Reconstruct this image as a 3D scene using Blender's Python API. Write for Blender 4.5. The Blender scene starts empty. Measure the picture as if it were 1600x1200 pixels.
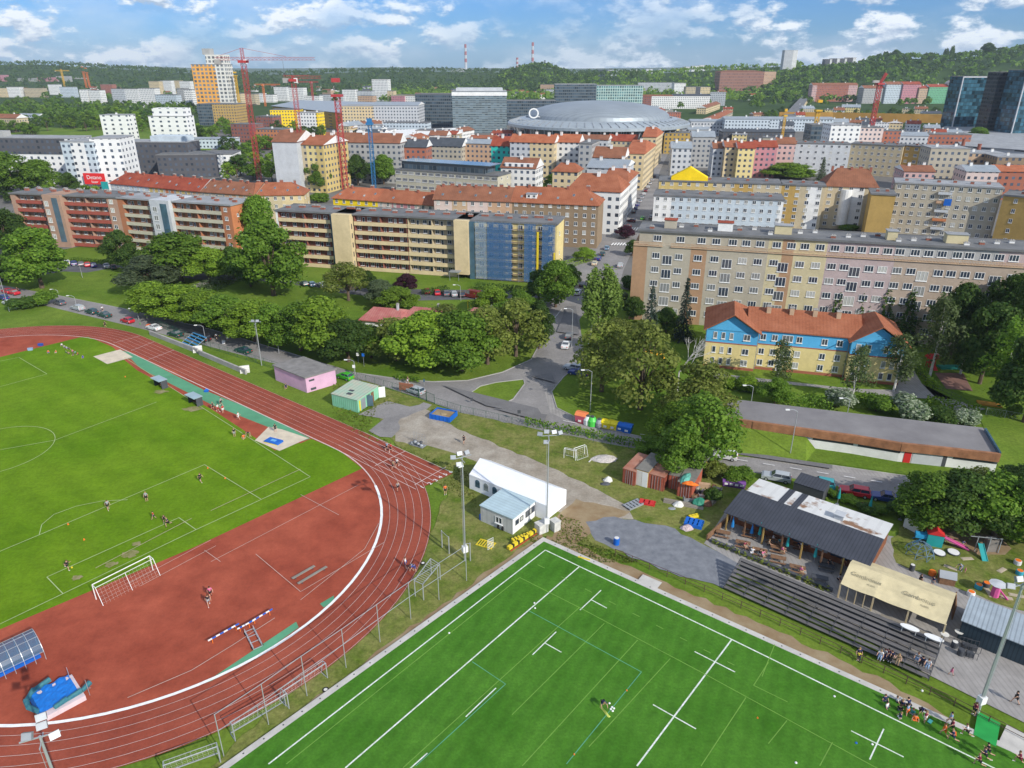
import bpy,bmesh,math,random
import numpy as np
from mathutils import Vector,Matrix
R = math.radians
# ------------------------------------------------------------ camera, sky, sun, exposure
SC = bpy.context.scene; COL = SC.collection
F0,V0,HC = 1120.0,107.0,61.0
PIT = math.atan((600 - V0) / F0); CP,SP = math.cos(PIT),math.sin(PIT)
cam = bpy.data.objects.new('camera',bpy.data.cameras.new('camera')); COL.objects.link(cam)
cam.location = (0,0,HC); cam.rotation_euler = (math.pi / 2 - PIT,0,0)
cam.data.sensor_width = 36; cam.data.lens = 36 * F0 / 1600
cam.data.clip_start = 1; cam.data.clip_end = 60000
SC.camera = cam
SUN_AZ,SUN_EL = R(-48),R(31.4)
sun = bpy.data.objects.new('sun',bpy.data.lights.new('sun','SUN')); COL.objects.link(sun)
sun.data.energy = 4.4; sun.data.angle = R(0.5); sun.data.color = (1,.95,.86)
sd = Vector((math.cos(SUN_AZ) * math.cos(SUN_EL),math.sin(SUN_AZ) * math.cos(SUN_EL),math.sin(SUN_EL)))
sun.rotation_euler = sd.to_track_quat('Z','Y').to_euler(); sun.location = (200,-200,300)
w = bpy.data.worlds.new('World'); SC.world = w; w.use_nodes = True
nt = w.node_tree; N = nt.nodes; L = nt.links
bg = N['Background']
sky = N.new('ShaderNodeTexSky'); sky.sky_type = 'NISHITA'; sky.sun_disc = False
sky.sun_elevation = SUN_EL; sky.sun_rotation = R(90) - SUN_AZ
sky.altitude = 300; sky.air_density = 1.0; sky.dust_density = .6; sky.ozone_density = 2.5
# clouds: a noise sheet high above the city, seen along each direction
tc = N.new('ShaderNodeTexCoord'); sp = N.new('ShaderNodeSeparateXYZ'); L.new(tc.outputs['Generated'],sp.inputs[0])
def wm(op,a,b=None,c=None):
 n = N.new('ShaderNodeMath'); n.operation = op
 for i,x in enumerate((a,b,c)):
  if x is None: continue
  if isinstance(x,(int,float)): n.inputs[i].default_value = x
  else: L.new(x,n.inputs[i])
 return n.outputs[0]
cb = N.new('ShaderNodeCombineXYZ'); L.new(sp.outputs[0],cb.inputs[0]); L.new(sp.outputs[1],cb.inputs[1]); L.new(wm('MULTIPLY',sp.outputs[2],2.3),cb.inputs[2])
def cloud(scale,det,lo,hi,off,ro=.6):
 mp = N.new('ShaderNodeMapping'); mp.inputs['Location'].default_value = off; L.new(cb.outputs[0],mp.inputs[0])
 n = N.new('ShaderNodeTexNoise'); n.inputs['Scale'].default_value = scale; n.inputs['Detail'].default_value = det
 n.inputs['Roughness'].default_value = ro; L.new(mp.outputs[0],n.inputs[0])
 r = N.new('ShaderNodeMapRange'); r.interpolation_type = 'SMOOTHSTEP'
 r.inputs[1].default_value = lo; r.inputs[2].default_value = hi; L.new(n.outputs[0],r.inputs[0])
 return r.outputs[0]
c1 = cloud(13,7,.45,.56,(3.1,.4,0)); c1u = cloud(13,7,.42,.66,(3.1,.4,.016)); c1d = cloud(13,7,.42,.66,(3.1,.4,0)); c3 = cloud(3.2,3,.28,.5,(1.2,5.1,4),.5); c4 = cloud(5,5,.4,.75,(9,2,3),.6)
cov = wm('MINIMUM',wm('ADD',wm('MULTIPLY',c1,c3),wm('MULTIPLY',c4,.55)),1)
# lit tops and grey undersides of the clouds
shd = wm('MINIMUM',wm('MAXIMUM',wm('ADD',wm('MULTIPLY',wm('SUBTRACT',c1d,c1u),1.6),.6),0),1)
cc = N.new('ShaderNodeMix'); cc.data_type = 'RGBA'; L.new(shd,cc.inputs[0])
cc.inputs[6].default_value = (4.2,5.4,7.2,1); cc.inputs[7].default_value = (9.6,10.2,10.8,1)
mx = N.new('ShaderNodeMix'); mx.data_type = 'RGBA'; L.new(cov,mx.inputs[0])
tint = N.new('ShaderNodeMix'); tint.data_type = 'RGBA'; tint.blend_type = 'MULTIPLY'; tint.inputs[0].default_value = 1
tint.inputs[7].default_value = (.3,.63,1.18,1)
L.new(sky.outputs[0],tint.inputs[6]); L.new(tint.outputs[2],mx.inputs[6])
L.new(cc.outputs[2],mx.inputs[7]); L.new(mx.outputs[2],bg.inputs[0])
bg.inputs[1].default_value = .1
SC.view_settings.view_transform = 'Standard'; SC.view_settings.look = 'None'
SC.view_settings.gamma = 1; SC.view_settings.exposure = 0.09
SC.cycles.max_bounces = 5; SC.cycles.diffuse_bounces = 2; SC.cycles.glossy_bounces = 2
SC.cycles.transmission_bounces = 3; SC.cycles.transparent_max_bounces = 6; SC.cycles.caustics_reflective = False
SC.cycles.caustics_refractive = False
# ------------------------------------------------------------ geometry of the view
def P(u,v,z=0.0):
 dx = (u - 800) / F0; dy = (600 - v) / F0
 Y = CP + dy * SP; Z = -SP + dy * CP
 t = (z - HC) / Z
 return Vector((dx * t,Y * t,z))
def AT(u,v,Y0):
 dx = (u - 800) / F0; dy = (600 - v) / F0
 Y = CP + dy * SP; Z = -SP + dy * CP; t = Y0 / Y
 return Vector((dx * t,Y0,HC + Z * t))
def HT(u,vb,vt,z=0.0):
 b = P(u,vb,z); return AT(u,vt,b.y).z - z
def MPP(p):      # metres per photo pixel at a point
 return (Vector(p) - Vector((0,0,HC))).length / F0
# ------------------------------------------------------------ terrain
def ridge(Yb,Yr,Ye,pts): return (Yb,Yr,Ye,pts)
RID = [ridge(2100,3000,3900,[(-900,104),(0,101),(60,101),(130,105),(220,110),(300,115),(420,117),(560,113),(640,112),(760,113),(900,116),(1200,112),(2400,112)]),
  ridge(1900,2300,2700,[(-900,160),(740,160),(790,116),(830,106),(860,107),(890,118),(930,160),(2400,160)]),
  ridge(1700,2300,3000,[(-900,160),(860,160),(900,121),(1000,117),(1130,109),(1240,104),(1400,102),(2400,102)]),
  ridge(1480,2000,2700,[(-900,190),(1150,190),(1215,125),(1260,112),(1340,106),(1360,96),(1385,91),(1440,92),(1480,94),(1520,88),(1600,78),(1700,72),(2400,70)]),
  ridge(7000,9500,12000,[(-900,103),(0,104),(250,104),(300,106),(420,107),(600,105),(700,106),(900,107),(1000,106),(1150,104),(2400,103)])]
def interp(pts,u):
 return float(np.interp(u,[p[0] for p in pts],[p[1] for p in pts]))
def hill(x,y):
 if y < 900: return 0.0
 u = 800 + x / y * F0 / CP
 z = 0.0
 for Yb,Yr,Ye,pts in RID:
  if y <= Yb or y >= Ye: continue
  zt = AT(u,interp(pts,u),Yr).z
  if zt <= 0: continue
  s = (y - Yb) / (Yr - Yb) if y < Yr else 1 - .6 * (y - Yr) / (Ye - Yr)
  s = max(0,min(1,s)); s = s * s * (3 - 2 * s)
  z = max(z,zt * s)
 return z
# ------------------------------------------------------------ materials
MATS = {}
def mat(name,col,rough=.85,var=.18,scale=.6,bump=0,metal=0,spec=.3,col2=None,det=5,co='Object',obrand=0.0,strip=None,fine=None):
 if name in MATS: return MATS[name]
 m = bpy.data.materials.new(name); MATS[name] = m; m.use_nodes = True
 n = m.node_tree.nodes; l = m.node_tree.links; b = n['Principled BSDF']
 b.inputs['Roughness'].default_value = rough; b.inputs['Metallic'].default_value = metal
 b.inputs['Specular IOR Level'].default_value = spec
 t = n.new('ShaderNodeTexCoord'); no = n.new('ShaderNodeTexNoise')
 no.inputs['Scale'].default_value = scale; no.inputs['Detail'].default_value = det; no.inputs['Roughness'].default_value = .62
 l.new(t.outputs[co],no.inputs[0])
 r = n.new('ShaderNodeMapRange'); r.inputs[1].default_value = .32; r.inputs[2].default_value = .68
 l.new(no.outputs[0],r.inputs[0])
 mi = n.new('ShaderNodeMix'); mi.data_type = 'RGBA'; l.new(r.outputs[0],mi.inputs[0])
 if col2 is None:
  mi.inputs[6].default_value = (*[c * (1 - var) for c in col],1); mi.inputs[7].default_value = (*[min(1,c * (1 + var)) for c in col],1)
 else:
  mi.inputs[6].default_value = (*col,1); mi.inputs[7].default_value = (*col2,1)
 out = mi.outputs[2]
 for sc_,am_ in (fine or ()):   # grain and wear at other sizes
  n2 = n.new('ShaderNodeTexNoise'); n2.inputs['Scale'].default_value = sc_; n2.inputs['Detail'].default_value = 3; n2.inputs['Roughness'].default_value = .7; l.new(t.outputs[co],n2.inputs[0])
  r2 = n.new('ShaderNodeMapRange'); r2.inputs[1].default_value = .3; r2.inputs[2].default_value = .7; r2.inputs[3].default_value = 1 - am_; r2.inputs[4].default_value = 1 + am_; l.new(n2.outputs[0],r2.inputs[0])
  hs = n.new('ShaderNodeHueSaturation'); l.new(r2.outputs[0],hs.inputs['Value']); l.new(out,hs.inputs['Color']); out = hs.outputs[0]
 if strip:   # (axis, period, depth of colour change): corrugation, boards, courses
  ax,per,dk = strip
  s = n.new('ShaderNodeSeparateXYZ'); l.new(t.outputs[co],s.inputs[0])
  a = n.new('ShaderNodeMath'); a.operation = 'MULTIPLY'; a.inputs[1].default_value = 1 / per; l.new(s.outputs[ax],a.inputs[0])
  f = n.new('ShaderNodeMath'); f.operation = 'FRACT'; l.new(a.outputs[0],f.inputs[0])
  g = n.new('ShaderNodeMath'); g.operation = 'LESS_THAN'; g.inputs[1].default_value = .3; l.new(f.outputs[0],g.inputs[0])
  m2 = n.new('ShaderNodeMix'); m2.data_type = 'RGBA'; m2.blend_type = 'MULTIPLY'; l.new(g.outputs[0],m2.inputs[0])
  l.new(out,m2.inputs[6]); m2.inputs[7].default_value = (dk,dk,dk,1); out = m2.outputs[2]
 if obrand:
  oi = n.new('ShaderNodeObjectInfo'); hs = n.new('ShaderNodeHueSaturation')
  a = n.new('ShaderNodeMapRange'); a.inputs[3].default_value = 1 - obrand; a.inputs[4].default_value = 1 + obrand
  l.new(oi.outputs['Random'],a.inputs[0]); l.new(a.outputs[0],hs.inputs['Value']); l.new(out,hs.inputs['Color']); out = hs.outputs[0]
 l.new(out,b.inputs['Base Color'])
 if bump:
  bp = n.new('ShaderNodeBump'); bp.inputs['Strength'].default_value = bump; bp.inputs['Distance'].default_value = .1
  l.new(no.outputs[0],bp.inputs['Height']); l.new(bp.outputs[0],b.inputs['Normal'])
 return m
def glassm(name,col,rough=.12,spec=.8):
 m = mat(name,col,rough,.3,.35,spec=spec); n = m.node_tree.nodes; l = m.node_tree.links; b = n['Principled BSDF']   # some panes have pale curtains
 o = n.new('ShaderNodeObjectInfo'); g = n.new('ShaderNodeMath'); g.operation = 'POWER'; g.inputs[1].default_value = 4; l.new(o.outputs['Random'],g.inputs[0])
 x = n.new('ShaderNodeMix'); x.data_type = 'RGBA'; l.new(g.outputs[0],x.inputs[0]); l.new(b.inputs['Base Color'].links[0].from_socket,x.inputs[6]); x.inputs[7].default_value = (.5,.5,.46,1); l.new(x.outputs[2],b.inputs['Base Color']); return m
M = dict(
 white=mat('white_paint',(.78,.78,.76),.6,.05),offwhite=mat('off_white',(.66,.65,.6),.8,.08),
 grey=mat('grey_metal',(.33,.35,.37),.5,.1,metal=.3),dgrey=mat('dark_grey',(.07,.075,.085),.6,.2),
 black=mat('black',(.015,.015,.017),.6,.2),steel=mat('galvanised_steel',(.5,.52,.54),.45,.08,metal=.5),
 concrete=mat('concrete',(.36,.35,.33),.9,.18,.4),glass=glassm('window_glass',(.035,.05,.075)),
 glassb=glassm('blue_glass',(.06,.12,.17)),wood=mat('wood',(.2,.11,.06),.8,.25,3),yellow=mat('yellow',(.72,.55,.03),.6,.08),
 red=mat('red',(.55,.03,.03),.55,.1),blue=mat('blue',(.01,.12,.5),.5,.1),green=mat('green',(.03,.3,.1),.6,.1),
 tyre=mat('tyre',(.02,.02,.02),.9,.1),line=mat('line_white',(.8,.8,.78),.8,.1,2.0),orange=mat('orange',(.8,.18,.02),.6,.1),
 pink=mat('pink',(.6,.1,.3),.6,.1),teal=mat('teal',(.02,.3,.3),.6,.1),skin=mat('skin',(.55,.32,.22),.7,.05))
# ------------------------------------------------------------ mesh builder
class MB:
 def __init__(s): s.v = []; s.f = []; s.m = []
 def add(s,vs,fs,mi=0):
  o = len(s.v); s.v += [tuple(x) for x in vs]; s.f += [tuple(i + o for i in f) for f in fs]; s.m += [mi] * len(fs); return s
 def box(s,x0,x1,y0,y1,z0,z1,mi=0):
  return s.add([(x0,y0,z0),(x1,y0,z0),(x1,y1,z0),(x0,y1,z0),(x0,y0,z1),(x1,y0,z1),(x1,y1,z1),(x0,y1,z1)],
      [(0,3,2,1),(4,5,6,7),(0,1,5,4),(1,2,6,5),(2,3,7,6),(3,0,4,7)],mi)
 def bar(s,a,b,r=.05,mi=0,n=4,r2=None):
  a = Vector(a); b = Vector(b); d = (b - a)
  if d.length < 1e-6: return s
  d.normalize(); up = Vector((0,0,1)) if abs(d.z) < .95 else Vector((1,0,0))
  x = d.cross(up).normalized(); y = d.cross(x); r2 = r if r2 is None else r2; vs = []
  for p,rr in ((a,r),(b,r2)):
   for k in range(n):
    t = 2 * math.pi * (k + .5) / n; vs.append(p + x * rr * math.cos(t) + y * rr * math.sin(t))
  fs = [(k,(k + 1) % n,n + (k + 1) % n,n + k) for k in range(n)] + [tuple(range(n))[::-1],tuple(range(n,2 * n))]
  return s.add(vs,fs,mi)
 def prism(s,poly,z0,z1,mi=0,top=None):
  n = len(poly); vs = [(p[0],p[1],z0) for p in poly] + [(p[0],p[1],z1) for p in poly]
  s.add(vs,[tuple(range(n))[::-1]] + [(k,(k + 1) % n,n + (k + 1) % n,n + k) for k in range(n)],mi)
  return s.add([vs[n + k] for k in range(n)],[tuple(range(n))],mi if top is None else top)
 def disc(s,c,r,z0,z1,n=12,mi=0,r2=None):
  r2 = r if r2 is None else r2
  vs = [(c[0] + r * math.cos(2 * math.pi * k / n),c[1] + r * math.sin(2 * math.pi * k / n),z0) for k in range(n)]
  vs += [(c[0] + r2 * math.cos(2 * math.pi * k / n),c[1] + r2 * math.sin(2 * math.pi * k / n),z1) for k in range(n)]
  return s.add(vs,[(k,(k + 1) % n,n + (k + 1) % n,n + k) for k in range(n)] + [tuple(range(n))[::-1],tuple(range(n,2 * n))],mi)
 def ball(s,c,r,n=8,mi=0,sz=1):
  vs = []; fs = []; h = n // 2
  for i in range(1,h):
   for k in range(n):
    t = math.pi * i / h; a = 2 * math.pi * k / n
    vs.append((c[0] + r * math.sin(t) * math.cos(a),c[1] + r * math.sin(t) * math.sin(a),c[2] + sz * r * math.cos(t)))
  vs += [(c[0],c[1],c[2] + r * sz),(c[0],c[1],c[2] - r * sz)]; T = len(vs) - 2
  for i in range(h - 2):
   for k in range(n): fs.append((i * n + k,(i + 1) * n + k,(i + 1) * n + (k + 1) % n,i * n + (k + 1) % n))
  for k in range(n): fs += [(T,k,(k + 1) % n),(T + 1,(h - 2) * n + (k + 1) % n,(h - 2) * n + k)]
  return s.add(vs,fs,mi)
 def data(s,name,mats):
  me = bpy.data.meshes.new(name); me.from_pydata(s.v,[],s.f); me.update()
  for m in (mats if isinstance(mats,(list,tuple)) else [mats]): me.materials.append(m)
  me.polygons.foreach_set('material_index',s.m); return me
 def build(s,name,mats,parent=None,loc=None,rz=0):
  return link(name,s.data(name,mats),parent,loc,rz)
def link(name,me,parent=None,loc=None,rz=0):
 o = bpy.data.objects.new(name,me); COL.objects.link(o)
 if parent is not None: o.parent = parent
 if loc is not None: o.location = loc
 if rz: o.rotation_euler = (0,0,rz)
 return o
def tag(o,label=None,cat=None,group=None,kind=None):
 if label: o['label'] = label
 if cat: o['category'] = cat
 if group: o['group'] = group
 if kind: o['kind'] = kind
 return o
def thing(name,label,cat,loc=(0,0,0),rz=0,group=None):
 o = bpy.data.objects.new(name,None); COL.objects.link(o); o.location = loc; o.rotation_euler = (0,0,rz); o.empty_display_size = .5
 return tag(o,label,cat,group)
def copy_tree(o,parent=None):
 c = o.copy(); COL.objects.link(c); c.parent = parent
 for ch in KIDS(o): copy_tree(ch,c)
 return c
_kc = {}
def KIDS(o):
 if o.name not in _kc: _kc[o.name] = list(o.children)
 return _kc[o.name]
def slot(o,i,m):
 o.material_slots[i].link = 'OBJECT'; o.material_slots[i].material = m
ZC = [0.012]
def nz(k=1): ZC[0] += .005 * k; return ZC[0]
def sheet(name,pts,z,m,kind='structure'):
 """a flat polygon given by photo pixels or world points, at height z"""
 z = nz()
 vs = [(P(*p) if len(p) == 2 else Vector(p)) for p in pts]
 if m.name in ('dirt_path','soil','grey_gravel','rough_grass'):   # ragged natural edges
  rg = random.Random(len(vs)); o_ = []
  for a,b in zip(vs,vs[1:] + vs[:1]):
   k = max(1,int((b - a).length / 1.3)); nn = Vector((a.y - b.y,b.x - a.x,0)).normalized()
   o_ += [a + (b - a) * i / k + nn * (rg.uniform(-.35,.35) if i else 0) for i in range(k)]
  vs = o_
 bm = bmesh.new(); vv = [bm.verts.new((q.x,q.y,z)) for q in vs]; f = bm.faces.new(vv)
 bm.normal_update()
 if f.normal.z < 0: f.normal_flip()
 bmesh.ops.triangulate(bm,faces=bm.faces[:])
 me = bpy.data.meshes.new(name); bm.to_mesh(me); bm.free(); me.materials.append(m)
 o = bpy.data.objects.new(name,me); COL.objects.link(o)
 if kind: o['kind'] = kind
 return o
def ribbon(mb,pts,wd,z,mi=0,closed=False):
 """flat stripe along world points"""
 ZC[0] += .0006; z = ZC[0]
 n = len(pts); vs = []
 for i,p in enumerate(pts):
  a = pts[(i - 1) % n] if (closed or i) else p; b = pts[(i + 1) % n] if (closed or i < n - 1) else p
  d = Vector((b[0] - a[0],b[1] - a[1])).normalized(); q = Vector((-d.y,d.x)) * wd / 2
  vs += [(p[0] + q.x,p[1] + q.y,z),(p[0] - q.x,p[1] - q.y,z)]
 fs = []
 for i in range(n if closed else n - 1):
  j = (i + 1) % n; fs.append((2 * i,2 * i + 1,2 * j + 1,2 * j))
 return mb.add(vs,fs,mi)
# ------------------------------------------------------------ ground
GRASS = mat('grass',(.078,.15,.012),.95,.3,.05,.3,col2=(.155,.22,.03),det=6,fine=((2.2,.22),(.35,.14)),spec=.1)
PITCH = mat('pitch_grass',(.088,.185,.004),.95,.3,.05,.2,col2=(.15,.25,.012),det=6,fine=((2.5,.16),(.4,.08)),spec=.1)
ROUGH = mat('rough_grass',(.09,.14,.015),.95,.3,.3,.4,col2=(.22,.21,.07),det=6,fine=((1.6,.25),(5,.2)),spec=.1)
DIRT = mat('dirt_path',(.27,.23,.18),.95,.3,.3,.3,col2=(.4,.36,.3),det=6,fine=((3,.15),(.5,.1)),spec=.1)
SOIL = mat('soil',(.23,.15,.08),.95,.3,.35,.4,col2=(.33,.26,.16),det=6,spec=.1)
ASPH = mat('asphalt',(.2,.19,.185),.9,.2,.12,.1,col2=(.29,.275,.265),det=6,fine=((1.5,.1),(6,.12)),spec=.2)
ASPD = mat('asphalt_dark',(.085,.085,.095),.9,.2,.2,.1,col2=(.14,.14,.15),det=6,spec=.2)
GRAV = mat('grey_gravel',(.15,.16,.18),.95,.2,.8,.3,col2=(.23,.24,.26),det=6,spec=.1)
PAVE = mat('paving',(.27,.255,.24),.9,.2,.5,.1,col2=(.36,.34,.32),det=6,strip=(0,.6,.88))
TART = mat('tartan_red',(.27,.052,.028),.9,.2,.07,.1,col2=(.38,.092,.05),det=6,fine=((4,.1),(.28,.13)),spec=.2)
TARD = mat('tartan_dark_red',(.235,.048,.028),.9,.2,.06,.1,col2=(.32,.078,.045),det=6,fine=((4,.12),(.3,.12)),spec=.2)
TARG = mat('tartan_green',(.1,.3,.17),.9,.15,.2,spec=.2)
SAND = mat('sand',(.6,.52,.4),.95,.12,.6,.2,spec=.1)
CITYG = mat('city_ground',(.13,.125,.12),.95,.25,.03,0,col2=(.2,.19,.175),det=6,spec=.1)
HILLG = mat('hill_green',(.03,.06,.018),.95,.3,.01,0,col2=(.06,.1,.03),det=6,spec=.05)
def ground():
 ys = list(np.concatenate([np.linspace(-60,700,20),np.geomspace(740,3900,90),np.geomspace(4000,13000,26)]))
 ts = np.linspace(-1.25,1.25,251)
 vs = []; fs = []
 for y in ys:
  yy = max(y,500.0)
  for t in ts: x = t * yy; vs.append((x,y,hill(x,y)))
 n = len(ts)
 for i in range(len(ys) - 1):
  for k in range(n - 1):
   fs.append((i * n + k,i * n + k + 1,(i + 1) * n + k + 1,(i + 1) * n + k))
 me = bpy.data.meshes.new('ground'); me.from_pydata(vs,[],fs); me.materials.append(GRASS); me.materials.append(HILLG)
 me.polygons.foreach_set('material_index',[1 if vs[f[0]][1] > 850 else 0 for f in fs]); me.polygons.foreach_set('use_smooth',[True] * len(fs))
 o = bpy.data.objects.new('ground',me); COL.objects.link(o); o['kind'] = 'structure'
ground()
# broad city floor between the houses
sheet('city_street_floor',[(600,330),(860,440),(1000,455),(1500,470),(2500,470),(2500,215),(900,195),(330,195),(330,250),(-600,250),(-600,400),(30,402),(200,372)],.02,CITYG)
# ---- roads (photo-pixel outlines)
sheet('road',[(-200,402),(0,445),(70,458),(190,482),(330,515),(450,551),(550,582),(620,592),(675,597),(730,595),(785,582),(830,562),(853,520),(848,470),(880,410),(930,372),(960,340),(985,305),(1010,265),(1030,230),(1048,230),
  (1030,270),(1025,310),(1012,345),(990,388),(975,420),(960,470),(925,510),(915,560),(880,590),(862,612),(870,638),(925,665),(1010,685),(1130,703),(1260,722),(1420,745),(1600,770),(1750,790),(1900,850),(1900,880),(1600,800),(1400,778),(1270,752),(1140,733),(1000,702),
  (900,685),(800,664),(720,645),(655,622),(600,604),(520,590),(440,571),(340,545),(230,516),(130,492),(60,475),(0,462),(-200,430)],.03,ASPH)
sheet('pavement',[(862,612),(870,638),(925,665),(1010,685),(1130,703),(1260,722),(1420,745),(1422,752),(1260,730),(1130,710),(1008,692),(918,672),(860,645),(851,612)],.06,PAVE)
sheet('traffic_island',[(737,613),(750,604),(775,598),(818,593),(820,600),(802,624),(790,630),(755,629),(741,622)],.12,GRASS)
sheet('verge',[(480,500),(555,578),(620,588),(675,593),(730,591),(782,579),(825,558),(846,520),(840,470),(700,470),(560,470)],.05,GRASS)
sheet('car_park',[(-60,420),(60,415),(110,408),(200,416),(420,436),(540,446),(640,452),(860,455),(870,465),(640,470),(480,452),(330,438),(100,424),(0,440)],.04,ASPD)
sheet('lawn',[(60,440),(180,418),(330,440),(380,436),(520,452),(560,475),(560,500),(480,510),(330,505),(190,476)],.05,GRASS)
sheet('footpath',[(225,470),(330,436),(338,439),(233,474)],.08,PAVE)
sheet('avenue_verge',[(905,500),(935,460),(990,455),(1095,520),(1095,600),(1180,612),(1120,640),(1000,660),(930,645),(880,622),(866,604),(880,596),(916,570)],.05,GRASS)
sheet('school_lawn',[(1080,500),(1430,520),(1660,560),(1750,720),(1560,700),(1540,640),(1120,620)],.035,GRASS)
sheet('right_lawn',[(1530,650),(1700,655),(1700,790),(1560,730)],.06,GRASS)
sheet('bank_grass',[(1130,655),(1300,690),(1430,715),(1560,745),(1560,765),(1420,742),(1260,719),(1130,700),(1100,690)],.05,GRASS)
# service yard, gravel way
sheet('rough_field',[(560,592),(720,646),(1000,705),(1140,735),(1190,780),(1130,870),(1000,870),(850,838),(370,1200),(330,1200),(640,900),(700,770),(620,700)],.02,ROUGH)
sheet('yard',[(590,634),(606,627),(640,636),(655,633),(662,629),(675,633),(655,650),(640,662),(612,684),(594,683),(576,674),(600,655),(560,648)],.05,ASPH)
sheet('dirt_way',[(625,655),(665,640),(710,668),(800,705),(900,750),(980,790),(990,812),(930,812),(870,800),(800,755),(740,720),(680,700),(618,690)],.045,DIRT)
sheet('bare_earth',[(868,812),(900,780),(985,800),(930,830),(900,850),(862,842)],.06,SOIL)
sheet('gravel_apron',[(915,816),(960,808),(1040,822),(1120,862),(1160,880),(1130,920),(1030,890),(930,845)],.07,GRAV)
sheet('terrace_paving',[(1140,790),(1400,840),(1640,960),(1800,1100),(1760,1240),(1640,1150),(1440,1050),(1100,850)],.05,PAVE)
sheet('garden_lawn',[(1425,790),(1620,840),(1800,900),(1780,1010),(1560,945),(1400,880),(1392,850)],.08,ROUGH)
sheet('sand_play_area',[(1462,834),(1500,828),(1560,838),(1580,858),(1570,868),(1530,868),(1492,856)],.1,SOIL)
sheet('soil_strip',[(855,838),(905,853),(1200,980),(1330,1040),(1450,1100),(1530,1150),(1640,1210),(1620,1240),(1480,1170),(1200,1020),(880,862),(850,846)],.055,SOIL)
sheet('soil_edge',[(845,834),(850,842),(640,1000),(440,1150),(385,1200),(340,1235),(325,1235),(372,1190),(430,1140),(630,990)],.056,SOIL)
# school court, playground on the terrace
sheet('school_yard',[(1120,592),(1260,604),(1410,622),(1490,625),(1540,640),(1490,650),(1440,600),(1425,575),(1400,575),(1400,610),(1330,608),(1100,582)],.07,PAVE)
sheet('playground_surface',[(1460,583),(1505,584),(1520,612),(1478,608)],.1,mat('reddish_court',(.2,.11,.09),.9,.2))
# ---------------- track
TE = Vector((math.cos(R(-38.4)),math.sin(R(-38.4)),0)); TN = Vector((-TE.y,TE.x,0))
TC = Vector((-51.64,84.99,0)); TR = 32.6; LW = 1.2; SL = 82.0
def tp(s,n,z=0): return TC + TE * s + TN * n + Vector((0,0,z))
def loop(r,z=0,k=40):
 pts = []
 for i in range(k + 1):
  a = math.pi / 2 - math.pi * i / k; pts.append(tp(r * math.cos(a),r * math.sin(a)))
 for i in range(k + 1):
  a = -math.pi / 2 - math.pi * i / k; pts.append(tp(-SL + r * math.cos(a),r * math.sin(a)))
 return pts
sheet('running_track',[(p.x,p.y,0) for p in loop(TR + 7.3)] ,.07,TARD)
cs = tp(0,0)
sheet('sprint_chute',[tuple(P(707,741)),tuple(P(648,768)),tuple(tp(0,TR)),tuple(tp(0,TR + 7.28))],.074,TARD)
sheet('infield_tartan',[(p.x,p.y,0) for p in loop(TR - .1)],.078,TART)
inl = [P(125,528),P(138,527),P(176,543),P(204,568),P(240,592),P(330,640),P(388,678),P(430,705),P(487,687),P(530,705),P(566,733),P(300,858),P(0,985),tp(-20,-TR + .4),tp(-70,-TR + .4),P(-60,590),P(0,559)]
sheet('football_pitch',[tuple(p) for p in inl],.084,PITCH)
sheet('jump_runway',[(182,553),(205,548),(395,640),(470,682),(487,686),(470,694),(400,672),(300,625),(215,580)],.09,TART)
sheet('green_strip',[(188,548),(205,552),(320,611),(400,643),(485,686),(474,690),(390,657),(330,633),(220,577),(205,562),(188,558)],.096,TARG)
sheet('green_patch',[(318,1070),(345,1052),(463,973),(467,982),(400,1030),(330,1066)],.09,TARG)
sheet('steeplechase_patch',[(500,945),(522,932),(522,940),(506,951)],.09,TARG)
sheet('sand_pit',[(146,558),(188,547),(208,559),(168,570)],.12,SAND)
sheet('sand_pit',[(398,690),(420,668),(440,672),(482,686),(437,706),(400,690)],.12,SAND)
lm = MB()
for i in range(7):
 r = TR + LW * i
 pts = [(p.x,p.y) for p in loop(r,k=60)]
 if i == 0: ribbon(lm,pts,.2,.108,0,True)
 else: ribbon(lm,pts,.042,.104,0,True)
for i in range(7):   # the sprint chute
 ribbon(lm,[tuple(tp(0,TR + 1.2 * i)),tuple(P(650 + (707 - 650) * i / 6.,766 + (740 - 766) * i / 6.))],.09,.105)
for uv in (((586,729),(634,706)),((648,759),(697,731)),((177,537),(219,526)),((205,549),(241,535)),((232,563),(272,548))):
 ribbon(lm,[tuple(P(*uv[0])),tuple(P(*uv[1]))],.12,.11)
lm.build('lane_markings',mat('lane_paint',(.62,.5,.46),.9,.15,1.5))['kind'] = 'structure'
# the wide white kerb band on the near bend
kb = MB(); kp = []
for i in range(40):
 a = R(62) - R(150) * i / 39; kp.append(tuple(tp(TR * math.cos(a),TR * math.sin(a))))
ribbon(kb,kp,.38,.125); kb.build('white_kerb',M['line'])['kind'] = 'structure'
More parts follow.
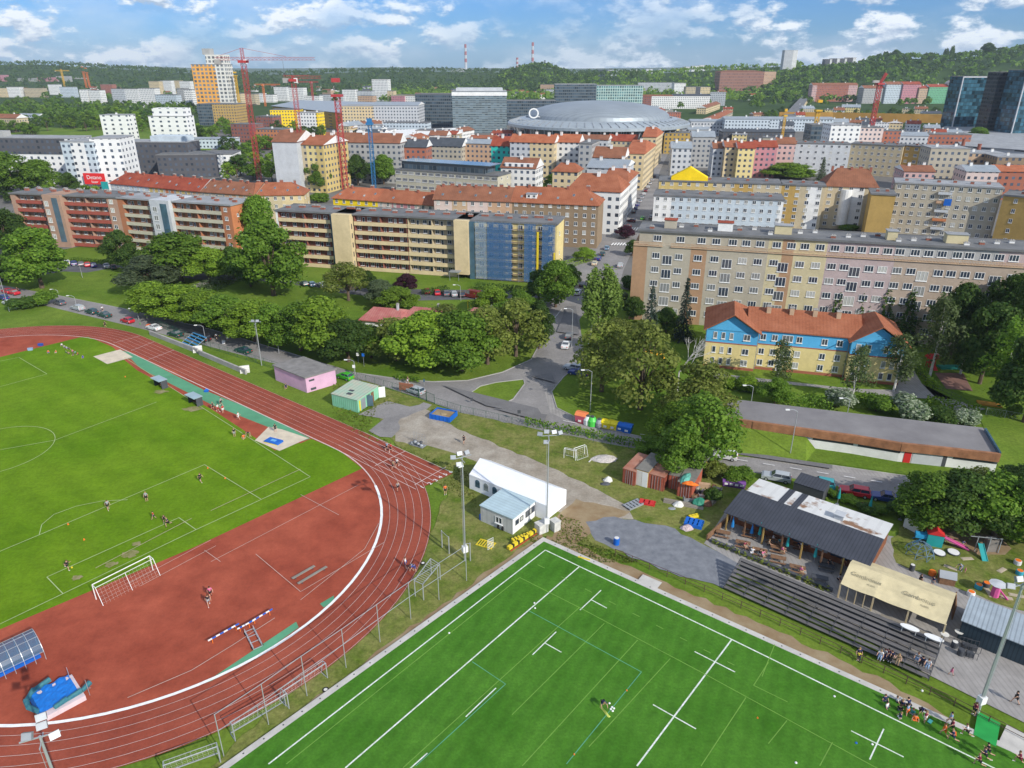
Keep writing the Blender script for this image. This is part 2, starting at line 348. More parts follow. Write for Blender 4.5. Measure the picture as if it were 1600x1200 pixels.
# lane numbers
def text(name,s,loc,rz,size,m,ex=.004,parent=None,tilt=0,align='CENTER'):
 cu = bpy.data.curves.new(name,'FONT'); cu.body = s; cu.size = size; cu.extrude = ex; cu.align_x = align; cu.align_y = 'CENTER'
 o = bpy.data.objects.new(name,cu); COL.objects.link(o)
 dg = bpy.context.evaluated_depsgraph_get(); me = bpy.data.meshes.new_from_object(o.evaluated_get(dg))
 bpy.data.objects.remove(o); me.name = name; me.materials.clear(); me.materials.append(m)
 o = bpy.data.objects.new(name,me); COL.objects.link(o); o.location = loc; o.rotation_euler = (tilt,0,rz)
 if parent is not None: o.parent = parent
 return o
for k,(u,v) in enumerate([(660,763),(672,757),(681,752),(688,747),(696,743),(704,739)]):
 p = P(u,v); text('lane_number',str(k + 1),(p.x,p.y,nz()),R(-38.4) + R(90),1.15,M['line'])['kind'] = 'structure'
# pitch markings of the natural pitch
WORN = mat('worn_turf',(.16,.17,.04),.95,.3,.8,.2,col2=(.3,.26,.14),fine=((4,.2),))
for (u,v,r_) in ((203,868,1.3),(302,640,1.8),(252,614,1.5),(215,852,.8),(640,0,0),(175,884,.9),(120,905,.7)):
 if r_: c_ = P(u,v); rg = random.Random(u); sheet('worn_patch',[tuple(c_ + Vector((math.cos(a) * r_ * rg.uniform(.5,1.3),math.sin(a) * r_ * rg.uniform(.4,.9),0))) for a in np.linspace(0,6.0,16)],0,WORN)
pm = MB()
PL = mat('faded_line',(.38,.46,.22),.9,.15)
def pline(a,b,wd=.11,z=.1,mb=pm): ribbon(mb,[tuple(P(*a)),tuple(P(*b))],wd,z)
for a,b in [((195,560),(320,641)),((320,641),(485,747)),((485,747),(300,833)),((300,833),(0,978)),((0,708),(245,630)),((85,690),(245,630)),
    ((320,728),(408,782)),((408,782),(248,812)),((320,728),(62,838)),((62,838),(0,864)),((248,812),(306,831)),((280,811),(74,904)),((280,811),(307,830)),((74,904),(99,930)),
    ((30,560),(74,586)),((74,586),(0,606)),((30,560),(0,566))][0:]:
 if (a,b) in (((408,782),(248,812)),((248,812),(306,831)),((0,708),(245,630))): continue
 pline(a,b)
cc_ = Vector((-90.0,109.4,0)); cpts = [(cc_.x + 9.15 * math.cos(t),cc_.y + 9.15 * math.sin(t)) for t in np.linspace(0,2 * math.pi,49)[:-1]]
ribbon(pm,cpts,.11,.1,0,True); ribbon(pm,[tuple(P(85,690)),(-101.0,104.0)],.11,.1)
pm2 = [(62,838),(66,822),(85,806),(120,793),(160,785),(200,783)]
ribbon(pm,[tuple(P(*q)) for q in pm2],.1,.1)
pm.build('pitch_markings',PL)['kind'] = 'structure'
tm = MB()
for a,b in [((150,890),(300,812)),((330,880),(560,760)),((330,800),(470,735)),((400,868),(470,927)),((470,775),(530,807)),((320,862),(345,880)),((200,915),(330,846)),((220,918),(338,855)),((470,927),(600,850)),((0,0),(0,0))]:
 if a != b: ribbon(tm,[tuple(P(*a)),tuple(P(*b))],.07,.092)
ribbon(tm,[tuple(P(*q)) for q in [(470,940),(520,900),(570,860),(592,820)]],.07,.093)
ribbon(tm,[tuple(P(*q)) for q in [(200,1093),(300,1050),(365,1010),(430,968)]],.08,.093)
tm.build('tartan_markings',mat('tartan_paint',(.55,.4,.34),.9,.15))['kind'] = 'structure'
# ---------------- artificial pitch
A0 = P(850,840); A1 = P(1640,1200)
ART = mat('artificial_turf',(.042,.142,.01),.95,.3,.16,.1,col2=(.072,.2,.02),det=6,fine=((3.2,.17),(.9,.1)),spec=.15)
def stripes(m,ang,per,f):
 n = m.node_tree.nodes; l = m.node_tree.links; b = n['Principled BSDF']; src = b.inputs['Base Color'].links[0].from_socket
 t = n.new('ShaderNodeTexCoord'); mp = n.new('ShaderNodeMapping'); mp.inputs['Rotation'].default_value = (0,0,-ang); l.new(t.outputs['Object'],mp.inputs[0])
 wv = n.new('ShaderNodeTexWave'); wv.bands_direction = 'X'; wv.inputs['Scale'].default_value = 1 / per / 3.2; wv.inputs['Distortion'].default_value = .9; wv.inputs['Detail'].default_value = 3
 l.new(mp.outputs[0],wv.inputs[0])
 r = n.new('ShaderNodeMapRange'); r.inputs[3].default_value = 1 - f; r.inputs[4].default_value = 1 + f; l.new(wv.outputs[0],r.inputs[0])
 h = n.new('ShaderNodeHueSaturation'); l.new(r.outputs[0],h.inputs['Value']); l.new(src,h.inputs['Color']); l.new(h.outputs[0],b.inputs['Base Color'])
stripes(ART,R(-26),1.5,.06)
stripes(PITCH,R(51.6),5.5,.05)
SWL,SWR = P(370,1200),P(1600,1190)
dL = (P(420,1150) - P(849,843)).normalized(); dR = (P(1520,1170) - P(850,862)).normalized()
c0 = P(849,845)
sheet('artificial_pitch',[tuple(c0),tuple(c0 + dR * 115),tuple(c0 + dR * 115 + dL * 75),tuple(c0 + dL * 75)],.08,ART)
ck = MB(); KW = .75
ribbon(ck,[tuple(c0 + dL * 75),tuple(c0 - dL * .3)],KW,.12); ribbon(ck,[tuple(c0 - dR * .3),tuple(c0 + dR * 56)],KW,.124)
ribbon(ck,[tuple(P(1000,905)),tuple(P(1030,918))],1.6,.128)
ribbon(ck,[tuple(P(1565,1150)),tuple(P(1640,1190))],3.4,.129)
ck.build('pitch_kerb',mat('kerb_concrete',(.5,.48,.44),.9,.15,.5))['kind'] = 'structure'
dr = MB()
for i in range(26):
 q = c0 + dL * (2 + i * 2.2); dr.disc((q.x - .05,q.y),.1,ZC[0],ZC[0] + .006,6)
for i in range(26):
 q = c0 + dR * (2 + i * 2.1); dr.disc((q.x,q.y),.1,ZC[0],ZC[0] + .006,6)
dr.build('kerb_drains',M['dgrey'])['kind'] = 'structure'
am = MB(); ay = MB()
for a,b in [((852,862),(420,1197)),((852,862),(1143,1002)),((1143,1002),(1590,1222)),((905,888),(540,1203)),((1143,1002),(995,1200))]: ribbon(am,[tuple(P(*a)),tuple(P(*b))],.16,.09)
for a,b in [((906,956),(939,925)),((924,940),(948,953)),((832,1026),(869,990)),((852,1008),(877,1022)),((1085,1021),(1148,1053)),((1020,1104),(1087,1142)),((728,1123),(775,1078)),
    ((1329,1145),(1411,1186)),((1380,1142),(1358,1190)),((640,1205),(668,1180))]: ribbon(am,[tuple(P(*a)),tuple(P(*b))],.13,.094)
for a,b in [((812,905),(448,1197)),((812,905),(905,952)),((905,952),(630,1203)),((905,952),(1104,1058)),((1104,1058),(1600,1330)),((944,977),(800,1120)),((996,1003),(816,1200)),((1047,1032),(920,1170)),
    ((1165,1093),(1095,1200)),((1229,1129),(1200,1165)),((1300,1163),(1280,1200)),((1177,1074),(1200,1038)),((1177,1074),(1230,1100)),((1210,1010),(1190,1060)),((1020,1104),(1020,1104))]:
 if a != b: ribbon(ay,[tuple(P(*a)),tuple(P(*b))],.09,.088)
for a,b in [((826,957),(1002,1053)),((1002,1053),(885,1197)),((738,1037),(790,1072)),((790,1072),(650,1200))]: ribbon(ay,[tuple(P(*a)),tuple(P(*b))],.09,.087,1)
for i in range(9): q = P(840 + 37 * i,885 + 19 * i); q2 = P(851 + 37 * i,890.5 + 19 * i); ribbon(ay,[tuple(q),tuple(q2)],.1,.0885)
am.build('turf_lines',mat('turf_paint',(.5,.6,.45),.9,.1,2,col2=(.78,.8,.76),fine=((9,.25),)))['kind'] = 'structure'
ay.build('turf_thin_lines',[mat('turf_yellow',(.16,.32,.05),.9,.15),mat('turf_cyan',(.1,.33,.18),.9,.15)])['kind'] = 'structure'
sheet('green_mat',[(1527,1115),(1562,1133),(1555,1170),(1520,1151)],.14,mat('mat_green',(.02,.3,.06),.8,.15))
# crossings and road paint
rp = MB()
for k in range(8): a = P(967 + k * 3.6,359); b = P(963 + k * 3.6,355); q = P(968 + 4.2 * k,361.5); r_ = P(972 + 4.2 * k,356.5); ribbon(rp,[tuple(q),tuple(r_)],.6,.045)
for k in range(8): q = P(955 + 4.4 * k,384.5); r_ = P(959 + 4.4 * k,380.5); ribbon(rp,[tuple(q),tuple(r_)],.6,.045)
for a,b in [((860,507),(878,484))] + [((700 + 60 * i,628 + 10.5 * i),(722 + 60 * i,632 + 10.5 * i)) for i in range(2,6)] + [((1150 + 42 * i,720 + 6.6 * i),(1168 + 42 * i,723 + 6.6 * i)) for i in range(8)]: ribbon(rp,[tuple(P(*a)),tuple(P(*b))],.12,.045)
kbm = MB()
for pts in ([(330,515),(450,551),(550,582),(620,592),(675,597),(730,595),(785,582),(830,562),(853,520)],[(737,613),(750,604),(775,598),(818,593),(820,600),(802,624),(790,630),(755,629),(741,622),(737,613)],[(862,612),(870,638),(925,665),(1010,685),(1130,703),(1260,722),(1420,745)],[(960,470),(925,510),(915,560),(880,590),(862,612)],[(70,458),(190,482),(330,515)]):
 q = [P(*a) for a in pts]
 for a,b in zip(q,q[1:]): kbm.bar(a + Vector((0,0,.06)),b + Vector((0,0,.06)),.13,0,4)
kbm.build('kerb',M['concrete'])['kind'] = 'structure'
for pts in ([(690,603),(760,636),(850,655),(840,640)],[(830,590),(868,600),(862,585)],[(870,520),(905,525),(900,480),(885,480)],[(1150,712),(1300,735),(1300,729),(1160,708)],[(250,510),(330,530),(335,524),(260,505)],[(770,640),(850,662),(855,650)]): sheet('asphalt_patch',pts,0,mat('asphalt_mended',(.165,.16,.16),.9,.15,.3,fine=((3,.12),)))
rp.build('road_markings',M['line'])['kind'] = 'structure'
# ------------------------------------------------------------ vegetation
RNG = np.random.default_rng(7)
def leafmat(name,c1,c2,tr=.45,val=.22):
 if name in MATS: return MATS[name]
 m = bpy.data.materials.new(name); MATS[name] = m; m.use_nodes = True; n = m.node_tree.nodes; l = m.node_tree.links
 b = n['Principled BSDF']; b.inputs['Roughness'].default_value = .6; b.inputs['Specular IOR Level'].default_value = .25
 ge = n.new('ShaderNodeNewGeometry'); mi = n.new('ShaderNodeMix'); mi.data_type = 'RGBA'; l.new(ge.outputs['Random Per Island'],mi.inputs[0])
 mi.inputs[6].default_value = (*c1,1); mi.inputs[7].default_value = (*c2,1)
 oi = n.new('ShaderNodeObjectInfo'); hs = n.new('ShaderNodeHueSaturation'); r = n.new('ShaderNodeMapRange')
 r.inputs[3].default_value = 1 - val; r.inputs[4].default_value = 1 + val; l.new(oi.outputs['Random'],r.inputs[0]); l.new(r.outputs[0],hs.inputs['Value'])
 l.new(mi.outputs[2],hs.inputs['Color']); l.new(hs.outputs[0],b.inputs['Base Color'])
 t = n.new('ShaderNodeBsdfTranslucent'); l.new(hs.outputs[0],t.inputs[0]); ms = n.new('ShaderNodeMixShader'); ms.inputs[0].default_value = tr
 l.new(b.outputs[0],ms.inputs[1]); l.new(t.outputs[0],ms.inputs[2]); l.new(ms.outputs[0],n['Material Output'].inputs[0])
 return m
LEAF = dict(
 green=leafmat('leaf_green',(.08,.17,.014),(.2,.33,.035)),bright=leafmat('leaf_bright',(.12,.22,.015),(.28,.42,.04)),
 dark=leafmat('leaf_dark',(.04,.1,.014),(.11,.18,.03)),olive=leafmat('leaf_olive',(.11,.15,.02),(.25,.29,.06)),
 poplar=leafmat('leaf_poplar',(.12,.2,.03),(.24,.34,.07)),grey=leafmat('leaf_grey_green',(.07,.11,.05),(.15,.19,.09)),
 spruce=leafmat('needle',(.02,.045,.03),(.07,.1,.075)),purple=leafmat('leaf_purple',(.045,.012,.025),(.1,.03,.05)),
 birch=leafmat('leaf_birch',(.07,.11,.03),(.15,.2,.07)),white=leafmat('blossom',(.05,.13,.02),(.62,.68,.5)))
BARK = mat('bark',(.12,.085,.06),.9,.3,3); BIRCHB = mat('birch_bark',(.55,.53,.5),.8,.3,4)
def quads(name,C,Nn,S,m,asp=1.0,loc=None):
 """a cloud of small leaf faces: centres, normals, sizes"""
 n = len(C); t = RNG.normal(size=(n,3)); u = np.cross(Nn,t); u /= np.linalg.norm(u,axis=1)[:,None] + 1e-9
 v = np.cross(Nn,u); v /= np.linalg.norm(v,axis=1)[:,None] + 1e-9
 S = np.asarray(S)[:,None] if np.ndim(S) else S
 u = u * S * .5; v = v * S * .5 * asp
 j = RNG.uniform(.6,1.3,size=(n,4,1))
 V = np.empty((n,4,3)); V[:,0] = C - u * j[:,0]; V[:,1] = C - v * j[:,1]; V[:,2] = C + u * j[:,2]; V[:,3] = C + v * j[:,3]
 me = bpy.data.meshes.new(name); me.vertices.add(n * 4); me.vertices.foreach_set('co',V.ravel())
 me.loops.add(n * 4); me.loops.foreach_set('vertex_index',np.arange(n * 4,dtype=np.int32))
 me.polygons.add(n); me.polygons.foreach_set('loop_start',np.arange(0,n * 4,4,dtype=np.int32)); me.polygons.foreach_set('loop_total',np.full(n,4,np.int32))
 me.update(calc_edges=True); me.validate(); me.materials.append(m); return me
def unit(n): a = RNG.normal(size=(n,3)); return a / np.linalg.norm(a,axis=1)[:,None]
def crown_pts(lobes,per,flat=.85):
 C = []; Nn = []
 for (c,r) in lobes:
  k = max(8,int(per * r[0] * r[2])); d = unit(k); d[:,2] = np.abs(d[:,2]) * np.where(RNG.random(k) < .75,1,-.7)
  rad = RNG.uniform(.7,1.08,size=(k,1)) * np.where(RNG.random((k,1)) < .1,RNG.uniform(1,1.4,(k,1)),1); C.append(np.array(c) + d * np.array(r) * rad)
  nn = d + RNG.normal(size=(k,3)) * .55; nn[:,2] += .35; Nn.append(nn / np.linalg.norm(nn,axis=1)[:,None])
 return np.vstack(C),np.vstack(Nn)
def limbs(mb,lobes,z0,r0,h):
 mb.bar((0,0,0),(0,0,z0),r0,0,7,r0 * .75); mb.bar((0,0,z0),(0,0,h * .75),r0 * .75,0,6,r0 * .2)
 for c,r in lobes:
  mb.bar((0,0,z0 * RNG.uniform(.85,1.5)),(c[0] * .8,c[1] * .8,c[2]),r0 * .35,0,5,r0 * .1)
def make_proto(kind,seed):
 """unit tree: height 1, crown width 1 (scaled later)"""
 global RNG
 RNG = np.random.default_rng(seed); rn = RNG; lobes = []; tb = MB(); cmesh = None
 H = 10.0
 if kind in ('round','sparse','far'):
  nl = {'round': 15,'sparse': 13,'far': 9}[kind]
  for i in range(nl):
   a = i * 2.4 + rn.uniform(-.5,.5); t = (i + .5) / nl; zz = 2.6 + 6.0 * t; rr = 3.3 * math.sin(math.pi * min(1,.28 + .62 * t)) * rn.uniform(.55,1.05)
   s = rn.uniform(1.15,1.9) * (1.15 - .35 * t); lobes.append(((rr * math.cos(a),rr * math.sin(a),zz),(s,s,s * .82)))
  lobes.append(((0,0,8.6),(1.5,1.5,1.2)))
  C,Nn = crown_pts(lobes,{'round': 330,'sparse': 150,'far': 60}[kind])
  S = rn.uniform(.2,.48,size=len(C)) * (1 if kind != 'far' else 1.9); limbs(tb,lobes,2.0,.28,H)
 elif kind == 'poplar':
  for i in range(26):
   st = -1.15 if i % 2 else 1.25; t = (i // 2 + .5) / 13; a = rn.uniform(0,6.28); rr = rn.uniform(.1,.6)
   s = 1.35 * math.sin(math.pi * min(1,.16 + .8 * t)) + .25; lobes.append(((st * (1 - .3 * t) + rr * math.cos(a),rr * math.sin(a),1.2 + (8.2 if i % 2 else 8.7) * t),(s * .8,s * .8,s * 1.1)))
  C,Nn = crown_pts(lobes,170); S = rn.uniform(.22,.45,size=len(C)); tb.bar((-.3,0,0),(-1,0,8),.25,0,6,.05); tb.bar((.3,0,0),(1,0,8.5),.25,0,6,.05)
 elif kind == 'spruce':
  Cs = []; Ns = []
  for z in np.arange(1.0,9.8,.42):
   r = 3.4 * (1 - (z / 10.2)) ** .85 * rn.uniform(.82,1.12); nb = max(6,int(13 * (1 - z / 11)))
   for b in range(nb):
    a = 6.28 * b / nb + rn.uniform(-.2,.2); k = int(9 + r * 9); t = rn.uniform(.12,1,size=k) ** .7; ln = r * rn.uniform(.75,1.1)
    Cs.append(np.c_[np.cos(a) * t * ln + rn.normal(size=k) * .13,np.sin(a) * t * ln + rn.normal(size=k) * .13,z - t * ln * .32 + rn.normal(size=k) * .09])
    Ns.append(np.c_[np.cos(a) * .5 + rn.normal(size=k) * .35,np.sin(a) * .5 + rn.normal(size=k) * .35,np.ones(k)])
  C = np.vstack(Cs); Nn = np.vstack(Ns); Nn /= np.linalg.norm(Nn,axis=1)[:,None]; S = rn.uniform(.2,.42,size=len(C)); tb.bar((0,0,0),(0,0,10),.22,0,6,.03)
 elif kind == 'birch':
  for i in range(16):
   a = rn.uniform(0,6.28); t = (i + .5) / 16; rr = rn.uniform(.6,2.8) * math.sin(math.pi * min(1,.25 + .7 * t))
   lobes.append(((rr * math.cos(a),rr * math.sin(a),2.8 + 6.4 * t),(rn.uniform(.7,1.2),rn.uniform(.7,1.2),rn.uniform(1.1,1.8))))
  C,Nn = crown_pts(lobes,95); S = rn.uniform(.18,.42,size=len(C)); limbs(tb,lobes[::2],2.6,.18,H)
 elif kind == 'bush':
  for i in range(9):
   a = i * 2.4; rr = rn.uniform(.4,3.0); s = rn.uniform(1.8,2.6); lobes.append(((rr * math.cos(a),rr * math.sin(a),rn.uniform(2.6,6.6)),(s,s,s * 1.25)))
  C,Nn = crown_pts(lobes,110); S = rn.uniform(.5,1.0,size=len(C)); C[:,2] = np.maximum(C[:,2],.1); tb.bar((0,0,0),(0,0,5),.25,0,5,.1)
 elif kind == 'bare':
  def br(p,d,ln,r,k):
   q = p + d * ln; tb.bar(p,q,r,0,5,r * .6)
   if k == 0: return
   for _ in range(3 if k > 1 else 4):
    dd = (d + Vector(rn.normal(size=3)) * .42 + Vector((0,0,.1))).normalized(); br(q,dd,ln * rn.uniform(.6,.8),r * .55,k - 1)
  br(Vector((0,0,0)),Vector((0,0,1)),3.4,.2,4); return None,tb.data('trunk',BIRCHB)
 C[:,0] *= 1.0; cm = quads('crown',C,Nn,S,LEAF['green']); return cm,tb.data('trunk',BARK)
PROT = {}
for kd,sd_ in (('round',1),('round',2),('round',3),('round',4),('sparse',5),('sparse',6),('sparse',16),('poplar',7),('spruce',8),('spruce',9),('birch',10),('birch',11),('bush',12),('bush',13),('bare',14),('far',15),('far',17),('far',18)):
 PROT.setdefault(kd,[]).append(make_proto(kd,sd_))
RNG = np.random.default_rng(77); rnd = random.Random(5)
NMK = dict(round='deciduous_tree',sparse='deciduous_tree',far='distant_tree',poplar='poplar_tree',spruce='spruce_tree',birch='birch_tree',bush='bush',bare='bare_tree')
CATK = dict(bush='bush')
LBL = {}
def plant(kind,colour,loc,h,wd,label,group=None,idx=None,rz=None):
 """a tree of height h and crown width wd: Empty > trunk, crown"""
 pr = PROT[kind]; k = rnd.randrange(len(pr)) if idx is None else idx % len(pr); cm,tm_ = pr[k]
 t = thing(NMK[kind],label,CATK.get(kind,'tree'),loc,0,group)
 base = dict(poplar=4.4,spruce=6.8,birch=6.6,bush=8.5,bare=6.0).get(kind,7.6)
 t.rotation_euler = (0,0,rnd.uniform(0,6.28) if rz is None else rz); t.scale = (wd / base,wd / base,h / 10.0)
 if cm:
  c = link('crown',cm,t); slot(c,0,LEAF[colour])
 if True:
  tr = link('trunk' if kind != 'bush' else 'stem',tm_,t)
  if kind in ('birch',): slot(tr,0,BIRCHB)
 return t
def treepx(u,vb,vt,wpx,kind,colour,label,group=None,idx=None,rz=None):
 p = P(u,vb); h = max(.8,HT(u,vb,vt)); return plant(kind,colour,p,h,wpx * MPP(p),label,group,idx,rz)
TREES = [
 # u, base v, top v, crown width px, kind, colour, label
 (66,450,353,80,'round','green','tall round green tree before the red banded gallery block, beside the row of parked cars'),
 (14,398,325,55,'round','dark','dark green tree at the far west end of the red banded gallery block'),
 (66,300,248,50,'round','green','cone shaped green tree in front of the black and white hospital, between two others'),
 (18,308,236,62,'round','green','tallest green tree before the white lower storeys of the hospital'),
 (112,298,268,26,'round','dark','small dark tree just beside the red billboard'),
 (8,436,398,52,'round','dark','low dark tree at the picture edge above the street with parked cars'),
 (40,482,462,34,'bush','dark','dark bush beside the red parked cars on the street corner'),
 (68,478,455,30,'bush','green','lighter bush behind the first dark car parked along the street'),
 (196,425,358,44,'round','dark','narrow dark tree hiding the joint of the two gallery blocks'),
 (238,452,398,78,'round','grey','pale grey green tree in the group on the lawn before the orange block'),
 (284,440,362,95,'round','green','large round tree before the orange gallery block, tallest of the lawn group'),
 (328,442,385,60,'round','bright','light green tree at the right side of the lawn group by the orange block'),
 (366,436,384,36,'round','dark','small dark tree at the corner of the orange gallery block'),
 (412,400,303,52,'round','green','upright green tree rising between the orange block and the yellow block'),
 (428,462,343,98,'round','green','biggest round tree, standing before the left end of the yellow gallery block'),
 (392,448,398,46,'round','dark','dark tree tucked behind the clipped hedge on the lawn'),
 (238,492,440,70,'round','bright','first small bright tree of the row along the street, at its upper end'),
 (280,502,444,76,'round','bright','second small bright tree of the row along the street, by the footpath'),
 (318,512,452,72,'round','bright','third small bright tree of the street row, behind the white car'),
 (356,520,461,74,'round','green','fourth small tree of the street row, behind the blue bleachers'),
 (398,534,468,78,'round','bright','fifth small tree of the street row, beside the tall white lamp mast'),
 (430,540,474,66,'round','green','sixth small tree of the street row, next to the dense grove'),
 (470,548,472,76,'round','green','tree at the left end of the dense grove above the pink hut'),
 (505,556,462,96,'round','bright','big bright tree of the grove, left of the pink roofed nursery'),
 (545,565,498,84,'round','dark','dark round tree of the grove, above the green container hut'),
 (580,559,508,70,'round','green','mid green tree of the grove, below the white walled nursery'),
 (620,563,496,92,'sparse','olive','olive green thin leaved tree in the grove below the nursery roof'),
 (668,571,484,104,'round','bright','bright tree in the middle of the grove by the grass verge'),
 (722,579,484,104,'round','green','tall green tree at the front of the grove near the traffic island'),
 (700,547,474,80,'sparse','olive','olive tree behind the tall ones in the middle of the grove'),
 (762,569,476,90,'sparse','olive','yellowish loose tree in the right half of the grove'),
 (806,557,464,92,'sparse','olive','tall olive tree nearly last in the grove, beside the road'),
 (842,545,468,46,'round','dark','dark tree at the grove end, branches hanging over the road'),
 (790,538,470,60,'round','green','green tree at the back of the grove beside the yellow play frame'),
 (770,492,446,54,'round','bright','light green tree between the car park hedge and the pink roofs'),
 (812,498,452,46,'round','green','green tree behind the car park hedge near the scaffolding'),
 (545,470,408,72,'sparse','olive','loose brownish green tree before the stair tower of the yellow block'),
 (594,478,436,44,'round','grey','blue green rounded shrub tree before the yellow block'),
 (624,486,448,60,'round','bright','light green rounded tree above the red roof of the nursery'),
 (636,458,427,34,'round','purple','purple leaved small tree in front of the yellow block'),
 (577,456,422,24,'round','dark','small dark green tree near the stair tower of the yellow block'),
 (868,480,405,66,'round','green','bushy green tree right beside the scaffolded end of the yellow block'),
 (842,470,420,40,'round','dark','dark green tree in front of the scaffold corner'),
 (890,452,412,34,'round','green','small tree behind the bushy one by the scaffold, on the avenue'),
 (913,408,386,32,'round','bright','low round tree at the corner of the brown apartment block'),
 (938,516,414,50,'poplar','poplar','twin stemmed columnar poplar beside the avenue',None,0,0),
 (1014,534,442,40,'spruce','spruce','grey green spruce to the left of the pair behind the sycamore'),
 (1066,532,430,40,'spruce','spruce','taller blue grey spruce before the long beige block'),
 (990,500,462,40,'round','dark','dark tree at the foot of the beige block corner'),
 (1040,520,480,44,'round','dark','dark tree between the two spruces'),
 (940,612,500,100,'sparse','olive','big olive sycamore standing by the avenue junction'),
 (1000,640,498,118,'sparse','olive','biggest olive sycamore, behind the recycling containers'),
 (968,560,498,70,'sparse','olive','olive tree behind the junction sycamores, below the poplar'),
 (1092,660,562,104,'sparse','olive','olive tree at the end of the grey parking deck'),
 (1058,612,520,52,'bare','green','leafless pale tree beside the yellow and blue school'),
 (1056,688,628,76,'round','bright','bright green tree behind the rusty containers'),
 (1092,732,618,112,'sparse','green','large green drooping tree above the rusty containers'),
 (1018,716,682,52,'round','green','low green tree at the pavement end beside the rusty containers'),
 (1060,745,668,70,'round','green','mid green tree leaning over the grey roofed sheds'),
 (1298,524,442,46,'spruce','dark','first dark conifer standing before the pink bay of the long block'),
 (1338,526,424,50,'spruce','dark','tallest dark conifer before the pink bay of the long block'),
 (1372,530,432,50,'spruce','dark','third dark conifer before the long beige block'),
 (1408,534,446,56,'spruce','dark','dark conifer behind the roof end of the school'),
 (1234,500,452,18,'spruce','dark','tiny conifer in front of the yellow bays of the long block'),
 (1462,530,430,50,'spruce','grey','greyish conifer at the edge of the wood beside the long block'),
 (1212,606,532,48,'birch','birch','birch in front of the school entrance'),
 (1330,628,540,56,'birch','birch','middle birch standing before the right wing of the school'),
 (1396,612,524,66,'birch','birch','drooping birch at the right corner of the school'),
 (1210,632,590,42,'round','green','dense low tree behind the parking deck under the entrance birch'),
 (1168,610,588,30,'bush','bright','round clipped bush before the left wing of the school'),
 (1140,606,588,22,'bush','bright','smaller clipped bush near the corner of the school'),
 (1306,636,606,46,'bush','white','big round shrub with white blossom at the middle of the parking deck'),
 (1424,656,622,50,'bush','white','widest white blossoming shrub behind the parking deck'),
 (1505,662,638,30,'bush','white','small white blossoming shrub at the right end of the parking deck'),
 (1368,642,616,40,'bush','green','green shrub between the two white blossoming ones'),
 (1470,660,636,36,'bush','dark','dark shrub beside the smallest blossoming one'),
 (1584,648,632,18,'bush','bright','little round bright tree on the far lawn by the fence'),
 (1452,590,462,72,'birch','birch','tall birch at the edge of the wood by the red play tower'),
 (1484,560,440,64,'round','dark','dark tall tree behind the red play tower'),
 (1530,600,470,74,'round','dark','dark tree in the wood behind the reddish court'),
 (1560,560,425,72,'round','dark','high dark tree of the wood at the picture edge'),
 (1598,590,415,80,'round','dark','highest tree of the right hand wood, cut by the picture edge'),
 (1500,585,500,60,'birch','birch','thin birch in the wood between the dark trees'),
 (1560,630,500,80,'birch','green','broad birch with bare twigs above the ochre play area'),
 (1600,660,520,90,'round','dark','low spreading dark tree at the picture edge by the lawn fence'),
 (1515,530,440,50,'birch','birch','slender birch next to the end of the long block'),
 (1440,530,470,50,'round','dark','dark tree behind the drooping birch of the school'),
 (1404,806,782,34,'round','dark','low tree between the pub garden and the blue parked car'),
 (1440,822,742,84,'round','green','bushy tree at the left end of the thicket by the play garden'),
 (1496,830,740,92,'round','dark','dark bushy tree in the thicket above the climbing frame'),
 (1552,838,742,96,'round','green','broad green tree in the thicket above the wooden swing'),
 (1606,846,725,100,'round','dark','dark tree ending the thicket at the picture edge'),
 (1520,795,735,80,'sparse','olive','yellow green tree at the back of the thicket near the retaining building'),
 (1590,800,732,80,'round','dark','dark tree at the back of the thicket'),
 (1150,752,730,40,'bush','green','green bush above the purple bins'),
 (1118,745,722,34,'bush','olive','olive bush between the sheds and the purple bins'),
 (1302,776,766,20,'bush','green','shrub growing behind the white panelled roof'),
 (1326,786,776,22,'bush','bright','small shrub before the red estate car'),
 (1368,802,790,26,'bush','green','shrub between the closed green parasols of the garden'),
 (1352,800,786,22,'bush','dark','dark shrub by the guests behind the pub'),
 (1110,785,762,26,'bush','dark','bush growing among the junk behind the short container'),
 (978,372,352,26,'round','purple','brownish tree at the crossing by the long beige block'),
 (988,400,374,24,'round','dark','dark street tree along the wall of the beige block'),
 (984,452,432,28,'bush','dark','dark shrub below the beige block corner'),
 (972,470,455,20,'bush','grey','pale shrub on the avenue pavement by the poplar'),
 (868,300,270,40,'round','green','green courtyard tree behind the red roofed brown block'),
 (655,334,314,50,'round','dark','dark tree in the yard between the yellow block and the red roofs'),
 (500,300,245,34,'round','green','green tree beside the yellow and green striped house'),
 (560,290,240,36,'round','dark','dark tree between the two red cranes masts in the courtyard'),
 (600,288,240,40,'round','green','green tree beside the blue crane'),
 (520,285,250,26,'round','bright','small bright tree by the thickest red crane mast'),
 (1268,262,234,28,'round','green','green courtyard tree before the pale grey apartment row'),
 (1232,280,254,70,'round','bright','wide bright green tree behind the yellow flat roofed block'),
 (1166,270,244,28,'round','bright','bright green tree before the pink and yellow town houses'),
 (1357,262,235,28,'round','bright','round green tree before the ochre apartment row'),
 (1282,285,244,22,'spruce','grey','grey conifer in the courtyard before the pale apartment row'),
 (1526,220,198,26,'round','green','lone tree at the foot of the dark glass towers'),
 (1322,360,350,26,'bush','green','round bush in front of the curved bay house'),
 (498,316,300,26,'bush','green','green bush behind the roof of the yellow block, by a white van'),
 (1128,398,384,0,'bush','green','')]
for t in TREES:
 if t[3]: treepx(*t)
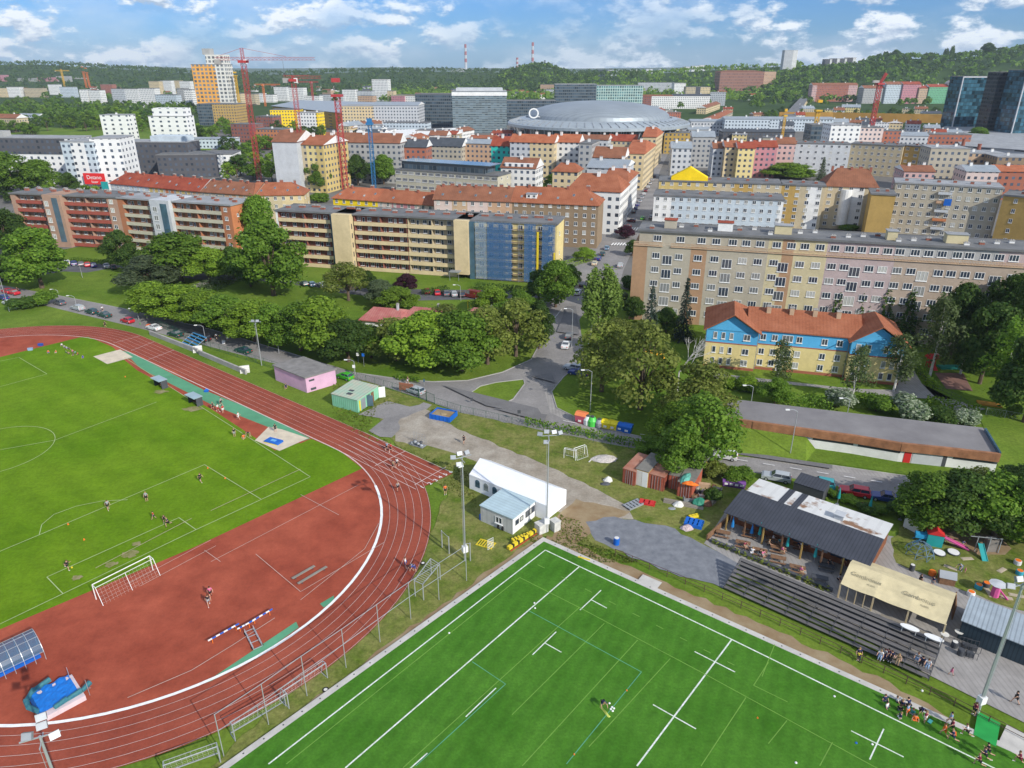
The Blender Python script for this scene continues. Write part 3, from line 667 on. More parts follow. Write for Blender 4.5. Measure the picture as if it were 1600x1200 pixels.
# clipped hedges: (start, end, width, height)
def hedge(a,b,wd,h,colour,label,group=None,z0=0):
 a = P(*a,z0); b = P(*b,z0); d = b - a; ln = d.length; n = int(ln * h * 26 + 200)
 s = RNG.random(n) * ln; side = RNG.integers(0,3,n); C = np.zeros((n,3)); Nn = np.zeros((n,3))
 yy = RNG.uniform(-.5,.5,n) * wd; zz = RNG.random(n) * h
 C[:,0] = s; C[:,1] = np.where(side == 0,yy,np.where(side == 1,-wd / 2,wd / 2)) + RNG.normal(size=n) * .1
 C[:,2] = np.where(side == 0,h,zz) + RNG.normal(size=n) * .12; Nn[side == 0,2] = 1; Nn[side == 1,1] = -1; Nn[side == 2,1] = 1
 Nn += RNG.normal(size=(n,3)) * .45; Nn /= np.linalg.norm(Nn,axis=1)[:,None]
 me = quads('hedge',C,Nn,RNG.uniform(.25,.5,n),LEAF[colour]); k = len(me.vertices)
 o = link('hedge',me,None,a,math.atan2(d.y,d.x)); tag(o,label,'hedge',group); return o
hedge((310,462),(378,432),5,2.6,'grey','thick clipped grey green hedge on the lawn beside the largest round tree')
hedge((112,408),(180,414),1.5,1.3,'green','low straight hedge at the foot of the red banded gallery block')
hedge((742,452),(860,462),2.2,2.0,'dark','dark hedge along the foot of the scaffolded facade')
hedge((820,662),(1000,698),1.0,1.2,'green','long low green hedge along the pavement behind the football goals')
hedge((1225,632),(1300,640),3,2.2,'green','hedge behind the parking deck, left of the first blossoming shrub')
hedge((1330,628),(1395,642),3,2.2,'green','hedge behind the parking deck between the blossoming shrubs')
hedge((1445,634),(1530,650),3,1.8,'bright','brighter hedge behind the parking deck near its right end')
hedge((1430,575),(1460,610),1.2,1.2,'bright','low hedge curving along the school path')
hedge((880,418),(918,406),4,1.4,'bright','low planted bed on the avenue corner by the brown block')
hedge((660,462),(700,455),2,1.6,'dark','dark shrub row at the foot of the yellow facade, beside the entrance')
hedge((620,592),(655,598),.8,1.0,'green','short hedge growing against the mesh fence by the yard gate')
hedge((1160,606),(1215,616),2.5,1.8,'dark','dark hedge before the left wing of the school')
# ------- parks and woods further off
def ptree(u,v,h,wd,kind,colour,label,group): p = P(u,v); plant(kind,colour,p,h,wd,label,group)
rr_ = random.Random(11)
def scatter(n,region,cols,hr,label,group):
 for i in range(n):
  u,v = region(rr_); p = P(u,v); h = rr_.uniform(*hr)
  c_ = rr_.choice(cols); t_ = region(None); k_ = ('leftmost part','middle part','right part')[min(2,int(3 * (u - t_[0]) / (t_[1] - t_[0])))]
  plant('far',c_,p,h,h * rr_.uniform(.8,1.15),{'green': 'mid green ','dark': 'dark ','bright': 'light green '}[c_] + ('tall ' if h > (hr[0] + hr[1]) / 2 else 'low ') + 'tree ' + label + ', ' + k_,group)
def band(u0,u1,v0,v1): return lambda r: (u0,u1) if r is None else (r.uniform(u0,u1),v0 + (v1 - v0) * r.random() ** .8)
scatter(150,band(-40,305,156,206),['green','dark','bright','green'],(10,16),'in the park above the hospital','park trees before the white tower blocks')
scatter(26,band(-30,60,200,212),['green','dark','green'],(9,13),'just behind the hospital roofs','park edge trees behind the hospital')
scatter(16,band(300,380,196,222),['green','bright','dark'],(9,14),'below the orange tower','trees at the foot of the orange tower')
scatter(14,band(425,510,205,222),['green','dark'],(9,13),'by the bright yellow hall','trees by the yellow buildings')
scatter(30,band(350,436,218,284),['green','dark','bright'],(9,13),'around the crane feet','trees around the crane feet')
scatter(9,band(-20,170,306,318),['green','dark','bright'],(6,9),'behind the red banded block','low trees behind the red banded block')
scatter(9,band(205,300,252,262),['green','dark'],(8,12),'behind the long red roof','trees behind the red tiled roof')
scatter(44,band(1190,1490,177,190),['dark','green','dark'],(7,11),'along the railway wall','trees along the railway')
def wood(name,n,reg,cols,hh,lean,label):
 """a far-off wood that reads as one mass: leaf clumps over the terrain"""
 for ci,col in enumerate(cols):
  Cs = []; Ns = []; Ss = []
  for i in range(n // len(cols)):
   t,y = reg(rr_); x = t * y; z = hill(x,y); h = rr_.uniform(*hh); r = h * .5; k = lean
   d = unit(k); d[:,2] = np.abs(d[:,2]); Cs.append(np.array((x,y,z + h * .45)) + d * np.array((r,r,h * .6)) * RNG.uniform(.75,1.05,(k,1)))
   nn = d + RNG.normal(size=(k,3)) * .45; Ns.append(nn / np.linalg.norm(nn,axis=1)[:,None]); Ss.append(np.full(k,r * .75) * RNG.uniform(.7,1.3,k))
  o = link(name,quads(name,np.vstack(Cs),np.vstack(Ns),np.concatenate(Ss),LEAF[col])); o['kind'] = 'stuff'; o['label'] = label[ci] if isinstance(label,list) else label; o['category'] = 'wood'
def tz(u): return (u - 800) / (F0 / CP)
def dots(r):
 u,v = r.choice([(r.uniform(1050,1500),r.uniform(148,172)),(r.uniform(640,900),r.uniform(140,152)),(r.uniform(60,620),r.uniform(146,162)),(r.uniform(1000,1250),r.uniform(140,150))]); p = P(u,v); return (p.x / p.y,p.y)
wood('wood',260,dots,['green'],(9,13),40,'scattered trees between the distant houses at the foot of the hills')
def inside(u,v,pg):
 k = False
 for (a,b),(c,d) in zip(pg,pg[1:] + pg[:1]):
  if (b > v) != (d > v) and u < (c - a) * (v - b) / (d - b) + a: k = not k
 return k
BARE = [[(590,634),(662,629),(690,650),(800,700),(985,780),(1000,815),(1160,880),(1130,920),(1030,890),(925,850),(905,815),(860,800),(790,760),(618,695),(576,674)],[(735,725),(880,770),(870,845),(750,830)],[(830,590),(1300,700),(1300,745),(980,708),(700,650)],[(0,700),(600,690),(712,740),(640,790),(680,830),(600,900),(0,900)],[(850,842),(1100,960),(700,960)]]
tn = 3000; tC = []
while len(tC) < tn:
 u,v = rr_.uniform(520,1200),rr_.uniform(600,880)
 if 40 + .52 * (u - 520) + 560 < v + 25 < 120 + .62 * (u - 520) + 560 and not any(inside(u,v,q) for q in BARE): p = P(u,v); tC.append((p.x,p.y,.15))
tC = np.array(tC); tN = unit(tn); tN[:,2] = np.abs(tN[:,2]) * .4; tN /= np.linalg.norm(tN,axis=1)[:,None]
o = link('grass_tufts',quads('grass_tufts',tC,tN,RNG.uniform(.12,.38,tn),LEAF['olive'])); o['kind'] = 'stuff'; o['label'] = 'tufts of weeds and long grass on the rough field'; o['category'] = 'grass'
wood('wood',2100,lambda r: (tz(r.uniform(1165,1900)),r.uniform(1490,2150)),['dark','green'],(10,16),16,['dark trees covering the high hill above the glass towers','lighter trees covering the high hill above the glass towers'])
wood('wood',3000,lambda r: (tz(r.uniform(-300,1000)),r.uniform(2060,3050)),['dark','dark'],(12,18),12,['dark wood on the long ridge behind the city','second layer of dark trees on the long ridge'])
wood('wood',1300,lambda r: (tz(r.uniform(560,1250)),r.uniform(1500,2350)),['green','bright'],(10,15),13,['mid green woodland belt behind the arena','light green woodland belt behind the arena'])
wood('wood',500,lambda r: (tz(r.uniform(745,925)),r.uniform(1950,2350)),['dark'],(10,15),12,['dark wooded hump with the chimneys behind it'])
wood('wood',260,lambda r: (tz(r.uniform(-200,300)),r.uniform(900,1300)),['green','dark'],(9,14),16,['green mass of park trees far left','dark mass of park trees far left'])
for (u,vt,vb,wd,kd) in [(1398,77,93,13,'round'),(1446,83,94,4,'poplar'),(1454,82,94,6,'poplar'),(1476,75,94,6,'poplar'),(1485,71,94,7,'poplar'),(1542,66,82,16,'round')]:
 b = AT(u,vb,1950); tp_ = AT(u,vt,1950); plant(kd,'dark',(b.x,b.y,b.z - 2),tp_.z - b.z + 2,wd * 1950 / 1026,{1398: 'broad dark tree standing up from the hill crest, leftmost of the crest trees',1446: 'thinnest column of the crest trees',1454: 'thin crest tree right of the thinnest one',1476: 'dark columnar tree on the crest, left of the tallest column',1485: 'tallest dark column on the hill crest',1542: 'lone spreading tree on the highest part of the crest'}[u])
# ------------------------------------------------------------ buildings
def plaster(name,col,v=.1): return mat('plaster_' + name,col,.92,v,.22,col2=None,det=6,spec=.1,fine=((1.1,.06),))
PC = dict(cream=(.62,.5,.3),yellow=(.56,.43,.17),beige=(.42,.38,.3),sand=(.5,.42,.28),orange=(.52,.2,.09),peach=(.52,.34,.22),redband=(.34,.09,.065),paleband=(.5,.47,.36),
   darkred=(.26,.1,.075),brown=(.27,.2,.13),ochre=(.45,.3,.1),grey=(.38,.38,.37),lgrey=(.5,.52,.54),white=(.74,.74,.72),blueg=(.5,.57,.62),pink=(.55,.36,.34),rose=(.5,.22,.25),
   lemon=(.68,.56,.26),sky=(.1,.4,.68),teal=(.03,.5,.42),green=(.15,.4,.22),brick=(.36,.13,.08),dgrey=(.09,.09,.1),obrown=(.4,.25,.15),bright=(.85,.6,.02),gold=(.42,.28,.07),tan=(.5,.36,.24),olive=(.3,.29,.1),mlemon=(.55,.48,.3),mpink=(.46,.37,.36),mtan=(.42,.34,.27),dpeach=(.4,.26,.19),dorange=(.4,.17,.09),lpink=(.62,.5,.46))
PL_ = {k: plaster(k,v) for k,v in PC.items()}
def roofm(n,c1,c2): return mat('roof_' + n,c1,.85,.2,.25,col2=c2,det=6,spec=.15,strip=(0,.7,.9),fine=((2.5,.14),))
RF = dict(red=roofm('red',(.24,.05,.03),(.36,.09,.05)),orange=roofm('orange',(.33,.1,.05),(.44,.16,.08)),brown=roofm('brown',(.2,.085,.05),(.3,.13,.075)),terra=roofm('terracotta',(.27,.09,.045),(.37,.14,.075)),
   flat=mat('roof_felt',(.12,.125,.13),.9,.2,.2,col2=(.2,.2,.2),det=6),pale=mat('roof_pale_felt',(.3,.31,.32),.85,.2,.2,det=6),slate=mat('roof_slate',(.07,.08,.095),.7,.2,.3,strip=(0,.5,.85)),tin=mat('roof_tin',(.36,.4,.43),.5,.1,.3,metal=.3,strip=(0,.8,.85)))
BRICK = mat('chimney_brick',(.3,.11,.075),.9,.25,2)
FRAME = M['white']
_wm = {}
def win_mesh(w,h,style):
 k = (w,h,style)
 if k in _wm: return _wm[k]
 b = MB(); t = .09; gm = M['glass']; fm = FRAME
 if style == 'dark': fm = M['dgrey']
 if style == 'door':
  b.box(-w / 2,w / 2,-.05,.02,0,h,0); me = b.data('door',[M['wood']]); _wm[k] = me; return me
 b.box(-w / 2,w / 2,-.03,.02,0,h,1)
 b.box(-w / 2,w / 2,-.08,-.03,0,t,0).box(-w / 2,w / 2,-.08,-.03,h - t,h,0).box(-w / 2,-w / 2 + t,-.08,-.03,t,h - t,0).box(w / 2 - t,w / 2,-.08,-.03,t,h - t,0)
 n = max(1,round(w / .75))
 for i in range(1,n): x = -w / 2 + w * i / n; b.box(x - .045,x + .045,-.08,-.03,t,h - t,0)
 if style in ('white','sill'): b.box(-w / 2 - .08,w / 2 + .08,-.18,-.0,-.1,0,0)
 me = b.data('window',[fm,gm]); _wm[k] = me; return me
class Bld:
 def __init__(s,name,label,cat,o,yaw,W,D,h,group=None):
  s.r = thing(name,label,cat,(o.x,o.y,o.z),yaw,group); s.W = W; s.D = D; s.h = h; s.n = 0; s.extra = MB(); s.nm = name
 def wall(s,x0,x1,y0,y1,z0,z1,m,name='wall',parent=None):
  return MB().box(x0,x1,y0,y1,z0,z1).build(name,m,parent or s.r)
 def win(s,x,z,w=1.5,h=1.5,face='f',y=0.0,style='white',name='window',parent=None):
  rz = {'f': 0,'r': math.pi / 2,'l': -math.pi / 2,'b': math.pi}[face]
  pos = {'f': (x,y - .003,z),'r': (s.W + y + .003,x,z),'l': (y - .003,x,z),'b': (x,s.D + .003,z)}[face]
  if s.n < 100 or parent is not None:
   o = link('door' if style == 'door' else name,win_mesh(w,h,style),parent or s.r,pos,rz)
  else:
   me = win_mesh(w,h,'white' if style == 'door' else style); mtx = Matrix.Translation(pos) @ Matrix.Rotation(rz,4,'Z')
   s.extra.add([mtx @ v.co for v in me.vertices],[tuple(p.vertices) for p in me.polygons],0)
   s.extra.m[-len(me.polygons):] = [p.material_index for p in me.polygons]
  s.n += 1
 def rows(s,xs,zs,w=1.5,h=1.5,face='f',y=0.0,style='white'):
  for z in zs:
   for x in xs: s.win(x,z,w,h,face,y,style)
 def done(s):
  if s.extra.v:
   o = s.extra.build('window',[FRAME,M['glass']],s.r); o['kind'] = 'stuff'
  return s
 def flat(s,m=None,x0=None,x1=None,y0=0,y1=None,z=None,ov=.35,th=.4,name='roof'):
  x0 = 0 if x0 is None else x0; x1 = s.W if x1 is None else x1; y1 = s.D if y1 is None else y1; z = s.h if z is None else z
  b = MB().box(x0 - ov,x1 + ov,y0 - ov,y1 + ov,z,z + th);
  b.box(x0 - ov,x1 + ov,y0 - ov,y0 - ov + .25,z + th,z + th + .18).box(x0 - ov,x1 + ov,y1 + ov - .25,y1 + ov,z + th,z + th + .18)
  s.roof = b.build(name,m or RF['flat'],s.r); s.rz = z + th; return s.roof
 def pitched(s,m,rh=4,hl=0.0,hr=0.0,ov=.5,x0=None,x1=None,y0=0,y1=None,z=None,gable=None,name='roof'):
  x0 = 0 if x0 is None else x0; x1 = s.W if x1 is None else x1; y1 = s.D if y1 is None else y1; z = s.h if z is None else z
  X0,X1,Y0,Y1 = x0 - ov,x1 + ov,y0 - ov,y1 + ov; ym = (Y0 + Y1) / 2; t = .25
  v = [(X0,Y0,z),(X1,Y0,z),(X1,Y1,z),(X0,Y1,z),(X0,Y0,z + t),(X1,Y0,z + t),(X1,Y1,z + t),(X0,Y1,z + t),(X0 + hl,ym,z + rh),(X1 - hr,ym,z + rh)]
  gm = 0 if gable is None else 1
  b = MB(); b.add(v,[(0,3,2,1),(0,1,5,4),(1,2,6,5),(2,3,7,6),(3,0,4,7),(4,5,9,8),(6,7,8,9)],0)
  b.add([v[5],v[6],v[9]],[(0,1,2)],0 if hr else gm); b.add([v[7],v[4],v[8]],[(0,1,2)],0 if hl else gm)
  s.roof = b.build(name,[m] + ([gable] if gable else []),s.r); s.pr = (Y0,ym,z + t,rh - t); return s.roof
 def chimney(s,x,y,z,w=.9,d=.7,h=1.6,m=None):
  b = MB().box(x - w / 2,x + w / 2,y - d / 2,y + d / 2,z - 1.2,z + h,0).box(x - w / 2 - .08,x + w / 2 + .08,y - d / 2 - .08,y + d / 2 + .08,z + h,z + h + .15,1)
  for k in (-.22,.22): b.box(x + k * w - .12,x + k * w + .12,y - .12,y + .12,z + h + .15,z + h + .4,1)
  b.build('chimney',[m or BRICK,M['concrete']],s.roof)
 def skylight(s,x,f,w=.8):
  Y0,ym,z0,rr = s.pr; y = Y0 + (ym - Y0) * f; z = z0 + rr * f; sl = math.atan2(rr,ym - Y0)
  o = MB().box(-w / 2,w / 2,-.55,.55,0,.12,0).box(-w / 2 + .08,w / 2 - .08,-.47,.47,.12,.14,1).build('roof_window',[M['grey'],M['glassb']],s.roof,(x,y,z)); o.rotation_euler = (sl,0,0)
 def dormer(s,x,f,w=3,hh=1.6,m=None,wm_='white'):
  Y0,ym,z0,rr = s.pr; y = Y0 + (ym - Y0) * f; z = z0 + rr * f; yb = y + hh / rr * (ym - Y0) * 1.1
  d = MB().box(x - w / 2,x + w / 2,y,yb,z - .3,z + hh,0).box(x - w / 2 - .2,x + w / 2 + .2,y - .25,yb + .4,z + hh,z + hh + .15,1).build('dormer',[m or PL_['white'],RF['tin']],s.roof)
  k = max(1,int(w / 1.4))
  for i in range(k): link('window',win_mesh(1.0,1.0,wm_),d,(x - w / 2 + w * (i + .5) / k,y - .003,z + .3))
def eave(uL,vL,uR,vR,h):
 a = P(uL,vL,h); b = P(uR,vR,h); d = b - a; return Vector((a.x,a.y,0)),math.atan2(d.y,d.x),d.length
def xat(uL,vL,uR,vR,h,u):
 t = (u - uL) / (uR - uL); a = P(uL,vL,h); d = P(uR,vR,h) - a; q = P(u,vL + (vR - vL) * t,h); return (q - a).dot(d.normalized())
def gallery(s,x0,x1,floors,fh,h,pm,bm,step=3.6,y=0.0,drop=0,base=True):
 """open access galleries: solid parapets in front of a set-back wall with windows and doors"""
 s.wall(x0,x1,y + 1.5,s.D,0,h,bm)
 for k in range(floors):
  z = h - (k + 1) * fh
  MB().box(x0,x1,y,y + 1.5,z - .12,z + .08).box(x0,x1,y - .1,y + .06,z - .25,z + .95).build('gallery',pm,s.r)
  n = int((x1 - x0) / step)
  for i in range(n):
   xx = x0 + (i + .5) * (x1 - x0) / n
   s.win(xx - .7,z + 1.0,1.3,1.25,y=y + 1.5,style='white'); s.win(xx + .95,z + .1,.85,2.05,y=y + 1.5,style='door' if (i + k) % 3 else 'white')
 for i in range(int((x1 - x0) / (step * 2)) + 1):
  xx = x0 + .15 + i * (x1 - x0 - .3) / max(1,int((x1 - x0) / (step * 2)))
  MB().box(xx - .08,xx + .08,y + .08,y + 1.5,max(0,h - floors * fh),h - .01).build('partition',bm,s.r)
# --- orange gallery blocks on the left
e = (15,303,182,310,18.5); o,yaw,W = eave(*e); X = lambda u: xat(*e,u)
s = Bld('gallery_block','long apartment block with peach walls and red banded galleries beside the parked cars','apartment block',o,yaw,W,12,18.5)
s.wall(0,X(22),0,12,0,18.5,PL_['dpeach']); gallery(s,X(22),X(70),6,3.0,18.5,PL_['redband'],PL_['dpeach'])
gallery(s,X(98),X(166),6,3.0,18.5,PL_['redband'],PL_['dpeach']); s.wall(X(166),W,0,12,0,18.5,PL_['dpeach']); s.rows([X(172)],[1.5 + 3 * k for k in range(6)])
s.wall(X(70),X(98),-1.6,10,0,19.0,PL_['dpeach'],'stair_tower'); MB().box(X(84),X(93),-1.68,-1.6,2,18).build('stair_glazing',M['glassb'],s.r); s.rows([X(75)],[3 + 3 * k for k in range(5)],1.6,1.8,y=-1.6)
s.flat(RF['flat'])
for k in range(15): s.chimney(2 + k * (W - 4) / 14,6 + (k % 2) * 2.5,18.9,1.6,.8,.9)
s.done()
e = (182,310,360,322,18.5); o,yaw,W = eave(*e); X = lambda u: xat(*e,u)
s = Bld('gallery_block','orange apartment block with pale banded galleries and a sunlit end wall coloured brighter orange','apartment block',o,yaw,W,12,18.5)
s.wall(0,X(190),0,12,0,18.5,PL_['dorange']); gallery(s,X(190),X(238),6,3.0,18.5,PL_['paleband'],PL_['dorange'])
gallery(s,X(268),X(344),6,3.0,18.5,PL_['paleband'],PL_['dorange']); s.wall(X(344),W - .3,0,12,0,18.5,PL_['dorange']); s.wall(W - .3,W,0,12,0,18.5,PL_['orange'],'end_wall'); s.rows([X(351)],[1.5 + 3 * k for k in range(6)],1.3,1.3)  # brighter orange on the end wall: its sunlight is put into the colour
s.wall(X(238),X(268),-1.6,10,0,19.2,PL_['lgrey'],'stair_tower'); MB().box(X(254),X(264),-1.68,-1.6,2,18).build('stair_glazing',M['glassb'],s.r); s.rows([X(245)],[3 + 3 * k for k in range(5)],1.8,1.8,y=-1.6)
for z in range(5): s.win(3 + (z % 2) * 5.5,2.5 + 3 * z,.9,1.1,'r'); s.win(9,2.5 + 3 * z,.9,1.1,'r')
s.flat(RF['pale'])
for k in range(13): s.chimney(2 + k * (W - 4) / 12,5 + (k % 2) * 3,18.9,1.5,.8,.8)
s.done()
# --- yellow gallery block
e = (430,330,870,352,18); o,yaw,W = eave(*e); X = lambda u: xat(*e,u)
s = Bld('gallery_block','long cream and yellow gallery block with two stair towers and one scaffolded end','apartment block',o,yaw,W,12,18)
s.wall(0,X(433),0,12,0,18,PL_['white']); gallery(s,X(433),X(516),6,2.95,18,PL_['cream'],PL_['darkred'])
gallery(s,X(552),X(635),6,2.95,18,PL_['cream'],PL_['darkred']); gallery(s,X(636),X(712),6,2.95,18,PL_['cream'],PL_['sand'])
s.wall(X(516),X(522),-.5,11,0,18,M['glassb'],'stair_glazing'); s.wall(X(522),X(550),-2.2,11,0,18.4,PL_['cream'],'stair_tower')
s.wall(X(712),X(734),-2.2,11,1.5,18.4,PL_['cream'],'stair_tower'); s.wall(X(734),X(742),-1.2,11,0,18,M['glassb'],'stair_glazing')
for k in range(5): link('window',win_mesh(.5,1.6,'dark'),s.r,(X(550) + .004,-1.1,1.8 + 3 * k),math.pi / 2)
s.wall(X(742),W,.2,12,0,18,PL_['lemon'])
s.rows([X(742) + 2 + 3.1 * k for k in range(int((W - X(742)) / 3.1))],[1.2 + 2.95 * k for k in range(6)],1.5,1.5,y=.2)
s.rows([5],[2 + 6 * k for k in range(3)],.8,1.2,'r'); s.flat(RF['flat'])
MB().box(X(706),X(722),-4.6,-2.2,2.6,2.85).bar((X(707),-4.4,0),(X(707),-4.4,2.6),.08).bar((X(721),-4.4,0),(X(721),-4.4,2.6),.08).build('entrance_canopy',M['grey'],s.r)
for k in range(22): s.chimney(2 + k * (W - 5) / 21,5 + (k * 7 % 3) * 1.6,18.4,1.4 + (k % 3) * .7,.8,.6)
s.done()
YB = (o,yaw,W,X(742),X)
# scaffold before its right end
sc = thing('scaffold','steel scaffold with blue netting covering the right end of the yellow gallery block','scaffold',(o.x,o.y,0),yaw)
fr = MB(); x0s = X(744); ns = 9; dx = (W - .3 - x0s) / ns
for i in range(ns + 1):
 for yy in (-1.3,-.4): fr.bar((x0s + dx * i,yy,0),(x0s + dx * i,yy,18.4),.045)
for k in range(9):
 z = .3 + 2 * k
 for yy in (-1.3,): fr.bar((x0s,yy,z + 1),(W - .3,yy,z + 1),.035); fr.bar((x0s,yy,z),(W - .3,yy,z),.04)
fr.build('scaffold_frame',M['grey'],sc); dk = MB()
for k in range(9): dk.box(x0s,W - .3,-1.3,-.4,.25 + 2 * k,.3 + 2 * k)
dk.build('deck_board',M['wood'],sc)
def netm(name,c,a):
 m = bpy.data.materials.new(name); m.use_nodes = True; n = m.node_tree.nodes; l = m.node_tree.links; b = n['Principled BSDF']; b.inputs['Base Color'].default_value = (*c,1); b.inputs['Roughness'].default_value = .8
 t = n.new('ShaderNodeBsdfTransparent'); x = n.new('ShaderNodeMixShader'); no = n.new('ShaderNodeTexNoise'); no.inputs['Scale'].default_value = 1.5; tc_ = n.new('ShaderNodeTexCoord'); l.new(tc_.outputs['Object'],no.inputs[0])
 r = n.new('ShaderNodeMapRange'); r.inputs[3].default_value = a - .2; r.inputs[4].default_value = a + .2; l.new(no.outputs[0],r.inputs[0]); l.new(r.outputs[0],x.inputs[0]); l.new(t.outputs[0],x.inputs[1]); l.new(b.outputs[0],x.inputs[2]); l.new(x.outputs[0],n['Material Output'].inputs[0]); return m
NB = netm('blue_net',(.06,.17,.36),.45); NW = netm('pale_net',(.3,.42,.55),.3)
for a,b,m in ((0,1.3,NW),(1.35,4.2,NB),(5.6,6.9,NB),(7.6,9,NB)): MB().box(x0s + dx * a,x0s + dx * b,-1.42,-1.38,.4,18.2).build('safety_net',m,sc)
MB().box(x0s + dx * 7.05,x0s + dx * 7.25,-1.7,-1.42,0,16).box(x0s + dx * 8.95,x0s + dx * 9.1,-1.7,-1.42,0,10).build('debris_chute',M['yellow'],sc)
# --- generic tenement rows
def tenement(e,D,floors,secs,roof,rh,label,hl=0,hr=0,step=3.2,name='apartment_house',wsz=(1.2,1.5),chim=6,sky_=0,dorm=(),side=True,cat='apartment house',fh=None,flatm=None,group=None,z0=1.4):
 o,yaw,W = eave(*e); h = e[4]; s = Bld(name,label,cat,o,yaw,W,D,h,group); fh = fh or h / floors
 u0 = e[0]
 for (u,m) in secs:
  a = xat(*e,u0); b = xat(*e,u); s.wall(max(0,a),min(W,b),0,D,0,h,PL_[m]); u0 = u
 n = max(1,int(W / step)); zs = [z0 + fh * k for k in range(floors)][::-1]
 s.rows([(i + .5) * W / n for i in range(n)],zs,*wsz)
 if side:
  f = 'r' if o.x < 0 else 'l'; s.rows([D * .28,D * .72],zs[:3],.9,1.2,f)
 if roof:
  s.pitched(RF[roof],rh,hl,hr,gable=None if (hl and hr) else PL_[secs[0][1]])
  for k in range(chim): s.chimney((k + .7) * W / (chim + .4),D * .5 + (.8 if k % 2 else -.6),h + rh - .2,.9 + .5 * (k % 2),.8,.9)
  for k in range(sky_): s.skylight((k + .5) * W / sky_ + (k % 3) * .4,.35 + .2 * (k % 2))
  for (x,w_) in dorm: s.dormer(x * W,.25,w_)
 else:
  s.flat(RF[flatm or 'flat'])
  for k in range(chim): s.chimney((k + .7) * W / (chim + .4),D * .5 + (.8 if k % 2 else -.6),h + .4,1.2,.8,.8)
 return s.done()
tenement((172,287,312,300,13),13,4,[(198,'lgrey'),(232,'blueg'),(255,'yellow'),(275,'orange'),(296,'yellow'),(312,'peach')],'red',4.5,'long tenement with bright red tiled roof and grey, yellow and orange walls',hl=5,chim=9,sky_=9)
tenement((312,300,398,306,13),13,4,[(350,'beige'),(380,'peach'),(398,'cream')],'brown',4.2,'beige tenement under a weathered red brown roof, left of the hipped one',chim=6,sky_=8)
tenement((398,306,474,305,13),13,4,[(440,'sand'),(474,'cream')],'terra',4.5,'hipped end tenement with orange brown roof beside the construction site',hr=6,chim=3,sky_=4)
tenement((520,310,590,315,12),12,4,[(590,'bright')],'orange',4.2,'bright yellow tenement under a vivid orange hipped roof',hl=5,chim=2,sky_=4)
tenement((590,315,678,322,12),12,4,[(612,'lpink'),(650,'rose'),(678,'lpink')],'terra',4.2,'pink tenement with brown tiled roof right of the bright yellow one',hr=4,chim=4,sky_=2)
tenement((678,312,800,316,15.5),13,5,[(706,'lpink'),(730,'tan'),(762,'lpink'),(800,'peach')],'brown',4.5,'pink and brown walled tenement with dull red roof joined to the brown corner block',chim=9,sky_=5)
tenement((800,316,935,322,15.5),14,5,[(935,'brown')],'terra',5,'brown corner apartment block with orange red hipped roof at the avenue',hr=6.5,chim=4,sky_=5,dorm=[(.22,4)],wsz=(1.3,1.5),z0=1.8)
tenement((1022,306,1225,314,15.5),14,5,[(1050,'white'),(1218,'blueg'),(1225,'white')],None,0,'pale blue grey flat roofed apartment block with rows of small windows',chim=7,flatm='flat',wsz=(1.3,1.4),step=2.9)
tenement((1030,283,1222,289,17.5),14,6,[(1118,'yellow'),(1145,'sand'),(1178,'ochre'),(1222,'sand')],None,0,'yellow flat roofed block behind the pale blue grey one',chim=6,flatm='flat',wsz=(1.4,1.4),step=3.4)
tenement((1222,289,1290,292,17.5),12,6,[(1250,'ochre'),(1264,'sand'),(1285,'white'),(1290,'sand')],None,0,'narrow ochre and white striped block beside the curved bay house',chim=3,flatm='flat',wsz=(1.5,1.5),step=3.6)
s = tenement((1290,291,1372,294,17),16,6,[(1305,'sand'),(1328,'sand'),(1352,'white'),(1372,'sand')],'brown',6.5,'beige house with white rounded bay and large brown hipped roof',hl=5,hr=4,chim=5,wsz=(1.5,1.4),step=3.4)
MB().disc((s.W * .42,0),2.2,2,16,14).build('bay',PL_['white'],s.r)
for o_ in [tenement((1362,304,1400,306,17),14,1,[(1400,'ochre')],None,0,'blank ochre walled house between the rounded bay house and the tall beige block',chim=2,wsz=(.02,.02),step=99,side=False)]: pass
F5 = tenement((1400,286,1568,295,20),13,6,[(1568,'beige')],None,0,'tall beige block with a balcony stack and one blue awning',chim=6,flatm='pale',wsz=(1.4,1.6),step=2.9)
for k in range(5):
 z = 17.3 - 3.33 * k; a = F5.W * .42; b = F5.W * .55
 c = MB().box(a,b,-1.1,0,z - .6,z - .45).box(a,b,-1.15,-1.08,z - .5,z + .45).box(a,a + .08,-1.1,0,z - .5,z + .45).box(b - .08,b,-1.1,0,z - .5,z + .45).build('balcony',PL_['orange' if k == 3 else 'peach' if k % 2 else 'lgrey'],F5.r)
MB().box(F5.W * .49,F5.W * .56,-1.5,-1.2,12.8,15.3).build('awning',M['blue'],F5.r)
tenement((1568,306,1700,318,18),14,5,[(1700,'ochre')],None,0,'ochre walled house at the picture edge right of the tall beige block',chim=3,step=7)
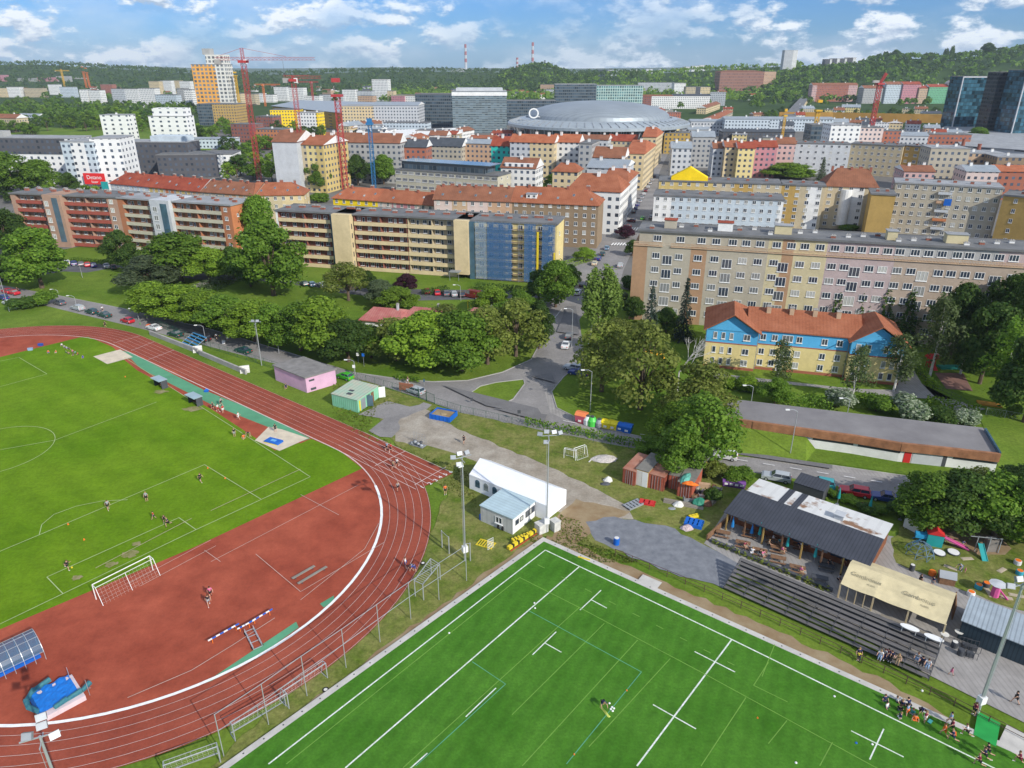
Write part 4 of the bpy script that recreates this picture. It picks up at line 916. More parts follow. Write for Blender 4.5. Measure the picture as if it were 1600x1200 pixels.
# --- long beige block on the right with an attic storey behind a balustrade
e = (990,382,1700,424,20); o,yaw,W = eave(*e); X = lambda u: xat(*e,u)
s = Bld('apartment_block','long beige, yellow and pink apartment block with balustraded attic behind the school','apartment block',o,yaw,W,13,20)
secs = [(990,1012,'obrown','beige'),(1012,1080,'beige','beige'),(1080,1105,'obrown','beige'),(1105,1200,'beige','beige'),(1200,1222,'mlemon','mlemon'),(1222,1240,'obrown','obrown'),(1240,1292,'mlemon','mlemon'),(1292,1398,'mpink','mpink'),(1398,1500,'mtan','grey'),(1500,1560,'mtan','grey'),(1560,1700,'mtan','mpink')]
for a,b,m,m2 in secs:
 xa,xb = X(a),X(b); s.wall(xa,xb,0,13,0,20,PL_[m]); s.wall(max(xa,1.2),xb,1.5,12,20,23.2,PL_[m2],'attic_wall')
for a,b in ((990,1036),(1048,1200),(1200,1292),(1292,1398),(1398,1500),(1500,1600),(1600,1700)):
 xa,xb = X(a),X(b) - .05; bl = MB().box(xa,xb,-.12,.12,20.75,20.87).box(xa,xb,-.3,.2,19.85,20.02)
 for i in range(int((xb - xa) / .3)): bl.box(xa + .3 * i + .05,xa + .3 * i + .17,-.06,.06,20.02,20.75)
 bl.build('balustrade',PL_['tan'],s.r)
zs = [16.8 - 3.6 * k for k in range(5)]
big = [1044,1138,1226,1344 - 5,1446,1560]
for bu in big:
 for z in zs: s.win(X(bu),z - 1.4,2.4,2.3)
for u in (1026,1062): s.rows([X(u)],zs,1.9,1.5)
for u in (1092,1118,1162,1186,1211,1252,1277,1302,1322,1361,1382,1405,1427,1470,1490,1512,1535,1586,1612,1640,1670): s.rows([X(u)],zs,2.0,1.5)
for u in (1026,1062,1095,1118,1144,1165,1187,1213,1236,1257,1281,1304,1327,1346,1366,1387,1406,1430,1451,1472,1496,1515,1540,1562,1585): s.win(X(u),20.9,2.0,1.5,y=1.5)
s.flat(RF['flat'],1.0,X(1700),1.3,12.2,23.2,.35,.35)
for u,wd,m in ((1043,3,'beige'),(1130,3.6,'white'),(1222,4,'mlemon'),(1395,2.2,'mlemon'),(1498,4.5,'mlemon')):
 MB().box(X(u) - wd / 2,X(u) + wd / 2,5,7.6,23.55,25.6,0).box(X(u) - wd / 2 - .2,X(u) + wd / 2 + .2,4.8,7.8,25.6,25.75,1).build('stair_hut',[PL_[m],RF['red'] if m in ('white','beige') else RF['pale']],s.roof)
for k in range(26): s.chimney(4 + k * 3.6,4 + (k * 5 % 4) * 1.7,23.55,1.1,.7,.5,PL_['white'] if k % 3 else BRICK)
s.rows([6.5],[17.2 - 6.4 * k for k in range(2)],.9,1.4,'l'); s.done()
# --- yellow and blue school
e_ = P(1098,573); f_ = P(1402,603); d_ = f_ - e_; yaw = math.atan2(d_.y,d_.x); W = d_.length
s = Bld('school','yellow and blue school building with three orange tiled roof wings and red bands','school',e_,yaw,W,15,9)
RFZ = RF['terra']
def wallband(x0,x1,y0,y1,h):
 s.wall(x0,x1,y0,y1,0,.7,PL_['brick'],'plinth'); s.wall(x0,x1,y0,y1,.7,5.9,PL_['lemon']); s.wall(x0 - .03,x1 + .03,y0 - .03,y1,5.9,6.15,PL_['brick'],'string_course'); s.wall(x0,x1,y0,y1,6.15,h,PL_['sky'],'upper_wall')
wl = W * .27; wr = W * .74
wallband(0,wl,0,15,9); wallband(wl,wr,1.6,14,9.08); wallband(wr,W,0,15,9)
def crossroof(x0,x1,y0,y1,z,rh,hb):
 """a roof whose gable faces the front, ridge running back, hipped at the rear"""
 ov = .7; X0,X1,Y0,Y1 = x0 - ov,x1 + ov,y0 - ov - .3,y1 + ov; xm = (X0 + X1) / 2; t = .2
 v = [(X0,Y0,z),(X1,Y0,z),(X1,Y1,z),(X0,Y1,z),(xm,Y0,z + rh),(xm,Y1 - hb,z + rh),(X0,Y0,z - t),(X1,Y0,z - t),(X1,Y1,z - t),(X0,Y1,z - t),(xm,Y0,z + rh - t)]
 b = MB().add(v,[(0,4,5,3),(4,1,2,5),(2,3,5),(7,8,2,1),(8,9,3,2),(9,6,0,3),(0,6,10,4),(4,10,7,1)],0)
 s.roof = b.build('roof',RFZ,s.r); f = rh * (xm - x0) / (xm - X0)
 MB().add([(x0,y0,z - t),(x1,y0,z - t),(xm,y0,z + f - .25),(x0,y0 + .3,z - t),(x1,y0 + .3,z - t),(xm,y0 + .3,z + f - .25)],[(0,1,2),(5,4,3),(0,2,5,3),(1,4,5,2),(0,3,4,1)]).build('gable',PL_['sky'],s.r)
s.pitched(RFZ,3.4,0,0,.3,wl - 2,wr + 2,1.5,14,9.1); mid = s.roof
for x in (.32,.44,.56,.68): s.chimney(W * x,6.5,11.9,.9,.9,1.3,PL_['tan'])
crossroof(0,wl,0,15,9.0,3.9,6); crossroof(wr,W,0,15,9.0,3.9,6)
for z in (7.0,3.7,1.1):
 for x in (1.9,3.6,5.3): s.win(x,z,.8,1.5)
 for x in (wl - 2.2,): s.win(x,z,1.4,1.4)
 for x in (wr + 1.4,wr + 3.4,W - 3.6,W - 1.9): s.win(x,z,.9,1.5)
 for x in (wl + 1.2,wl + 3.6,wl + 8.6,wr - 5.0,wr - 2.0): s.win(x,z,1.2,1.4,y=1.6)
s.win(wl + 6.2,7.0,2.2,1.5,y=1.6); s.win(wl + 6.2,3.7,2.2,1.5,y=1.6)
for z in (7.0,3.7): s.win(4,z,1,1.5,'l'); s.win(10,z,1,1.5,'l')
MB().box(wl + 4.6,wl + 5.9,1.52,1.6,.2,2.5).build('door',M['white'],s.r); MB().box(wl + 4.0,wl + 7.0,.6,1.6,2.7,2.82).build('door_canopy',M['grey'],s.r)
MB().box(wl + .15,wl + .3,1.4,1.55,0,9).box(wr - .3,wr - .15,1.4,1.55,0,9).build('drainpipe',M['grey'],s.r); s.done()
# --- retaining building with the asphalt parking deck
a = P(1130,657,3.4); b = P(1560,706,3.4)
tr = P(1262,676,3.4); q0 = P(1113,632,3.4)
s = Bld('parking_deck','low white garage building with brown fascia and asphalt parking deck on its roof','garage',Vector((0,0,0)),0,10,10,3)
poly = [P(1120,628,3.4),P(1190,664,3.4),P(1262,676,3.4),P(1335,682,3.4),P(1412,696,3.4),P(1500,706,3.4),P(1565,709,3.4),P(1540,668,3.4),P(1300,645,3.4)]
poly = [P(1118,632,3.4),P(1140,655,3.4),P(1262,672,3.4),P(1335,682,3.4),P(1408,694,3.4),P(1495,703,3.4),P(1562,711,3.4),P(1536,668,3.4),P(1330,645,3.4),P(1160,625,3.4)]
DECK = mat('deck_asphalt',(.17,.16,.165),.95,.2,.15,col2=(.25,.24,.24),det=7)
MB().prism([(p.x,p.y) for p in poly],0,3.38,0,1).build('wall',[PL_['white'],DECK],s.r)
fa = MB(); TANF = mat('fascia_brown',(.3,.14,.07),.9,.3,.7)
front = poly[1:7]
for p,q in zip(front,front[1:]):
 d = (q - p).normalized(); n_ = Vector((d.y,-d.x,0)); fa.prism([tuple(p + n_ * .5)[:2],tuple(q + n_ * .5)[:2],tuple(q - n_ * .1)[:2],tuple(p - n_ * .1)[:2]],2.3,3.75)
fa.build('fascia',TANF,s.r)
bk_ = MB(); A_,B_,C_ = poly[1],poly[2],poly[2] + (poly[3] - poly[2]) * .25   # grass bank against the left part
nA = Vector(((B_ - A_).y,-(B_ - A_).x,0)).normalized(); g0,g1,g2,g3 = poly[0] + nA * .55,A_ + nA * .55,B_ + nA * .55,C_ + nA * .3
bk_.add([(g0.x,g0.y,2.5),(g1.x,g1.y,2.5),(g2.x,g2.y,2.2),(g3.x,g3.y,.06),tuple((g0 + nA * 7).xy) + (.06,),tuple((g1 + nA * 7).xy) + (.06,),tuple((g2 + nA * 5).xy) + (.06,)],[(0,4,5,1),(1,5,6,2),(2,6,3)]).build('grass_bank',GRASS)['kind'] = 'structure'
def onfront(u,v0,w,z0,z1,m,name,off=.06):
 for p,q in zip(front,front[1:]):
  c = P(u,v0,1.5); d = (q - p); t = (c - p).dot(d) / d.length_squared
  if 0 <= t <= 1: break
 d.normalize(); n_ = Vector((d.y,-d.x,0)); c = p + d * (c - p).dot(d)
 o = MB().box(-w / 2,w / 2,-off,.02,z0,z1).build(name,m,s.r,(c.x,c.y,0)); o.rotation_euler = (0,0,math.atan2(d.y,d.x)); return o
for u,v,w_ in ((1300,688,6.5),(1372,700,6.5),(1522,722,6.5)): onfront(u,v,w_,1.7,2.3,M['dgrey'],'window')
onfront(1421,716,1.1,.05,2.2,M['red'],'door'); onfront(1450,716,4.6,.05,2.2,PL_['lgrey'],'garage_door'); onfront(1474,716,.9,.05,2.2,M['dgrey'],'door',.05)
MB().box(0,.3,0,9,3.38,3.95).build('parapet',M['glassb'],s.r,(poly[6].x - .2,poly[6].y,0),0).rotation_euler = (0,0,math.atan2(poly[7].y - poly[6].y,poly[7].x - poly[6].x) - math.pi / 2)
# pale brick retaining wall leading to it
def wallrun(name,pts,h,th,m,label,cat='wall'):
 b = MB()
 for p,q in zip(pts,pts[1:]):
  d = (q - p).normalized(); n_ = Vector((d.y,-d.x,0)) * th / 2; b.prism([tuple(p + n_)[:2],tuple(q + n_)[:2],tuple(q - n_)[:2],tuple(p - n_)[:2]],0,h)
 return tag(b.build(name,m),label,cat)
wallrun('retaining_wall',[P(235,523),P(310,552)],1.1,.4,M['concrete'],'upper low concrete wall on the bank between track and street','wall')
wallrun('retaining_wall',[P(312,554),P(385,585)],1.1,.4,M['concrete'],'lower concrete wall on the track bank below the blue bleachers','wall')
# --- pink roofed nursery in the grove
for (e,D,rh,lb) in (((565,500,625,505,3.6),9,2.2,'low white nursery pavilion with pinkish red sheet roof in the grove'),((628,498,690,503,3.6),9,1.8,'low nursery pavilion with faded mossy red roof'),((722,497,770,503,3.6),8,1.5,'small pavilion with pink roof beside the yellow play frame')):
 o,yaw,W = eave(*e); s = Bld('pavilion',lb,'pavilion',o,yaw,W,D,3.6); s.wall(0,W,0,D,0,3.6,PL_['white']); s.pitched(mat('roof_pinkish',(.36,.1,.09),.7,.2,.4,col2=(.46,.2,.17),strip=(0,.6,.85)),rh,2,2,.6)
 s.rows([W * (k + .5) / 5 for k in range(5)],[1.0],1.5,1.4); s.chimney(W * .8,D * .45,3.6 + rh,.5,.5,1.2,PL_['lgrey']); s.done()
# ------------------------------------------------------------ the city further off
def gridwall(name,base,wc,px=3.0,pz=3.0,fw=.45,fh=.45,rough=.9,spec=.1,wr=.15,rnd_=.35):
 """plastered wall with a grid of window openings in it (too small here to be modelled one by one)"""
 name = 'facade_' + name
 if name in MATS: return MATS[name]
 m = bpy.data.materials.new(name); MATS[name] = m; m.use_nodes = True; n = m.node_tree.nodes; l = m.node_tree.links; b = n['Principled BSDF']
 tc = n.new('ShaderNodeTexCoord'); so = n.new('ShaderNodeSeparateXYZ'); sn = n.new('ShaderNodeSeparateXYZ'); l.new(tc.outputs['Object'],so.inputs[0]); l.new(tc.outputs['Normal'],sn.inputs[0])
 def mm(op,a,c=None):
  q = n.new('ShaderNodeMath'); q.operation = op
  for i,x in enumerate((a,c)):
   if x is None: continue
   if isinstance(x,(int,float)): q.inputs[i].default_value = x
   else: l.new(x,q.inputs[i])
  return q.outputs[0]
 ax = mm('ABSOLUTE',sn.outputs[0]); ay = mm('ABSOLUTE',sn.outputs[1]); az = mm('ABSOLUTE',sn.outputs[2])
 co = mm('ADD',mm('MULTIPLY',so.outputs[0],mm('GREATER_THAN',ay,.5)),mm('MULTIPLY',so.outputs[1],mm('GREATER_THAN',ax,.5)))
 sx = mm('DIVIDE',co,px); sz = mm('DIVIDE',so.outputs[2],pz); fx = mm('FRACT',sx); fz = mm('FRACT',sz)
 wx = mm('LESS_THAN',mm('ABSOLUTE',mm('SUBTRACT',fx,.5)),fw / 2); wz = mm('LESS_THAN',mm('ABSOLUTE',mm('SUBTRACT',fz,.5)),fh / 2)
 k = mm('MULTIPLY',mm('MULTIPLY',wx,wz),mm('LESS_THAN',az,.5))
 cb = n.new('ShaderNodeCombineXYZ'); l.new(mm('FLOOR',sx),cb.inputs[0]); l.new(mm('FLOOR',sz),cb.inputs[1]); wn = n.new('ShaderNodeTexWhiteNoise'); l.new(cb.outputs[0],wn.inputs[0])
 no = n.new('ShaderNodeTexNoise'); no.inputs['Scale'].default_value = .15; l.new(tc.outputs['Object'],no.inputs[0])
 w1 = n.new('ShaderNodeMix'); w1.data_type = 'RGBA'; l.new(mm('MULTIPLY',wn.outputs[0],1.0),w1.inputs[0]); w1.inputs[6].default_value = (*[c * (1 - rnd_) for c in wc],1); w1.inputs[7].default_value = (*[min(1,c * (1 + 3 * rnd_) + .02) for c in wc],1)
 b1 = n.new('ShaderNodeMix'); b1.data_type = 'RGBA'; l.new(no.outputs[0],b1.inputs[0]); b1.inputs[6].default_value = (*[c * .85 for c in base],1); b1.inputs[7].default_value = (*[min(1,c * 1.12) for c in base],1)
 x = n.new('ShaderNodeMix'); x.data_type = 'RGBA'; l.new(k,x.inputs[0]); l.new(b1.outputs[2],x.inputs[6]); l.new(w1.outputs[2],x.inputs[7]); l.new(x.outputs[2],b.inputs['Base Color'])
 r = n.new('ShaderNodeMapRange'); r.inputs[3].default_value = rough; r.inputs[4].default_value = wr; l.new(k,r.inputs[0]); l.new(r.outputs[0],b.inputs['Roughness']); b.inputs['Specular IOR Level'].default_value = .4
 return m
DK = (.05,.065,.09)
GW = {k: gridwall(k,PC[k],DK,3.1,3.1) for k in ('white','cream','beige','sand','yellow','pink','lgrey','grey','blueg','peach','brick','orange','brown','teal','green','ochre','tan','rose','lemon','bright','lpink','dgrey','darkred','gold')}
GW['glassdark'] = gridwall('glassdark',(.12,.14,.15),(.03,.05,.07),2.4,3.4,.86,.62,.35)
GW['glassband'] = gridwall('glassband',(.22,.26,.27),(.05,.08,.1),3.0,1.7,.96,.5,.4,rnd_=.5)
GW['glassgreen'] = gridwall('glassgreen',(.42,.55,.5),(.05,.12,.13),3.0,3.4,.7,.7,.5)
GW['tower'] = gridwall('tower',(.8,.38,.07),(.12,.13,.14),6.0,5.2,.6,.6,rnd_=.3)
GW['towerw'] = gridwall('towerw',(.7,.68,.62),(.12,.13,.14),6.0,5.2,.6,.6,rnd_=.3)
GW['gtower'] = gridwall('gtower',(.03,.05,.06),(.012,.05,.075),3.2,3.6,.93,.86,.2,wr=.06,rnd_=.6)
GW['gtower_dark_side'] = gridwall('gtower_dark_side',(.02,.025,.03),(.008,.012,.02),3.2,3.6,.9,.6,.3,wr=.1)
GW['white4'] = gridwall('white4',(.76,.76,.74),DK,4.2,3.2,.34,.45)
GW['cube'] = gridwall('cube',(.78,.78,.76),DK,7.0,3.6,.3,.42)
GW['brickbig'] = gridwall('brickbig',(.3,.15,.11),(.1,.07,.07),3.0,6.5,.6,.35)
def fb(uL,uR,vb,vt,D,wall,label,roof='flat',rh=4,yaw=-17,name='house',cat='house',group=None,extra=None,hl=0,hr=0,zb=0,Y=None,chim=None,cm='white'):
 """building whose front-left base stands at photo column uL, row vb; its right end at column uR"""
 a = P(uL,vb) if Y is None else Vector((tz(uL) * Y,Y,hill(tz(uL) * Y,Y)))
 y = R(yaw); h = AT(uL,vt,a.y).z - a.z; dy_ = (600 - (vb if Y is None else 110)) / F0; k = (uR - 800) / F0 / (CP + dy_ * SP)
 W = (k * a.y - a.x) / (math.cos(y) - k * math.sin(y)); W = max(3,W)
 s = Bld(name,label,cat,a - Vector((0,0,zb)),y,W,D,h + zb,group); H_ = h + zb
 WM_ = lambda k: PL_[k[1:]] if k[0] == '_' else GW[k]
 if isinstance(wall,str): s.wall(0,W,0,D,0,H_,WM_(wall))
 else:
  x = 0
  for f,wname in wall: s.wall(W * x,W * f,0,D,0,H_,WM_(wname)); x = f
 if roof in ('flat','pale','tin','slate') and rh <= 0: roof = roof
 if roof in ('flat','pale'): s.flat(RF[roof],ov=.2)
 elif roof:
  s.pitched(RF[roof],rh,hl,hr,gable=PL_['white'] if not (hl and hr) else None)
 if chim is None: chim = max(1,int(W / 9))
 zz = H_ + (.4 if roof in ('flat','pale') else rh - .3)
 for i in range(chim): s.chimney((i + .5) * W / chim + (i % 2) * .8,D * (.42 + .16 * (i % 2)),zz,1.3,1.0,1.4,PL_[cm])
 if extra: extra(s)
 return s
# white corner house row on the left of the avenue
fb(940,977,338,284,34,'white','second white house behind the corner one, along the avenue','terra',4,hr=3,chim=3)
fb(885,966,362,297,22,[(.9,'white'),(1,'white')],'white corner house with brown hipped roof where the avenue begins','terra',5.5,hl=4,hr=4,name='corner_house',chim=1)
fb(862,900,330,268,12,'cream','small cream courtyard house with orange roof behind the white corner house','terra',3.5,hl=3,hr=3)
fb(915,975,318,262,26,'lgrey','pale house with a blank end wall behind the white corner house roof','tin',3)
fb(975,1003,296,240,52,'cream','cream avenue house with orange roof beyond the white corner house','orange',5,hr=3)
fb(925,972,300,246,16,'beige','beige house with stepped roof beside the grey windowed slab','brown',5)
fb(902,922,300,225,22,'grey','tall narrow grey house with round windows and a dark side wall','flat')
fb(1001,1022,262,214,40,'cream','cream corner house with orange roof further up the avenue','orange',5,hr=3)
fb(905,948,258,218,14,'lgrey','grey house with dormered red roof before the arena glass','brown',3)
fb(948,992,256,220,14,'sand','house with red mansard roof right before the arena glass front','red',4)
fb(862,902,290,222,13,'white','white rendered house with orange roof, right part of the pair before the arena','orange',4,chim=2)
fb(797,864,290,222,13,[(.45,'lgrey'),(1,'cream')],'pale house with orange roof and tall white chimneys, left of the pair before the arena','orange',4,chim=3)
fb(768,796,285,228,12,'teal','narrow turquoise house under a red roof','red',5,chim=1)
def mans(s):
 s.roof['label'] = 'red mansard roof with a long dormer'; MB().box(1.5,s.W - 1.5,.4,3,s.h - .2,s.h + 2.2).build('dormer',GW['white'],s.r)
fb(783,836,312,262,15,'white','white house with red mansard roof right of the long office','brown',4.5,extra=mans)
def office(s):
 MB().box(3,s.W - 8,2,s.D - 1,s.h + .4,s.h + 4.2).build('penthouse',GW['glassdark'],s.r); MB().box(2,s.W - 5,1.2,s.D,s.h + 4.2,s.h + 4.5).build('penthouse_roof',M['glassb'],s.r)
s = tenement((617,265,778,276,13.5),14,4,[(778,'paleband')],None,0,'long white office with four window rows and dark glazed penthouse',chim=0,flatm='flat',wsz=(3.0,1.5),step=3.8,name='office_building',cat='office'); office(s)
# grey rows behind the cranes
fb(435,472,302,222,26,'_lgrey','tall grey gable walled house beside the crane masts','brown',5,yaw=-8,chim=1)
fb(472,512,300,226,26,[(.35,'sand'),(.7,'lemon'),(1,'yellow')],'house striped in beige, green and yellow under a brown roof','terra',4,yaw=-17,chim=2)
fb(512,628,284,222,12,'grey','long grey five storey row under a dull red roof behind the courtyard trees','brown',5,yaw=-10,chim=5)
fb(628,668,284,230,12,'brick','brick red end house of the long grey row','slate',4,yaw=-10,chim=1)
fb(668,722,262,228,14,'beige','old house with dark slate gable roof behind the long office','slate',5,chim=2)
fb(722,768,262,224,14,'peach','peach house with blue grey roof near the turquoise house','tin',2.5,chim=2)
# hospital on the left
def hosp(s):
 MB().box(-.15,s.W * .93,-.2,s.D,s.h - 8.5,s.h + .05).build('upper_storeys',GW['dgrey'],s.r); MB().box(s.W * .3,s.W * .42,3,9,s.h + .4,s.h + 3.5).build('roof_plant',PL_['grey'],s.r)
fb(-60,130,285,215,16,'white4','black and white hospital wing with dark upper storeys','pale',name='hospital_wing',cat='hospital',yaw=-6,extra=hosp,chim=0)
fb(112,160,298,222,20,[(.3,'blueg'),(.75,'white4'),(1,'blueg')],'white stair wing of the hospital with large dark windows','pale',name='hospital_wing',cat='hospital',yaw=-6,chim=0)
fb(157,203,298,217,18,'white4','bright white tower like wing of the hospital','pale',name='hospital_wing',cat='hospital',yaw=3,chim=0)
def teal(s): MB().box(s.W * .45,s.W * .95,2,s.D - 2,s.h + .4,s.h + 3.6).build('roof_storey',PL_['blueg'],s.r)
fb(196,300,272,222,16,'dgrey','dark grey hospital wing with teal roof storey','pale',name='hospital_wing',cat='hospital',yaw=-5,extra=teal,chim=0)
fb(250,368,278,243,22,[(.25,'dgrey'),(.8,'dgrey'),(1,'white4')],'low dark hospital wing nearest the long red roof','flat',name='hospital_wing',cat='hospital',yaw=6,chim=0)
fb(300,366,232,217,14,'blueg','low bluish hospital annexe behind the dark wing','tin',1,name='hospital_wing',cat='hospital',yaw=-3,chim=0)
fb(165,208,225,180,12,'cube','left one of two white cube apartment houses above the hospital','pale',yaw=-4,name='apartment_house',chim=1)
fb(240,298,228,182,14,'cube','right one of two white cube apartment houses, with a terrace storey','pale',yaw=-4,name='apartment_house',chim=1,extra=lambda s: MB().box(s.W * .1,s.W * .95,2,s.D,s.h + .4,s.h + 6.5).build('top_storey',GW['cube'],s.r))
fb(-20,30,205,184,14,'sand','low house with dull brown roof at the left picture edge','brown',4,chim=2)
fb(30,62,192,180,12,'blueg','grey roofed low hall in the park at the left','tin',2,chim=0)
# orange tower
def otow(s):
 MB().box(s.W * .42,s.W * .98,3,s.D - 3,s.h + .4,s.h + 13).build('top_storey',GW['towerw'],s.r); MB().box(s.W * .34,s.W * .55,4,s.D - 4,s.h + 13,s.h + 21).build('lift_tower',PL_['grey'],s.r)
fb(311,364,178,101,22,[(.68,'tower'),(1,'towerw')],'tall orange and white checkered residential tower','flat',name='tower_block',cat='tower',yaw=-4,extra=otow,chim=0)
fb(312,372,196,163,30,[(.4,'glassdark'),(1,'ochre')],'low dark and ochre podium at the foot of the orange tower','flat',name='podium',cat='building',yaw=-4,chim=0)
fb(364,400,222,194,14,'darkred','brick red house right of the orange tower podium','flat',chim=0)
fb(400,442,232,202,18,'orange','orange low house left of the bright yellow building','flat',chim=1)
fb(402,428,205,182,16,'darkred','dark red house beside the bright yellow building','flat',chim=1)
MB_ = fb(425,470,200,172,22,'bright','bright yellow windowless looking hall','flat',yaw=3,chim=0,name='yellow_hall',cat='hall')
fb(468,500,212,176,14,[(.9,'white'),(1,'bright')],'white and yellow block below the depot hall','pale',yaw=-12,chim=2)
# depot hall
def hall_roof(name,s,m,rh):
 n = 8; b = MB(); W,D,h = s.W,s.D,s.h
 vs = []
 for x in (-.5,W + .5):
  for i in range(n + 1): t = i / n; vs.append((x,-.5 + (D + 1) * t,h + rh * math.sin(math.pi * t)))
 b.add(vs,[(i,i + n + 1,i + n + 2,i + 1) for i in range(n)] + [tuple(range(n + 1)),tuple(range(2 * n + 1,n,-1))]); s.roof = b.build(name,m,s.r)
def prect(name,label,cat,pts,h,wall,roof,m2=None):
 """building on a ground outline given in photo pixels"""
 w_ = [P(*p) for p in pts]; r = thing(name,label,cat,(w_[0].x,w_[0].y,0)); q = [(p.x - w_[0].x,p.y - w_[0].y) for p in w_]
 MB().prism(q,0,h,0).build('wall',wall,r); c = (sum(p[0] for p in q) / len(q),sum(p[1] for p in q) / len(q))
 q2 = [(c[0] + (p[0] - c[0]) * 1.02,c[1] + (p[1] - c[1]) * 1.02) for p in q]; MB().prism(q2,h,h + .5,0).build('roof',roof,r); return r
prect('depot_hall','long gold walled depot hall with blue grey roof behind the cranes','hall',[(428,188),(536,203),(655,203),(600,181),(470,176)],17,GW['gold'],RF['tin'])
fb(536,585,206,166,30,'cream','sandy glazed end bay of the depot hall','pale',yaw=-3,chim=0,name='depot_bay',cat='hall')
fb(584,655,206,165,40,'lgrey','grey ribbed hall joined to the depot bay','tin',3,yaw=-3,chim=0,name='ribbed_hall',cat='hall')
def topband(s): MB().box(-.3,s.W + .3,-.3,s.D + .3,s.h - 4,s.h - .6).build('white_band',PL_['white'],s.r); MB().box(4,s.W - 4,4,s.D - 4,s.h + .4,s.h + 3).build('roof_plant',PL_['lgrey'],s.r)
fb(708,792,208,143,40,'glassband','large dark glass office block with a white band at its top','pale',yaw=2,chim=0,name='office_block',cat='office',extra=topband)
fb(651,709,198,147,26,'glassdark','dark glass wing at the left of the large office block','flat',yaw=-8,chim=0,name='office_block',cat='office')
fb(792,868,196,158,30,'glassdark','low dark glass office between the large block and the arena','flat',yaw=0,chim=0,name='office_block',cat='office')
fb(866,930,190,132,24,'glassdark','dark teal glass office behind the arena roof','pale',yaw=0,chim=0,name='office_block',cat='office')
fb(930,1002,186,134,24,'glassgreen','pale green gridded glass office behind the arena roof','pale',yaw=2,chim=0,name='office_block',cat='office')
fb(935,975,140,109,30,[(.35,'glassdark'),(.5,'lgrey'),(1,'blueg')],'tall grey blue office slab standing at the wood edge','flat',yaw=0,chim=0,name='office_block',cat='office')
fb(996,1052,150,129,20,'lgrey','long pale grey block right of the green glass office','flat',yaw=-6,chim=0)
fb(1052,1070,152,130,20,'white','white end block beside the long pale grey one','pale',yaw=4,chim=0)
fb(1070,1108,158,136,20,[(.4,'sand'),(.6,'dgrey'),(1,'cream')],'sandy block with a dark middle strip','flat',yaw=0,chim=0)
fb(1003,1050,170,150,20,[(.3,'darkred'),(1,'white')],'white and red low hall behind the arena','brown',2,yaw=-2,chim=0)
fb(1050,1108,170,150,14,'white','white old house with slate roof behind the arena','slate',3,yaw=-2,chim=2)
fb(1108,1132,165,144,14,'lgrey','pale narrow house right of the slate roofed one','flat',chim=1)
fb(1122,1190,150,112,50,'brickbig','huge terraced red brick building at the foot of the hill','brown',3,yaw=0,chim=0,name='brick_building',cat='building',hl=20,hr=20)
fb(1187,1208,150,112,40,'peach','sunlit pinkish end wing of the huge brick building','flat',yaw=8,chim=0,name='brick_building',cat='building')  # sunlit right part of the brick building, light put into a pinkish wall colour
fb(1266,1336,160,133,16,[(.1,'pink'),(.8,'brick'),(1,'pink')],'long salmon and brick apartment building with brown roof on the slope','brown',4,yaw=4,chim=2)
for i,(a,b,t,w_,rf,lb) in enumerate([(1346,1380,138,'grey','brown','greyish town house left of the blue grey ones on the slope'),(1380,1408,132,'blueg','brown','blue grey town house left of the rose gable'),(1406,1434,132,'rose','red','rose coloured gable house on the slope'),(1432,1450,138,'tan','red','tan house between the rose and green gables'),(1447,1480,136,'green','red','green gable house on the slope'),(1480,1500,130,'white','red','white house with red roof beside the glass tower')]):
 fb(a,b,162,t,20,w_,lb,rf,5,yaw=6,chim=1)
# glass towers
def gedge(s):
 MB().box(-.4,.5,-.4,.6,0,s.h + .3).box(s.W - .6,s.W + .4,-.4,.6,0,s.h + .3).box(.5,s.W - .6,-.4,.6,s.h - .8,s.h + .3).build('frame_edge',PL_['lgrey'],s.r)
fb(1486,1545,205,120,22,'gtower','dark blue glass tower with a pale edge frame','flat',yaw=3,chim=0,name='glass_tower',cat='tower',extra=gedge,zb=0)
fb(1538,1580,212,113,16,'gtower_dark_side','black slab standing for the shaded side of the first blue glass tower','flat',yaw=6,chim=0,name='glass_tower',cat='tower')  # dark side of the left glass tower: shade put into a black facade colour
fb(1578,1680,216,110,26,'gtower','dark glass tower cut by the right picture edge','flat',yaw=3,chim=0,name='glass_tower',cat='tower',extra=gedge)
prect('tower_podium','flat grey podium at the foot of the glass towers','building',[(1455,214),(1700,226),(1700,214),(1480,203)],4,PL_['grey'],RF['pale'])
prect('flat_hall','wide grey flat roofed hall at the right picture edge','hall',[(1500,246),(1700,262),(1700,236),(1480,222)],8,GW['lgrey'],RF['pale'])
# railway embankment wall and stadium annexe halls
wallrun('railway_wall',[P(1216,188),P(1300,188.5),P(1400,191),P(1490,193)],10,2,mat('ochre_wall',(.4,.22,.05),.9,.15,.1),'long ochre embankment wall along the railway')
for a in [(1078,1140,212,190,'lgrey','tin','grey curved annexe roof right of the arena'),(1130,1200,214,186,'blueg','tin','low blue grey hall, second from the arena'),(1200,1300,205,186,'blueg','tin','long blue grey shed roof beside the yellow crane'),(1128,1240,224,206,'dgrey','slate','dark slate roofed row behind the town houses'),(1290,1336,250,196,'white4','pale','white framed new building with large square windows'),(1262,1292,240,196,'glassdark','flat','dark glass front of the unfinished building'),(1336,1372,248,200,'lpink','flat','pale pink house beside the red yellow crane'),(1368,1400,246,205,'brick','flat','dark brick house behind the ochre apartment row')]:
 fb(a[0],a[1],a[2],a[3],18,a[4],a[6],a[5],2,yaw=-4,chim=1)
fb(1036,1078,240,208,14,'gold','golden brown panelled office beside the arena','flat',yaw=-2,chim=0,name='office_block',cat='office')
